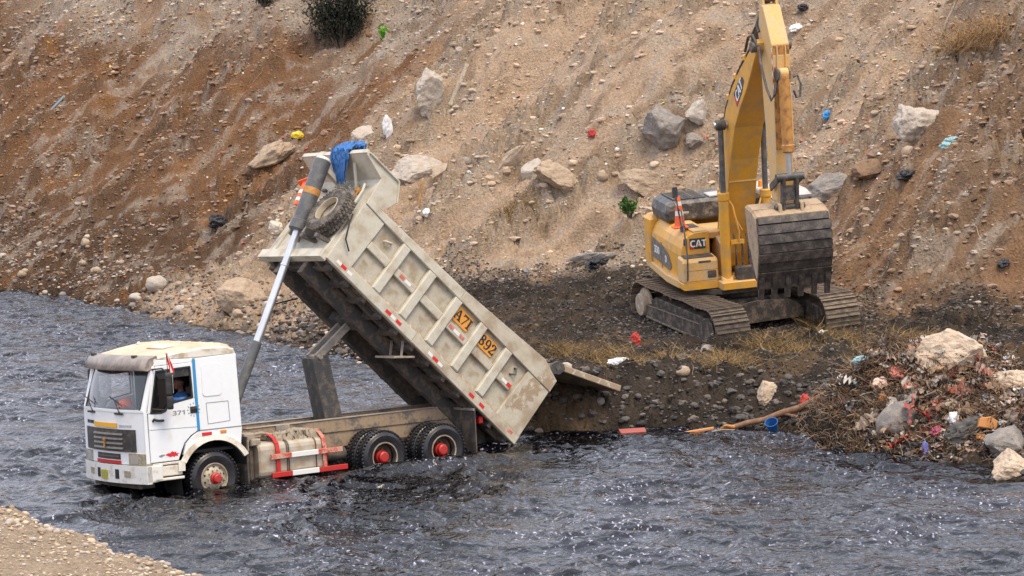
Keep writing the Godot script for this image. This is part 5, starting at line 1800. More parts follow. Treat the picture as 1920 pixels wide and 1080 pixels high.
	part(boom, "weld_seam", Shape.new().bar(Vector3(0.95, 3.97, -0.28), Vector3(0.95, 3.97, 0.44), 0.012, 0.03), M.cat_dusty)
	var bd := Shape.new()
	bd.prism(vec2s([1.78, 6.22, 2.02, 5.93, 2.50, 6.32, 2.72, 6.62, 2.58, 6.72, 2.18, 6.52]), 0.441, 0.446)
	var bp := part(boom, "badge", bd, M.badge)
	part(bp, "red_corner", Shape.new().prism(vec2s([1.80, 6.19, 2.02, 5.94, 2.20, 6.09]), 0.447, 0.449), M.red_print)
	text_part(bp, "lettering", "CAT", 0.26, M.white_lettering, Transform3D(Basis(Vector3.BACK, 0.70), Vector3(2.27, 6.35, 0.452)), false, true, 1.1)
	for z in [0.40, 0.30]:
		part(boom, "oil_pipe", Shape.new().tube([Vector3(-0.36, 2.3, z), Vector3(-0.34, 2.6, z), Vector3(0.10, 4.05, z), Vector3(0.58, 5.32, z), Vector3(0.94, 5.82, z), Vector3(1.56, 6.41, z), Vector3(2.33, 6.93, z), Vector3(3.2, 7.42, z)], 0.028, 7), M.steel_dark)
	for k in 5:
		var c: Vector3 = [Vector3(-0.02, 3.6, 0.35), Vector3(0.42, 4.85, 0.35), Vector3(1.25, 6.08, 0.35), Vector3(1.95, 6.65, 0.35), Vector3(2.8, 7.18, 0.35)][k]
		part(boom, "pipe_clamp", Shape.new().box(c, Vector3(0.16, 0.14, 0.22), 0.02), M.cat_yellow)
	for z in [-0.46, 0.61]:
		var r := Node3D.new()
		r.name = numbered(e, "lift_ram")
		e.add_child(r, true)
		r.transform = up
		var a := Vector3(0.93, 1.52, z)
		var b := Vector3(1.06, 5.40, z)
		var d := (b - a).normalized()
		part(r, "barrel", Shape.new().cyl(a, a + d * 2.12, 0.125, 0.125, 24, 0.01).cyl(a + d * 2.02, a + d * 2.22, 0.148, 0.148, 24, 0.02), M.cat_yellow)
		part(r, "rod", Shape.new().cyl(a + d * 2.1, b, 0.068, 0.068, 20), M.ram)
		part(r, "rod_eye", Shape.new().cyl(b - Vector3(0, 0, 0.12), b + Vector3(0, 0, 0.12), 0.13, 0.13, 20, 0.02), M.steel_dark)
		part(r, "foot_eye", Shape.new().cyl(a - Vector3(0, 0, 0.14), a + Vector3(0, 0, 0.14), 0.15, 0.15, 20, 0.02), M.cat_dusty)
		var line := Shape.new()
		var o := 0.17 if z > 0 else -0.17
		line.tube([a + d * 2.05 - Vector3(0, 0, o * 0.6), a + d * 1.9 - Vector3(-0.1, 0, o * 1.1), a + d * 1.25 - Vector3(-0.12, 0, o * 1.9), a + d * 1.0 - Vector3(-0.1, 0, o * 1.9)], 0.025, 8)
		line.tube([a + d * 1.25 - Vector3(-0.05, 0, o * 2.5), a + d * 1.6 - Vector3(-0.05, 0, o * 1.4)], 0.022, 8)
		line.box(a + d * 0.98 - Vector3(-0.06, 0, o * 1.7), Vector3(0.08, 0.10, 0.34), 0.01)
		part(r, "pipe", line, M.cat_yellow)
	part(e, "knee_pin", Shape.new().cyl(up * Vector3(1.06, 5.40, -0.60), up * Vector3(1.06, 5.40, 0.78), 0.075, 0.075, 18, 0.01), M.chrome)
	var hoses := Shape.new()
	for k in 4:
		var z := -0.18 + k * 0.16
		hoses.tube([Vector3(0.62, 1.58, z), Vector3(0.80, 1.9, z + 0.01), Vector3(0.74, 2.3, z - 0.02), Vector3(0.60, 2.62, z)], 0.024, 8)
	part(e, "boom_hose", hoses, M.hood, up)
	part(e, "valve_tray", Shape.new().box(Vector3(1.02, 1.72, 0.12), Vector3(0.30, 0.30, 0.55), 0.04), M.under, up)
	part(e, "boom_foot", side([-0.55, 1.56, 0.60, 1.56, 0.42, 2.35, -0.1, 2.55, -0.45, 2.2], -0.42, -0.30, 0.02).prism(vec2s([-0.55, 1.56, 0.60, 1.56, 0.42, 2.35, -0.1, 2.55, -0.45, 2.2]), 0.46, 0.58, 0.02), M.cat_dusty, up)
	# stick, with the bucket ram down its front
	var z0 := -0.13
	var z1 := 0.29
	var stick := part(e, "stick", side([3.62, 7.45, 3.55, 7.85, 3.80, 8.50, 4.02, 8.46, 4.56, 7.63, 4.60, 7.35, 4.50, 5.2, 4.42, 3.95, 4.26, 3.62, 4.08, 3.70, 3.98, 4.2, 3.72, 6.2], z0, z1, 0.015), M.cat_dusty, up)
	part(stick, "front_plate", Shape.new().quad(Vector3(4.602, 7.60, z0 + 0.01), Vector3(4.602, 7.60, z1 - 0.01), Vector3(4.53, 5.2, z1 - 0.01), Vector3(4.53, 5.2, z0 + 0.01), Vector3.RIGHT), M.cat_rusty)
	for z in [z0 + 0.11, z1 - 0.11]:
		part(stick, "front_rib", Shape.new().bar(Vector3(4.62, 7.58, z), Vector3(4.60, 6.95, z), 0.03, 0.05, 0.005, Vector3.RIGHT), M.cat_dusty)
	for k in 9:
		part(stick, "edge_mark", Shape.new().box(Vector3(4.575, 7.50 - k * 0.14, z1 + 0.003), Vector3(0.05, 0.09, 0.004)), M.white_print if k % 2 == 0 else M.red_print)
	for z in [z0 + 0.05, z1 - 0.05]:
		part(stick, "stick_ear", side([3.66, 8.35, 3.95, 8.40, 3.92, 8.72, 3.78, 8.82, 3.66, 8.72], z - 0.03, z + 0.03, 0.01), M.cat_dusty)
	part(e, "stick_ram", Shape.new().cyl(Vector3(3.80, 8.62, 0.08), Vector3(3.0, 7.90, 0.08), 0.07).cyl(Vector3(3.3, 8.17, 0.08), Vector3(2.1, 7.0, 0.08), 0.12, 0.12, 20, 0.02).cyl(Vector3(3.80, 8.66, -0.05), Vector3(3.80, 8.66, 0.21), 0.13, 0.13, 18, 0.02), M.steel_dark, up)
	part(e, "elbow_pin", Shape.new().cyl(Vector3(3.80, 7.52, -0.40), Vector3(3.80, 7.52, 0.56), 0.13, 0.13, 20, 0.02), M.steel_dark, up)
	var bz := 0.10
	part(stick, "ram_lug", side([4.55, 7.12, 4.85, 7.02, 4.86, 6.86, 4.55, 6.72], bz - 0.15, bz - 0.10, 0.008).prism(vec2s([4.55, 7.12, 4.85, 7.02, 4.86, 6.86, 4.55, 6.72]), bz + 0.10, bz + 0.15, 0.008), M.steel_dark)
	var ram := Node3D.new()
	ram.name = "bucket_ram"
	e.add_child(ram)
	ram.transform = up
	part(ram, "barrel", Shape.new().cyl(Vector3(4.78, 6.95, bz), Vector3(4.86, 5.20, bz), 0.13, 0.13, 24, 0.02).cyl(Vector3(4.86, 5.36, bz), Vector3(4.865, 5.16, bz), 0.15, 0.15, 24, 0.03), M.cat_rusty)
	part(ram, "eye", Shape.new().cyl(Vector3(4.78, 6.98, bz - 0.10), Vector3(4.78, 6.98, bz + 0.10), 0.12, 0.12, 20, 0.02), M.cat_dusty)
	part(ram, "rod", Shape.new().cyl(Vector3(4.86, 5.2, bz), Vector3(4.88, 4.60, bz), 0.07, 0.07, 18), M.chrome)
	part(ram, "feed_pipe", Shape.new().tube([Vector3(4.74, 6.75, bz - 0.15), Vector3(4.72, 6.2, bz - 0.17), Vector3(4.76, 5.40, bz - 0.16)], 0.02, 6), M.cat_dusty)
	var hz := Shape.new()
	hz.tube([Vector3(3.95, 7.55, 0.40), Vector3(4.35, 7.2, 0.50), Vector3(4.58, 6.65, 0.46), Vector3(4.66, 6.35, 0.38), Vector3(4.70, 6.52, 0.30), Vector3(4.70, 6.78, 0.26)], 0.030, 8)
	part(e, "stick_hose", hz, M.hood, up)
	part(e, "stick_hose", Shape.new().tube([Vector3(4.66, 6.85, -0.16), Vector3(4.68, 6.90, -0.26), Vector3(4.68, 6.70, -0.33), Vector3(4.68, 6.40, -0.30), Vector3(4.66, 6.38, -0.22), Vector3(4.66, 6.55, -0.16)], 0.028, 8), M.hood, up)
	part(e, "elbow_hose", Shape.new().tube([Vector3(3.0, 7.35, 0.46), Vector3(3.45, 7.72, 0.50), Vector3(3.8, 7.8, 0.50), Vector3(3.95, 7.55, 0.42)], 0.035, 8).tube([Vector3(2.9, 7.25, 0.20), Vector3(3.3, 7.75, 0.36), Vector3(3.62, 8.0, 0.34), Vector3(3.72, 7.85, 0.32)], 0.035, 8), M.steel_dark, up)
	# linkage
	var link := Shape.new()
	for z in [bz - 0.27, bz + 0.27]:
		link.bar(Vector3(4.88, 4.58, z), Vector3(4.22, 4.28, z), 0.05, 0.17, 0.01)
	part(e, "idler_link", link, M.steel_dark, up)
	var hl := Shape.new()
	for z in [bz - 0.16, bz + 0.16]:
		hl.bar(Vector3(4.88, 4.62, z), Vector3(4.78, 3.86, z), 0.08, 0.20, 0.02, Vector3.RIGHT)
	hl.box(Vector3(4.82, 4.22, bz), Vector3(0.12, 0.34, 0.26), 0.02)
	hl.cyl(Vector3(4.88, 4.60, bz - 0.33), Vector3(4.88, 4.60, bz + 0.33), 0.095, 0.095, 18, 0.01)
	part(e, "bucket_link", hl, M.steel_dark, up)
	# bucket: curved shell of plates, side cheeks, ears and teeth
	var bk := Node3D.new()
	bk.name = "bucket"
	e.add_child(bk)
	bk.transform = up
	var w0 := -0.74
	var w1 := 0.99
	var arc := [Vector2(4.22, 3.92), Vector2(4.72, 3.86), Vector2(5.02, 3.74), Vector2(5.10, 3.58), Vector2(5.16, 3.36), Vector2(5.19, 3.14), Vector2(5.18, 2.92), Vector2(5.13, 2.70), Vector2(5.05, 2.48), Vector2(4.96, 2.30)]
	for k in arc.size() - 1:
		var a: Vector2 = arc[k]
		var b: Vector2 = arc[k + 1]
		var n := Vector2(-(b - a).y, (b - a).x).normalized() * -1.0
		var out := n if n.dot(Vector2(1, 0.6)) > 0 else -n
		var proud := 0.045 if k in [2, 3, 4, 6, 8] else 0.018
		var lip := (b - a).normalized() * 0.006
		part(bk, "shell_plate", side([a.x + lip.x, a.y + lip.y, b.x - lip.x, b.y - lip.y, b.x - lip.x - out.x * 0.05, b.y - out.y * 0.05, a.x - out.x * 0.05, a.y - out.y * 0.05], w0, w1).prism(vec2s([a.x + lip.x * 2, a.y + lip.y * 2, b.x - lip.x * 2, b.y - lip.y * 2, b.x - lip.x * 2 + out.x * proud, b.y - lip.y * 2 + out.y * proud, a.x + lip.x * 2 + out.x * proud, a.y + lip.y * 2 + out.y * proud]), w0 - (0.02 if k > 2 else -0.02), w1 + (0.02 if k > 2 else -0.02), 0.012), M.bucket_top if k < 2 else M.bucket)
	for z in [w0, w1]:
		part(bk, "side_cheek", side([4.22, 3.90, 4.72, 3.84, 5.0, 3.73, 5.12, 3.36, 5.14, 2.92, 5.02, 2.50, 4.93, 2.28, 4.60, 2.62, 4.38, 3.1], z - 0.025, z + 0.025, 0.006), M.bucket_top)
		part(bk, "side_cutter", side([4.93, 2.26, 4.80, 2.28, 4.50, 2.66, 4.42, 2.9, 4.52, 2.95, 4.62, 2.70], z - 0.035, z + 0.035, 0.008), M.bucket)
	part(bk, "cutting_edge", side([5.0, 2.34, 4.93, 2.06, 4.88, 2.08, 4.92, 2.36], w0 - 0.02, w1 + 0.02, 0.008), M.bucket)
	for k in 6:
		var z := lerpf(w0 + 0.07, w1 - 0.07, k / 5.0)
		part(bk, "tooth", side([5.04, 2.34, 5.0, 2.16, 4.90, 1.80, 4.84, 1.80, 4.86, 2.10, 4.93, 2.36], z - 0.065, z + 0.065, 0.012), M.bucket)
	for z in [bz - 0.26, bz + 0.26]:
		part(bk, "bucket_ear", side([4.15, 3.86, 4.95, 3.78, 4.90, 3.98, 4.72, 4.02, 4.40, 3.98, 4.26, 4.02], z - 0.04, z + 0.04, 0.015), M.bucket_top)
	part(bk, "bucket_pin", Shape.new().cyl(Vector3(4.78, 3.90, bz - 0.36), Vector3(4.78, 3.90, bz + 0.36), 0.07, 0.07, 16, 0.01).cyl(Vector3(4.25, 3.80, bz - 0.36), Vector3(4.25, 3.80, bz + 0.36), 0.07, 0.07, 16, 0.01), M.steel_dark)
	# rail and mirror on the right front corner
	part(e, "hand_rail", Shape.new().tube([Vector3(0.46, 1.50, 1.52), Vector3(0.95, 1.66, 1.60), Vector3(0.96, 2.2, 1.58), Vector3(0.60, 2.9, 1.54), Vector3(0.30, 3.25, 1.50), Vector3(0.10, 3.28, 1.50)], 0.020, 8), M.hood, up)
	part(e, "mirror_post", Shape.new().tube([Vector3(0.20, 2.72, 1.48), Vector3(0.12, 3.2, 1.52), Vector3(0.05, 3.62, 1.56)], 0.022, 8).prism(vec2s(rounded(-0.07, -0.14, 0.07, 0.14, 0.04)), -0.03, 0.03, 0.01, Transform3D(Basis(Vector3.BACK, Vector3.UP, Vector3.LEFT), Vector3(0.03, 3.70, 1.57))), M.hood, up)
	part(e, "mirror_foot", Shape.new().box(Vector3(0.20, 2.80, 1.46), Vector3(0.12, 0.16, 0.12), 0.02), M.steel_dark, up)
	var cone := traffic_cone("bright orange and white traffic cone standing on the excavator's right bonnet", 0.78)
	cone.transform = digger_place * up * Transform3D(Basis(Vector3.BACK, 0.02), Vector3(-0.22, 2.76, 1.42))
	solo("blue_bag", lump(330, Vector3(0.62, 0.34, 0.44), 0.2), M.blue_cloth, digger_place * up * Transform3D(Basis(), Vector3(-0.95, 1.24, 1.30)), "crumpled blue plastic bag stuffed between the excavator's right track and its body", "plastic bag")


# ---------------------------------------------------------------- boulders and cobbles

func make_rock_materials() -> void:
	M.rock_grey = stained(Color(0.20, 0.185, 0.175), Color(0.33, 0.28, 0.23), 0.40, 0.9, 0.0, 60, 1.1)
	M.rock_dark = stained(Color(0.075, 0.072, 0.070), Color(0.15, 0.13, 0.11), 0.40, 0.85, 0.0, 61, 0.8)
	M.rock_tan = stained(Color(0.43, 0.33, 0.235), Color(0.30, 0.21, 0.14), 0.40, 0.9, 0.0, 62, 1.0)
	M.rock_pale = stained(Color(0.48, 0.42, 0.355), Color(0.32, 0.25, 0.19), 0.35, 0.9, 0.0, 63, 1.0)
	M.rock_cream = stained(Color(0.60, 0.485, 0.365), Color(0.36, 0.25, 0.165), 0.36, 0.9, 0.0, 64, 1.3)
	M.rock_brown = stained(Color(0.27, 0.175, 0.105), Color(0.17, 0.11, 0.075), 0.4, 0.9, 0.0, 65, 0.9)
	for k in ["rock_grey", "rock_tan", "rock_pale", "rock_cream", "rock_brown"]:
		M[k].normal_enabled = true
		M[k].normal_texture = M.earth.normal_texture
		M[k].normal_scale = 0.7


func on_ground(x: float, z: float, lift: float, turn := 0.0, lean := Vector3.ZERO) -> Transform3D:
	return Transform3D(Basis.from_euler(lean) * Basis(Vector3.UP, turn), Vector3(x, ground_at(x, z) + lift, z))


func build_rocks() -> void:
	make_rock_materials()
	# x, z, size, lift, turn, lean, material, seed, cuts, label
	var list := [
		[4.75, -27.75, Vector3(1.65, 1.85, 1.1), 0.45, 0.6, Vector3(0.10, 0, 0.06), M.rock_grey, 401, 9, "big grey boulder with a flat dark face, behind the excavator's hood"],
		[5.72, -27.9, Vector3(0.72, 0.85, 0.6), 0.75, 0.3, Vector3(0.2, 0, -0.4), M.rock_pale, 402, 8, "pale broken slab leaning on the right of the big grey boulder"],
		[5.55, -27.5, Vector3(0.8, 0.6, 0.6), 0.30, 1.2, Vector3(0, 0, 0.2), M.rock_grey, 403, 9, "grey-brown broken rock under the pale slab beside the big grey boulder"],
		[4.05, -26.95, Vector3(1.5, 0.8, 0.9), 0.16, 0.2, Vector3(0.2, 0, -0.35), M.rock_tan, 404, 7, "tan slab of rock below the big grey boulder"],
		[-2.45, -36.6, Vector3(1.35, 1.55, 1.1), 0.42, 0.8, Vector3(0.05, 0, 0.08), M.rock_pale, 405, 10, "square-edged tan block with a weathered plank beside it, high on the slope"],
		[-4.75, -38.4, Vector3(1.1, 1.0, 0.9), 0.20, 0.4, Vector3(0, 0, -0.4), M.rock_pale, 406, 7, "pale leaning boulder above the top of the raised bed"],
		[-2.9, -33.2, Vector3(1.5, 1.0, 1.0), 0.20, 0.1, Vector3(0, 0, 0.1), M.rock_pale, 407, 8, "pale low outcrop just right of the bed's cab guard"],
		[-2.05, -32.6, Vector3(0.9, 0.8, 0.8), 0.22, 0.9, Vector3.ZERO, M.rock_tan, 408, 6, "smaller tan boulder at the right end of the pale outcrop"],
		[1.5, -27.75, Vector3(1.45, 0.85, 1.0), 0.16, 0.5, Vector3(0.0, 0, -0.25), M.rock_tan, 409, 9, "wedge-shaped tan boulder with a flat pointed end, mid slope"],
		[0.05, -30.3, Vector3(0.75, 1.7, 0.5), 0.12, 0.3, Vector3(0.7, 0, -0.45), M.rock_cream, 410, 8, "narrow yellowish slab lying tilted up the middle of the slope"],
		[0.75, -29.6, Vector3(0.9, 1.0, 0.8), 0.10, 0.6, Vector3(0.4, 0, -0.4), M.rock_pale, 411, 8, "rough pale rock just right of the narrow yellowish slab"],
		[-8.4, -42.2, Vector3(2.4, 0.75, 0.9), 0.22, 0.15, Vector3(0.1, 0, 0.38), M.rock_tan, 412, 7, "long tan slab lying down the slope, left of the raised bed"],
		[11.2, -20.8, Vector3(1.25, 1.4, 1.0), 0.30, 0.4, Vector3(0, 0, 0.1), M.rock_pale, 413, 7, "grey boulder split by dark cracks, on the slope right of the stick"],
		[8.95, -23.1, Vector3(1.75, 1.0, 1.0), 0.25, 0.15, Vector3(0, 0, 0.2), M.rock_grey, 414, 8, "wide grey slab of rock just right of the excavator's cab"],
		[9.85, -21.7, Vector3(0.9, 0.8, 0.8), 0.22, 0.8, Vector3.ZERO, M.rock_brown, 415, 6, "brown boulder at the right end of the wide grey slab"],
		[-8.15, -27.4, Vector3(1.35, 1.15, 0.9), 0.38, 0.35, Vector3(0, 0, -0.15), M.rock_tan, 416, 9, "tan boulder with a broad flat face, on the left shore beside the ram"],
		[-11.5, -33.9, Vector3(0.68, 0.58, 0.6), 0.20, 0.0, Vector3.ZERO, M.rock_pale, 417, 2, "biggest round pale boulder on the brown left shore"],
		[8.85, -0.95, Vector3(1.45, 1.0, 1.0), 0.16, -0.15, Vector3(0, 0, -0.05), M.rock_cream, 418, 6, "huge cream boulder behind the rubbish heap"],
		[9.95, -0.35, Vector3(1.05, 0.62, 0.8), 0.0, 0.2, Vector3(0, 0, -0.22), M.rock_cream, 419, 6, "lower cream boulder against the right side of the huge cream one"],
		[7.5, -0.15, Vector3(0.92, 0.62, 0.6), 0.30, 0.15, Vector3(0.1, 0, 0.62), M.rock_grey, 420, 2, "smooth grey boulder tilted in the front of the rubbish heap"],
		[9.15, 2.95, Vector3(0.95, 0.72, 0.8), 0.12, 0.3, Vector3(0, 0, -0.1), M.rock_cream, 421, 6, "pale boulder with a brown wet foot at the water's edge, far right"],
		[9.35, 1.75, Vector3(0.8, 0.75, 0.8), 0.22, 0.7, Vector3.ZERO, M.rock_grey, 422, 7, "grey boulder just above the pale one at the far-right water's edge"],
		[5.4, -4.75, Vector3(0.50, 0.52, 0.45), 0.12, 0.5, Vector3(0, 0, 0.3), M.rock_cream, 423, 7, "knobbly cream rock on the dark gravel left of the rubbish heap"],
		[3.65, -5.3, Vector3(0.32, 0.25, 0.28), 0.09, 0.5, Vector3.ZERO, M.rock_tan, 424, 1, "egg-shaped tan cobble on the dark bank right of the tailgate"],
		[2.8, -27.3, Vector3(0.36, 0.34, 0.34), 0.14, 0.5, Vector3.ZERO, M.rock_tan, 425, 1, "round tan cobble on the slope left of the excavator's hood"],
		[-1.35, -31.4, Vector3(0.44, 0.32, 0.36), 0.12, 0.5, Vector3.ZERO, M.rock_grey, 426, 1, "round grey cobble below the pale outcrop beside the bed"],
		[10.85, -20.2, Vector3(0.42, 0.42, 0.4), 0.14, 0.5, Vector3.ZERO, M.rock_tan, 427, 1, "round tan cobble at the foot of the cracked grey boulder"],
		[1.1, -5.2, Vector3(0.34, 0.26, 0.3), 0.10, 0.5, Vector3.ZERO, M.rock_pale, 428, 1, "pale round cobble above the far end of the tailgate"],
		[4.35, -8.5, Vector3(0.55, 0.28, 0.36), 0.10, 0.9, Vector3(0, 0, 0.3), M.rock_grey, 429, 4, "long grey stone in the straw before the excavator's right track"],
		[3.75, -7.4, Vector3(0.50, 0.24, 0.32), 0.08, 0.2, Vector3.ZERO, M.rock_dark, 430, 2, "dark flat cobble in the straw, nearer the tailgate than the long grey stone"],
		[10.0, 0.15, Vector3(0.42, 0.28, 0.34), 0.12, 0.2, Vector3.ZERO, M.rock_dark, 431, 1, "dark smooth cobble lying before the lower cream boulder"],
		[2.35, -24.9, Vector3(1.3, 0.35, 0.6), 0.14, 0.1, Vector3(0, 0, 0.15), M.rock_grey, 432, 7, "low grey slab at the foot of the slope left of the excavator"],
	]
	for k in list:
		solo("boulder" if k[2].x > 0.6 else "cobble", rock(k[7], k[2] * (1.0 if k[8] < 3 else 1.16), 4 if k[2].x > 0.9 else 3, k[8] + (5 if k[8] > 4 else 0), 0.05 if k[8] < 3 else 0.07, k[8] > 4), k[6], on_ground(k[0], k[1], k[3] * 0.55, k[4], k[5]), k[9], "boulder" if k[2].x > 0.6 else "cobble")
	# cobbles one can count, in four bands; a few worn shapes, copied
	var shapes := []
	for k in 7:
		shapes.append(rock(440 + k, Vector3(1.0, 0.68 + 0.05 * (k % 3), 0.84), 2, 1 + k % 3, 0.07, false))
	var broken := []
	for k in 5:
		broken.append(rock(450 + k, Vector3(1.15, 0.75, 0.9), 2, 9, 0.10, true))
	var mats := [M.rock_grey, M.rock_pale, M.rock_tan, M.rock_dark, M.rock_brown, M.rock_grey, M.rock_pale]
	for k in 96:
		var s := lerpf(-26.0, -3.0, pow(rng.randf(), 0.8))
		var t := table(SHORE, s) + pow(rng.randf(), 1.7) * 2.2 - 0.1
		var p := to_world(s, t)
		cobble(shapes, mats, p, lerpf(0.16, 0.46, pow(rng.randf(), 2.0)), "rounded river cobble in the band along the left shoreline, under the brown slope", "cobbles along the left shoreline")
	for k in 34:
		var s := lerpf(-3.0, 7.0, rng.randf())
		var t := table(SHORE, s) + rng.randf() * 1.3 - 0.1
		cobble(shapes, mats, to_world(s, t), lerpf(0.14, 0.34, pow(rng.randf(), 1.6)), "river cobble at the waterline seen beneath the raised bed", "cobbles seen beneath the bed")
	for k in 70:
		var s := lerpf(17.0, 24.0, rng.randf())
		var t := table(SHORE, s) + 0.05 + pow(rng.randf(), 1.2) * 2.6
		cobble(broken if k % 3 else shapes, [M.rock_dark], to_world(s, t), lerpf(0.09, 0.22, pow(rng.randf(), 1.6)), "dark wet stone in the tipped bank between tailgate and rubbish heap", "cobbles in the tipped bank")
	for k in 60:
		var s := lerpf(14.0, 27.0, rng.randf())
		var t := near_edge(s) - 0.05 - pow(rng.randf(), 1.8) * 1.6
		cobble(shapes, [M.rock_cream, M.rock_tan, M.rock_pale, M.rock_pale], to_world(s, t), lerpf(0.07, 0.17, pow(rng.randf(), 1.8)), "small pale cobble on the edge of the near gravel bank", "cobbles on the near bank's edge")


func cobble(shapes: Array, mats: Array, p: Vector2, size: float, label: String, group: String) -> void:
	var i := rng.randi() % shapes.size()
	var b := Basis.from_euler(Vector3(rng.randf_range(-0.3, 0.3), rng.randf() * TAU, rng.randf_range(-0.3, 0.3))).scaled(Vector3.ONE * size)
	solo("cobble", shapes[i], mats[rng.randi() % mats.size()], Transform3D(b, Vector3(p.x, ground_at(p.x, p.y) + size * 0.16, p.y)), label, "cobble", group)


# ---------------------------------------------------------------- rubbish one can point to

func ribbon(seed_: int, length: float, width: float, crumple: float) -> Shape:
	# a torn strip of cloth or film lying along x
	var n := noise(seed_, 0.9, 3)
	var p := []
	for j in 7:
		for i in 19:
			var u := i / 18.0
			var v := j / 6.0
			var w := width * (0.6 + 0.5 * sin(u * PI)) * (0.8 + 0.5 * n.get_noise_1d(u * 6.0))
			p.append(Vector3((u - 0.5) * length, 0.04 + crumple * (0.5 + n.get_noise_2d(u * 5.0 + 20.0, v * 2.0)) + crumple * 0.4 * sin(u * 21.0 + v * 3.0), (v - 0.5) * w + crumple * n.get_noise_1d(u * 4.0 + 50.0)))
	return Shape.new().sheet(p, 18, 6, Vector3.ZERO)


func build_litter() -> void:
	var white := plain(Color(0.74, 0.74, 0.74), 0.6)
	var yellow := plain(Color(0.78, 0.55, 0.04), 0.6)
	var red := plain(Color(0.46, 0.045, 0.035), 0.7)
	var pink := plain(Color(0.50, 0.17, 0.13), 0.8)
	var blue := plain(Color(0.025, 0.30, 0.72), 0.5)
	var cyan := plain(Color(0.28, 0.45, 0.48), 0.7)
	var black := plain(Color(0.028, 0.028, 0.032), 0.6)
	var orange := plain(Color(0.50, 0.22, 0.07), 0.8)
	var green := plain(Color(0.05, 0.34, 0.16), 0.6)
	var magenta := plain(Color(0.38, 0.08, 0.13), 0.7)
	var violet := plain(Color(0.15, 0.16, 0.45), 0.6)
	# x, z, size, material, roughness, label, category
	var bags := [
		[-7.46, -42.91, Vector3(0.46, 0.30, 0.35), yellow, 0.2, "yellow plastic bag beside the long tan slab on the left slope", "plastic bag"],
		[2.54, -28.45, Vector3(0.26, 0.26, 0.24), red, 0.16, "bright red scrap of plastic alone on the middle of the slope", "plastic bag"],
		[9.55, -27.03, Vector3(0.36, 0.26, 0.26), blue, 0.2, "bright blue plastic bag on the slope right of the stick", "plastic bag"],
		[-9.96, -39.22, Vector3(0.80, 0.50, 0.5), black, 0.24, "dark grey rubbish bag among pale rubble left of the ram", "rubbish bag"],
		[2.45, -24.74, Vector3(1.0, 0.36, 0.5), black, 0.26, "tattered black bag at the foot of the slope left of the excavator", "rubbish bag"],
		[11.75, -18.7, Vector3(0.40, 0.22, 0.3), cyan, 0.24, "pale cyan plastic bag on the right slope, upper of two", "plastic bag"],
		[11.55, -18.2, Vector3(0.34, 0.20, 0.3), cyan, 0.24, "pale cyan plastic bag on the right slope, lower of two", "plastic bag"],
		[10.57, -18.84, Vector3(0.62, 0.30, 0.4), black, 0.24, "black and torn bag low on the slope right of the brown boulder", "rubbish bag"],
		[9.04, -31.03, Vector3(0.62, 0.22, 0.3), white, 0.22, "white crushed carton high on the slope right of the stick's top", "carton"],
		[9.35, -31.6, Vector3(0.60, 0.22, 0.3), black, 0.24, "black torn bag at the top edge above the white carton", "rubbish bag"],
		[8.25, -29.8, Vector3(0.22, 0.30, 0.2), yellow, 0.2, "small yellow bag on the slope touching the stick's right edge", "plastic bag"],
		[2.85, -10.34, Vector3(0.26, 0.36, 0.24), red, 0.2, "red scrap of cloth on the dark bench left of the right track", "cloth"],
		[2.29, -6.24, Vector3(0.55, 0.20, 0.3), white, 0.26, "white plastic bag on the straw above the tailgate's tip", "plastic bag"],
		[6.88, -3.2, Vector3(0.50, 0.36, 0.4), white, 0.2, "white plastic bag on the left top of the rubbish heap", "plastic bag"],
		[7.7, -1.15, Vector3(0.62, 0.26, 0.4), pink, 0.18, "pinkish red cloth on top of the rubbish heap before the cream boulder", "cloth"],
		[8.56, 0.42, Vector3(0.24, 0.30, 0.2), white, 0.2, "white bag in the front right of the rubbish heap", "plastic bag"],
		[7.05, -1.62, Vector3(0.40, 0.20, 0.3), cyan, 0.2, "teal plastic tub crushed on top of the rubbish heap", "tub"],
		[7.33, -1.0, Vector3(0.34, 0.34, 0.3), plain(Color(0.72, 0.50, 0.40), 0.6), 0.18, "cream and orange bag in the middle of the rubbish heap", "plastic bag"],
		[7.36, -0.75, Vector3(0.20, 0.18, 0.2), orange, 0.2, "small orange bag just below the cream and orange one", "plastic bag"],
		[6.15, -3.9, Vector3(0.24, 0.34, 0.2), red, 0.2, "red plastic bag at the root end of the driftwood", "plastic bag"],
		[7.34, 0.85, Vector3(0.16, 0.15, 0.14), green, 0.16, "green scrap of plastic at the water below the smooth grey boulder", "plastic scrap"],
		[7.95, 0.75, Vector3(0.14, 0.34, 0.14), violet, 0.14, "blue-violet plastic bottle standing below the red ribbon", "bottle"],
		[8.95, 1.15, Vector3(0.20, 0.16, 0.18), orange, 0.16, "orange lump of brick at the heap's lower right edge", "brick"],
		[8.2, 0.42, Vector3(0.32, 0.18, 0.2), magenta, 0.2, "dark pink cloth right of the red ribbon in the heap", "cloth"],
		[8.85, -0.25, Vector3(0.30, 0.16, 0.2), white, 0.22, "small white bag under the huge cream boulder", "plastic bag"],
		[-3.95, -37.2, Vector3(0.34, 0.85, 0.24), white, 0.24, "long white bag hanging on the slope above the cab guard", "plastic bag"],
		[-2.5, -29.3, Vector3(0.24, 0.28, 0.2), white, 0.2, "white rag at the slope's foot by the bed's top rail", "cloth"],
		[8.9, -27.5, Vector3(0.44, 0.16, 0.3), pink, 0.22, "faded pink rags left of the bright blue bag", "cloth"],
		[12.1, -13.4, Vector3(0.4, 0.22, 0.3), black, 0.24, "dark rag at the right edge low on the slope", "cloth"],
		[7.3, -10.4, Vector3(0.36, 0.22, 0.24), white, 0.26, "white crumpled film on the straw between the tracks", "plastic film"],
	]
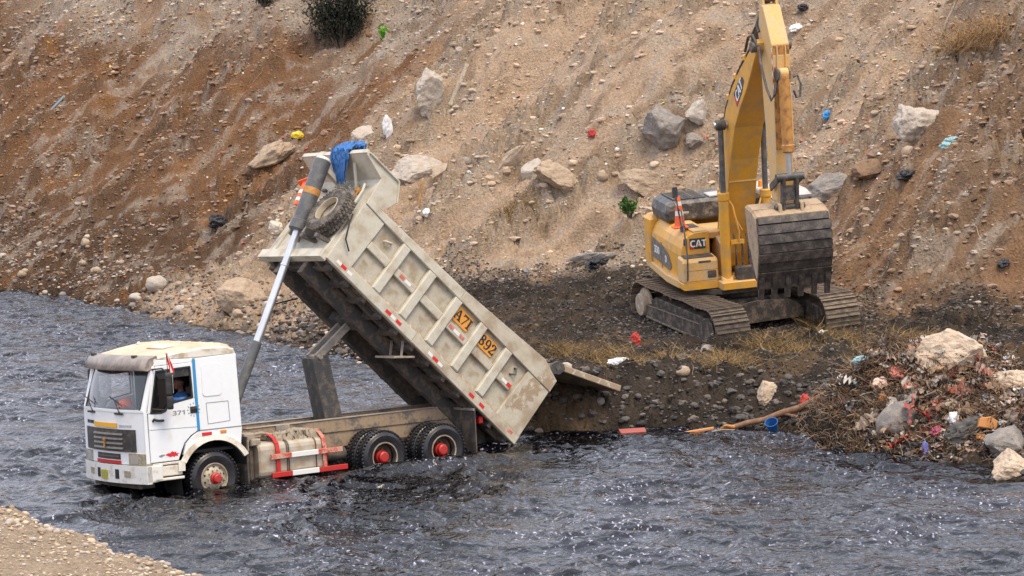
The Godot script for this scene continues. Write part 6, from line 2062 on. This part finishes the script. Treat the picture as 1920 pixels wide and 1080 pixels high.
	for k in bags.size():
		var b: Array = bags[k]
		var n := slope_at(b[0], b[1])
		solo(b[6].replace(" ", "_"), lump(500 + k * 3, b[2], b[4]), b[3], Transform3D(Basis.from_euler(Vector3(0, 0.3 * (k % 5), 0.12 * (k % 3))), Vector3(b[0], ground_at(b[0], b[1]) + b[2].y * 0.25, b[1]) + n * 0.05), b[5], b[6])
	# ribbons
	var rb := thing("red_ribbon", "torn red plastic ribbon hanging over the heap right of the smooth grey boulder", "ribbon", on_ground(7.9, 0.1, 0.25, 0.2, Vector3(0, 0, -0.5)))
	part(rb, "strip", ribbon(600, 0.75, 0.18, 0.05), red)
	part(rb, "strip", ribbon(601, 0.6, 0.13, 0.05), pink, Transform3D(Basis(Vector3.BACK, 1.9), Vector3(-0.15, 0.05, 0.08)))
	part(rb, "strip", ribbon(602, 0.55, 0.16, 0.05), red, Transform3D(Basis(Vector3.BACK, -0.9), Vector3(0.22, -0.12, 0.12)))
	solo("pink_ribbon", ribbon(603, 0.7, 0.10, 0.08), pink, on_ground(8.5, -0.2, 0.14, 0.5, Vector3(0, 0, 0.45)), "pink torn strip pointing up to the right, high in the heap", "ribbon")
	solo("red_cloth", ribbon(604, 0.55, 0.22, 0.12), red, on_ground(7.55, 0.32, 0.10, 0.3, Vector3(0, 0, 0.35)), "red cloth bunched under the smooth grey boulder", "cloth")
	# planks, driftwood, tubs
	solo("plank", Shape.new().box(Vector3.ZERO, Vector3(0.14, 1.75, 0.05), 0.01), M.canvas, Transform3D(Basis.from_euler(Vector3(-0.55, 0.2, -0.46)), Vector3(-1.55, ground_at(-1.55, -36.0) + 0.30, -36.0)), "weathered plank leaning up the slope beside the square-edged tan block", "plank")
	solo("plank", Shape.new().box(Vector3.ZERO, Vector3(1.05, 0.05, 0.22), 0.01), plain(Color(0.20, 0.26, 0.28), 0.8), Transform3D(Basis.from_euler(Vector3(0.3, 0.2, 0.80)), Vector3(-17.7, ground_at(-17.7, -52.9) + 0.18, -52.9)), "grey-green board lying on the brown slope at the far left", "board")
	solo("stake", Shape.new().box(Vector3.ZERO, Vector3(0.06, 0.95, 0.05), 0.01), M.cat_rusty, Transform3D(Basis.from_euler(Vector3(0.0, 0.2, -0.12)), Vector3(-2.75, ground_at(-2.75, -30.3) + 0.42, -30.3)), "rust-red stake standing by the bed's top rail", "stake")
	solo("plank", Shape.new().box(Vector3.ZERO, Vector3(0.75, 0.05, 0.10), 0.008), plain(Color(0.58, 0.26, 0.09), 0.8), Transform3D(Basis.from_euler(Vector3(0, 0.1, 0.12)), Vector3(3.78, 0.06, -3.55)), "short orange-brown plank floating left of the driftwood", "plank")
	solo("board", Shape.new().box(Vector3.ZERO, Vector3(0.55, 0.10, 0.3), 0.02), plain(Color(0.38, 0.10, 0.08), 0.7), Transform3D(Basis.from_euler(Vector3(0.1, 0.1, 0.02)), Vector3(2.45, 0.05, -3.75)), "flat red board at the water's edge below the tailgate", "board")
	var wood := stained(Color(0.20, 0.11, 0.065), Color(0.36, 0.20, 0.11), 0.4, 0.9, 0.0, 70, 0.5)
	var log_ := thing("driftwood", "bent brown driftwood log with a splintered orange end, from heap to water", "log", Transform3D())
	var pts := []
	for k in [[4.55, 0.08, -3.75], [4.9, 0.16, -3.85], [5.25, 0.22, -3.8], [5.6, 0.36, -3.75], [5.95, 0.46, -3.65], [6.3, 0.66, -3.45], [6.6, 0.86, -3.2]]:
		pts.append(Vector3(k[0], k[1], k[2]))
	part(log_, "trunk", Shape.new().tube(pts, 0.055, 9, 0.085), wood)
	for k in 4:
		part(log_, "splinter", Shape.new().tube([Vector3(4.60, 0.09, -3.76), Vector3(4.42, 0.06 + 0.03 * k, -3.72 + 0.04 * k), Vector3(4.20 + 0.05 * k, 0.02 + 0.04 * k, -3.70 + 0.03 * k)], 0.05, 6, 0.008), orange)
	part(log_, "branch", Shape.new().tube([Vector3(5.6, 0.36, -3.75), Vector3(5.9, 0.30, -3.55), Vector3(6.2, 0.36, -3.3)], 0.04, 7, 0.015), wood)
	solo("floating_branch", Shape.new().tube([Vector3(4.1, 0.04, -3.5), Vector3(4.35, 0.07, -3.55), Vector3(4.6, 0.05, -3.62)], 0.022, 6, 0.012), M.canvas, Transform3D(), "thin branch in the water between the orange-brown plank and the driftwood", "branch")
	var tub := thing("bucket", "blue plastic bucket lying at the waterline under the driftwood", "bucket", Transform3D(Basis.from_euler(Vector3(0.5, 0.3, 0.4)), Vector3(5.38, 0.07, -3.25)).scaled_local(Vector3.ONE * 0.82))
	part(tub, "shell", Shape.new().ring([Vector2(0.0, 0.0), Vector2(0.12, 0.0), Vector2(0.16, 0.28), Vector2(0.172, 0.28), Vector2(0.172, 0.30), Vector2(0.155, 0.30), Vector2(0.115, 0.015), Vector2(0.0, 0.015)], Vector3.ZERO, Vector3.UP, 24), plain(Color(0.02, 0.12, 0.34), 0.6))
	part(tub, "handle", Shape.new().tube([Vector3(-0.17, 0.29, 0), Vector3(-0.10, 0.20, 0.12), Vector3(0.10, 0.20, 0.12), Vector3(0.17, 0.29, 0)], 0.007, 6), M.steel_dark)
	solo("crate_piece", Shape.new().prism(vec2s([-0.2, -0.10, 0.16, -0.12, 0.22, 0.04, 0.05, 0.13, -0.17, 0.08]), -0.05, 0.05, 0.015), orange, on_ground(9.1, 1.0, 0.14, 0.2, Vector3(-0.3, 0, -0.1)), "orange broken crate side on the heap left of the far-right boulders", "crate")
	solo("dark_mattress", lump(620, Vector3(1.0, 0.5, 0.5), 0.18), M.rock_dark, on_ground(8.75, 0.75, 0.12, 0.2, Vector3(0, 0, 0.4)), "dark sodden bundle behind the orange crate side", "bundle")
	# dead stick on the near bank
	var st := thing("dead_stick", "dead twig standing at the near bank's edge in the lower left", "twig", Transform3D(Basis().scaled(Vector3.ONE * 1.3), Vector3(-8.95, near_height(-8.95, 4.8) + 0.03, 4.8)))
	part(st, "stem", Shape.new().tube([Vector3(0.10, -0.1, 0), Vector3(0.0, 0.16, 0), Vector3(-0.13, 0.38, 0.02)], 0.016, 6, 0.007), M.canvas)
	part(st, "side_twig", Shape.new().tube([Vector3(0.0, 0.16, 0), Vector3(-0.09, 0.27, 0.0), Vector3(-0.12, 0.16, 0.0)], 0.010, 5, 0.004), M.canvas)
	part(st, "side_twig", Shape.new().tube([Vector3(-0.08, 0.29, 0.01), Vector3(-0.16, 0.43, 0.03), Vector3(-0.22, 0.56, 0.02)], 0.008, 5, 0.003), M.canvas)


# ---------------------------------------------------------------- plants

func leaf_mesh(length: float, width: float) -> ArrayMesh:
	var sh := Shape.new()
	var a := Vector3(-width / 2, length * 0.45, 0.0)
	var b := Vector3(width / 2, length * 0.45, 0.0)
	sh.tri(Vector3.ZERO, b, a, Vector3(0, 0.3, 1))
	sh.tri(a, b, Vector3(0, length, -length * 0.2), Vector3(0, 0.3, 1))
	return sh.done()


func blade_mesh() -> ArrayMesh:
	var sh := Shape.new()
	var w := 0.012
	var p := [Vector3(0, 0, 0), Vector3(0.0, 0.45, 0.10), Vector3(0, 0.80, 0.36)]
	for k in 2:
		var wa := w * (1.0 - 0.4 * k)
		var wb := w * (0.6 - 0.5 * k)
		sh.quad(p[k] - Vector3(wa, 0, 0), p[k] + Vector3(wa, 0, 0), p[k + 1] + Vector3(wb, 0, 0), p[k + 1] - Vector3(wb, 0, 0), Vector3(0, -0.3, 1), 1)
	return sh.done()


func twig_mesh(seed_: int) -> ArrayMesh:
	var r := RandomNumberGenerator.new()
	r.seed = seed_
	var p := [Vector3(-0.5, 0, 0)]
	for k in 3:
		p.append(Vector3(-0.5 + (k + 1) / 3.0, r.randf_range(-0.10, 0.12), r.randf_range(-0.12, 0.12)))
	return Shape.new().tube(p, 0.022, 4, 0.010).done()


func scrap_mesh(seed_: int) -> ArrayMesh:
	var n := noise(seed_, 1.2, 2)
	var p := []
	for j in 4:
		for i in 4:
			var u := i / 3.0 - 0.5
			var v := j / 3.0 - 0.5
			p.append(Vector3(u * (1.0 + 0.5 * n.get_noise_1d(j * 2.0)), 0.12 + 0.42 * n.get_noise_2d(u * 4.0, v * 4.0), v * (0.7 + 0.5 * n.get_noise_1d(i * 2.0 + 9.0))))
	return Shape.new().sheet(p, 3, 3, Vector3.ZERO).done()


func many(called: String, mesh: Mesh, m: Material, places: Array, tints: Array, parent: Node = null) -> MultiMeshInstance3D:
	var mm := MultiMesh.new()
	mm.transform_format = MultiMesh.TRANSFORM_3D
	mm.use_colors = true
	mm.mesh = mesh
	mm.instance_count = places.size()
	for k in places.size():
		mm.set_instance_transform(k, places[k])
		mm.set_instance_color(k, tints[k])
	var o := MultiMeshInstance3D.new()
	o.multimesh = mm
	o.material_override = m
	var to: Node = parent if parent else self
	o.name = numbered(to, called)
	to.add_child(o, true)
	o.set_meta("kind", "stuff")
	return o


func bush(called: String, label: String, category: String, at: Vector3, size: Vector3, leaves: int, low: Color, high: Color, leaf: float, stems: int, bark: Material) -> void:
	var b := thing(called, label, category, Transform3D(Basis(), at))
	var places := []
	var tints := []
	for k in stems:
		var tip := Vector3(rng.randf_range(-0.42, 0.42) * size.x, rng.randf_range(0.45, 0.95) * size.y, rng.randf_range(-0.42, 0.42) * size.z)
		part(b, "stem", Shape.new().tube([Vector3(tip.x * 0.12, -0.08, tip.z * 0.12), Vector3(tip.x * 0.45, tip.y * 0.5, tip.z * 0.45), tip], 0.02 + 0.012 * size.y, 5, 0.005), bark)
		for j in int(float(leaves) / stems):
			var q := tip * rng.randf_range(0.35, 1.05) + Vector3(rng.randfn(), rng.randfn(), rng.randfn()) * size * 0.085
			q.y = maxf(q.y, 0.02)
			var f := rng.randf_range(0.6, 1.4)
			places.append(Transform3D(Basis.from_euler(Vector3(rng.randf_range(-1.4, 1.4), rng.randf() * TAU, rng.randf_range(-1, 1))).scaled(Vector3.ONE * f), q))
			tints.append(low.lerp(high, rng.randf()))
	many("foliage", leaf_mesh(leaf, leaf * 0.42), M.blades, places, tints, b)


func build_plants() -> void:
	var bark := plain(Color(0.10, 0.075, 0.055), 0.9)
	var dry := plain(Color(0.26, 0.165, 0.085), 0.9)
	var at1 := Vector3(-6.05, ground_at(-6.05, -46.9) - 0.05, -46.9)
	bush("shrub", "dark green shrub cut by the top edge, above the raised bed", "shrub", at1, Vector3(2.5, 2.7, 1.7), 7000, Color(0.022, 0.024, 0.020), Color(0.060, 0.066, 0.046), 0.13, 26, bark)
	bush("shrub", "smaller dark shrub at the top edge, left of the one above the bed", "shrub", Vector3(-9.1, ground_at(-9.1, -49.6) - 0.05, -49.6), Vector3(1.7, 1.5, 1.2), 2200, Color(0.03, 0.034, 0.022), Color(0.09, 0.095, 0.055), 0.12, 14, bark)
	bush("weed", "small bright green weed growing left of the excavator", "weed", Vector3(3.5, ground_at(3.5, -25.6), -25.6), Vector3(0.55, 0.55, 0.4), 420, Color(0.05, 0.12, 0.03), Color(0.14, 0.26, 0.07), 0.14, 9, bark)
	bush("weed", "tall narrow green weed alone near the top, right of the dark shrub", "weed", Vector3(-4.36, ground_at(-4.36, -45.6) + 0.1, -45.6), Vector3(0.24, 0.75, 0.24), 150, Color(0.10, 0.28, 0.03), Color(0.22, 0.45, 0.06), 0.20, 4, bark)
	bush("creeper", "patch of green creeper in the top right corner", "creeper", Vector3(13.7, ground_at(13.7, -26.9), -26.9), Vector3(1.2, 0.45, 0.9), 1100, Color(0.035, 0.085, 0.025), Color(0.10, 0.20, 0.06), 0.11, 12, bark)
	for k in [[13.9, -23.6, 1.3, "dry brown brushwood hanging from the right edge of the slope"], [13.1, -24.6, 1.0, "dry brown brushwood left of the clump at the slope's right edge"], [14.3, -25.6, 1.2, "dry brown brushwood above the clump at the slope's right edge"]]:
		var b := thing("dry_brush", k[3], "brushwood", Transform3D(Basis(), Vector3(k[0], ground_at(k[0], k[1]), k[1])))
		for j in 24:
			var a := rng.randf() * TAU
			var l: float = k[2] * rng.randf_range(0.4, 1.0)
			part(b, "stem", Shape.new().tube([Vector3(rng.randfn() * 0.2, 0, rng.randfn() * 0.2), Vector3(cos(a) * l * 0.5, l * 0.35, sin(a) * l * 0.5), Vector3(cos(a + 0.4) * l, l * rng.randf_range(-0.3, 0.5), sin(a + 0.4) * l)], 0.018, 5, 0.004), dry)
		var places := []
		var tints := []
		for j in 700:
			var q: Vector3 = Vector3(rng.randfn() * 0.45, rng.randf_range(-0.1, 0.5), rng.randfn() * 0.35) * k[2]
			places.append(Transform3D(Basis.from_euler(Vector3(rng.randf_range(-1.5, 1.5), rng.randf() * TAU, rng.randf_range(-1.2, 1.2))).scaled(Vector3(0.8, 0.55, 0.55) * rng.randf_range(0.5, 1.3)), q))
			tints.append(Color(0.24, 0.13, 0.06).lerp(Color(0.42, 0.27, 0.13), rng.randf()))
		many("dry_stalks", blade_mesh(), M.blades, places, tints, b)
	solo("dead_branch", Shape.new().tube([Vector3(12.65, ground_at(12.65, -26.2) + 0.1, -26.2), Vector3(13.0, ground_at(13.0, -26.5) + 0.35, -26.5), Vector3(13.45, ground_at(13.45, -27.0) + 0.5, -27.0)], 0.05, 7, 0.03), M.canvas, Transform3D(), "grey dead branch leaning beside the green creeper at the top right", "branch")


# ---------------------------------------------------------------- loose ground cover nobody could count

func pick(list: Array) -> Color:
	var c: Color = list[rng.randi() % list.size()]
	return c * rng.randf_range(0.7, 1.25)


func seat_on(p: Vector2, size: float, squash: float, sink: float) -> Transform3D:
	var b := Basis.from_euler(Vector3(rng.randf_range(-0.6, 0.6), rng.randf() * TAU, rng.randf_range(-0.6, 0.6))).scaled(Vector3(size, size * squash * rng.randf_range(0.65, 1.15), size * rng.randf_range(0.5, 1.0)))
	return Transform3D(b, Vector3(p.x, ground_at(p.x, p.y) + size * sink, p.y))


func build_scatter() -> void:
	var chip := rock(700, Vector3.ONE, 1, 7, 0.10, true)
	var pebble := rock(701, Vector3(1, 0.75, 0.9), 1, 1, 0.08, false)
	var n_patch := noise(710, 0.22, 3)
	var n_fine := noise(711, 0.9, 2)
	var tan_mix := [Color(0.46, 0.34, 0.23), Color(0.38, 0.29, 0.21), Color(0.30, 0.26, 0.23), Color(0.42, 0.29, 0.18), Color(0.56, 0.49, 0.41), Color(0.22, 0.17, 0.13), Color(0.66, 0.60, 0.53)]
	var brown_mix := [Color(0.26, 0.14, 0.07), Color(0.32, 0.18, 0.09), Color(0.20, 0.11, 0.06), Color(0.40, 0.27, 0.16), Color(0.16, 0.10, 0.065), Color(0.52, 0.43, 0.34), Color(0.30, 0.24, 0.19)]
	var dark_mix := [Color(0.060, 0.054, 0.050), Color(0.10, 0.09, 0.082), Color(0.15, 0.13, 0.115), Color(0.045, 0.040, 0.037), Color(0.17, 0.14, 0.12), Color(0.07, 0.06, 0.055)]
	# rubble on the slope, thicker in drifts
	var places := []
	var tints := []
	while places.size() < 110000:
		var s := rng.randf_range(-46.0, 24.0)
		var t := rng.randf_range(-5.0, 17.0)
		var d := t - table(TOE, s)
		if d < -0.5:
			continue
		var left := smoothstep(-10.0, -14.0, s + n_patch.get_noise_2d(s, t) * 4.0)
		var right := smoothstep(7.5, 11.5, s + n_patch.get_noise_2d(s, t) * 5.0)
		var band := smoothstep(-0.12, 0.22, noise(74, 0.42, 3).get_noise_2d(s - 0.4 * t, t * 0.24))
		var drift := 0.35 * (band - 0.5) + n_patch.get_noise_2d((s - 0.4 * t) * 1.3, t * 0.5) + 0.6 * n_fine.get_noise_2d(s, t)
		if rng.randf() > clampf(0.42 + drift * 1.1 + 0.1 * left, 0.05, 1.0):
			continue
		var p := to_world(s, t)
		var size := 0.022 + 0.05 * pow(rng.randf(), 2.0) + 0.15 * pow(rng.randf(), 18.0)
		if s < -14.0:
			size *= 1.2
		places.append(seat_on(p, size, 0.7, 0.14))
		if rng.randf() < 0.76 - 0.25 * band:
			var own := zone_color(s, t, d, 1.0, 1.0) * rng.randf_range(0.6, 1.35)
			tints.append(own.lerp(Color(0.33, 0.28, 0.24), 0.3))
		else:
			tints.append(pick(brown_mix if rng.randf() < maxf(left, right * 0.8) else tan_mix))
	many("slope_rubble", chip, M.stones, places, tints)
	# clods and broken lumps of the slope's own earth, half sunk
	places = []
	tints = []
	while places.size() < 9000:
		var s := rng.randf_range(-46.0, 24.0)
		var t := rng.randf_range(-4.0, 16.0)
		var d := t - table(TOE, s)
		var band := smoothstep(-0.12, 0.22, noise(74, 0.42, 3).get_noise_2d(s - 0.4 * t, t * 0.24))
		if d < -0.3 or rng.randf() > 0.10 + 0.8 * band + 0.5 * n_fine.get_noise_2d(s, t):
			continue
		places.append(seat_on(to_world(s, t), 0.09 + 0.26 * pow(rng.randf(), 3.0), 0.62, 0.06))
		tints.append(zone_color(s, t, d, 1.0, 1.0).lerp(Color(0.36, 0.31, 0.27), 0.35 * rng.randf()) * rng.randf_range(0.75, 1.15))
	many("slope_clods", chip, M.stones, places, tints)
	# dark gravel over the bench and the tipped bank
	places = []
	tints = []
	while places.size() < 46000:
		var s := rng.randf_range(-4.0, 30.0)
		var lo := table(SHORE, s)
		var t := lerpf(lo, table(TOE, s) + 0.8, rng.randf())
		var front := smoothstep(3.0, 0.3, t - lo)
		if s < 1.0 and rng.randf() > (s + 4.0) / 5.0:
			continue
		var p := to_world(s, t)
		var size := 0.026 + 0.05 * pow(rng.randf(), 1.5) + 0.17 * pow(rng.randf(), 6.0) * (0.35 + front)
		places.append(seat_on(p, size, 0.7, 0.2))
		tints.append(pick(dark_mix))
	many("dark_gravel", chip, M.stones, places, tints)
	# pebbles along the left shore
	places = []
	tints = []
	while places.size() < 9000:
		var s := rng.randf_range(-40.0, 7.0)
		var t := table(SHORE, s) - 0.3 + 3.2 * pow(rng.randf(), 1.5)
		var p := to_world(s, t)
		var size := 0.04 + 0.07 * pow(rng.randf(), 1.5) + 0.14 * pow(rng.randf(), 9.0)
		places.append(seat_on(p, size, 0.75, 0.2))
		tints.append(pick([Color(0.30, 0.26, 0.22), Color(0.22, 0.19, 0.17), Color(0.14, 0.10, 0.07), Color(0.20, 0.12, 0.07), Color(0.44, 0.39, 0.33), Color(0.10, 0.09, 0.085), Color(0.32, 0.18, 0.10)]))
	many("shore_pebbles", pebble, M.stones, places, tints)
	# the near bank
	places = []
	tints = []
	while places.size() < 6500:
		var s := rng.randf_range(10.0, 28.0)
		var t := near_edge(s) - 5.5 * pow(rng.randf(), 1.6) + 0.05
		var p := to_world(s, t)
		var edge := smoothstep(1.8, 0.0, near_edge(s) - t)
		var size := 0.018 + 0.035 * pow(rng.randf(), 1.6) + (0.06 + 0.06 * edge) * pow(rng.randf(), 8.0)
		places.append(seat_on(p, size, 0.75, 0.22))
		tints.append(pick([Color(0.52, 0.41, 0.29), Color(0.44, 0.33, 0.23), Color(0.60, 0.52, 0.42), Color(0.35, 0.27, 0.20), Color(0.40, 0.35, 0.30)]))
	many("near_gravel", pebble, M.stones, places, tints)
	# scraps of paper and plastic
	var heap_mix := [Color(0.62, 0.60, 0.57), Color(0.52, 0.47, 0.42), Color(0.45, 0.37, 0.29), Color(0.36, 0.26, 0.18), Color(0.30, 0.20, 0.13), Color(0.22, 0.15, 0.10), Color(0.50, 0.33, 0.27), Color(0.44, 0.15, 0.11), Color(0.40, 0.23, 0.12), Color(0.34, 0.36, 0.37), Color(0.16, 0.15, 0.15), Color(0.55, 0.50, 0.44), Color(0.25, 0.32, 0.36), Color(0.58, 0.44, 0.36)]
	var litter := [Color(0.70, 0.70, 0.69), Color(0.55, 0.54, 0.52), Color(0.66, 0.64, 0.60), Color(0.48, 0.46, 0.43), Color(0.05, 0.05, 0.055), Color(0.40, 0.40, 0.42), Color(0.60, 0.56, 0.50), Color(0.30, 0.44, 0.50), Color(0.50, 0.10, 0.08), Color(0.60, 0.30, 0.26), Color(0.10, 0.22, 0.42), Color(0.55, 0.42, 0.12), Color(0.06, 0.06, 0.06), Color(0.42, 0.30, 0.22)]
	for v in 3:
		places = []
		tints = []
		while places.size() < 1500:
			var s := rng.randf_range(-44.0, 22.0)
			var d := rng.randf_range(0.0, 16.0)
			var t := table(TOE, s) + d
			var k := 0.10 + 0.75 * exp(-(((s - 9.5) / 3.5) ** 2 + ((d - 5.0) / 3.5) ** 2)) + 0.7 * exp(-(((s + 9.5) / 2.0) ** 2)) * smoothstep(9.0, 2.0, d) + 0.6 * smoothstep(-24.0, -30.0, s) * smoothstep(9.0, 11.0, d)
			if rng.randf() > k + n_patch.get_noise_2d(s, t) * 0.4:
				continue
			var p := to_world(s, t)
			places.append(seat_on(p, 0.05 + 0.13 * pow(rng.randf(), 2.2), 0.8, 0.05))
			tints.append(pick(litter))
		many("litter_scraps", scrap_mesh(720 + v), M.blades, places, tints)
	# the rubbish heap: twigs, straw, scraps
	for v in 3:
		places = []
		tints = []
		while places.size() < 2400:
			var big := rng.randf() < 0.66
			var c := Vector2(7.7, -1.1) if big else (Vector2(9.3, 0.1) if rng.randf() < 0.65 else Vector2(6.5, -2.0))
			var p := c + Vector2(rng.randfn() * 0.85, rng.randfn() * 0.85)
			var b := to_bank(p.x, p.y)
			if b.y < table(SHORE, b.x) - 0.30:
				continue
			var l := lerpf(0.12, 0.75, pow(rng.randf(), 2.0))
			var bs := Basis.from_euler(Vector3(rng.randf_range(-0.9, 0.9), rng.randf() * TAU, rng.randf_range(-0.9, 0.9))).scaled(Vector3(l, rng.randf_range(0.3, 0.8), rng.randf_range(0.3, 0.8)))
			places.append(Transform3D(bs, Vector3(p.x, ground_at(p.x, p.y) + rng.randf_range(0.0, 0.14), p.y)))
			tints.append(pick([Color(0.19, 0.125, 0.08), Color(0.27, 0.18, 0.115), Color(0.13, 0.09, 0.06), Color(0.30, 0.22, 0.15), Color(0.26, 0.14, 0.08), Color(0.08, 0.06, 0.045), Color(0.34, 0.27, 0.20)]))
		many("heap_twigs", twig_mesh(740 + v), M.blades, places, tints)
	places = []
	tints = []
	while places.size() < 3400:
		var p := Vector2(8.3, -0.6) + Vector2(rng.randfn() * 1.15, rng.randfn() * 0.95)
		var b := to_bank(p.x, p.y)
		if b.y < table(SHORE, b.x):
			continue
		places.append(seat_on(p, 0.055 + 0.19 * pow(rng.randf(), 2.4), 1.0, 0.45))
		tints.append(pick(heap_mix))
	many("heap_scraps", scrap_mesh(750), M.blades, places, tints)
	for v in 3:
		places = []
		tints = []
		while places.size() < 42:
			var p := Vector2(8.1, -0.7) + Vector2(rng.randfn() * 1.05, rng.randfn() * 0.8)
			var b := to_bank(p.x, p.y)
			if b.y < table(SHORE, b.x) + 0.05:
				continue
			places.append(Transform3D(Basis.from_euler(Vector3(rng.randf_range(-0.6, 0.9), rng.randf() * TAU, rng.randf_range(-0.7, 0.7))).scaled(Vector3.ONE * rng.randf_range(0.5, 1.3)), Vector3(p.x, ground_at(p.x, p.y) + rng.randf_range(0.04, 0.14), p.y)))
			tints.append(pick(heap_mix).lerp(Color(0.30, 0.21, 0.14), rng.randf_range(0.1, 0.7)))
		many("heap_rags", ribbon(770 + v, 0.42, 0.26, 0.10).done(), M.blades, places, tints)
	# straw in tufts on the bench
	places = []
	tints = []
	var tufts := [[2.0, -8.6, 0.55], [3.4, -7.3, 0.75], [2.3, -6.4, 0.5], [4.9, -6.9, 0.7], [4.6, -6.0, 0.5], [6.6, -10.5, 0.6], [7.5, -9.8, 0.55], [8.2, -8.4, 0.6], [6.4, -8.3, 0.6], [7.8, -6.2, 0.45], [9.2, -9.2, 0.6], [5.7, -8.6, 0.5], [1.2, -10.0, 0.4], [-0.1, -27.1, 0.55], [0.5, -27.4, 0.5], [7.6, -13.2, 0.5]]
	for k in tufts:
		for j in 420:
			var p: Vector2 = Vector2(k[0], k[1]) + Vector2(rng.randfn(), rng.randfn()) * k[2] * rng.randf_range(0.25, 0.75)
			var f := rng.randf_range(0.14, 0.42)
			places.append(Transform3D(Basis.from_euler(Vector3(rng.randf_range(-1.3, 1.3), rng.randf() * TAU, rng.randf_range(-0.9, 0.9))).scaled(Vector3(0.8, f, f)), Vector3(p.x, ground_at(p.x, p.y) + rng.randf() * 0.05, p.y)))
			tints.append(Color(0.17, 0.105, 0.05).lerp(Color(0.40, 0.28, 0.135), rng.randf()) * rng.randf_range(0.7, 1.1))
	many("dry_straw", blade_mesh(), M.blades, places, tints)
	# sticks and roots strewn on the slope
	places = []
	tints = []
	while places.size() < 2600:
		var s := rng.randf_range(-44.0, 24.0)
		var t := table(TOE, s) + rng.randf_range(-3.0, 15.0)
		if n_patch.get_noise_2d(s + 90.0, t) + 0.5 * n_fine.get_noise_2d(s, t) < rng.randf_range(-0.3, 0.35):
			continue
		var p := to_world(s, t)
		var l := lerpf(0.12, 0.8, pow(rng.randf(), 3.0))
		var n := slope_at(p.x, p.y)
		var along := Vector3(rng.randfn(), 0, rng.randfn())
		along = (along - n * along.dot(n)).normalized()
		places.append(Transform3D(Basis(along * l, n * 0.45, along.cross(n) * 0.45), Vector3(p.x, ground_at(p.x, p.y) + 0.025, p.y)))
		tints.append(pick([Color(0.30, 0.22, 0.15), Color(0.18, 0.12, 0.08), Color(0.42, 0.34, 0.25), Color(0.10, 0.075, 0.055)]))
	many("strewn_sticks", twig_mesh(760), M.blades, places, tints)
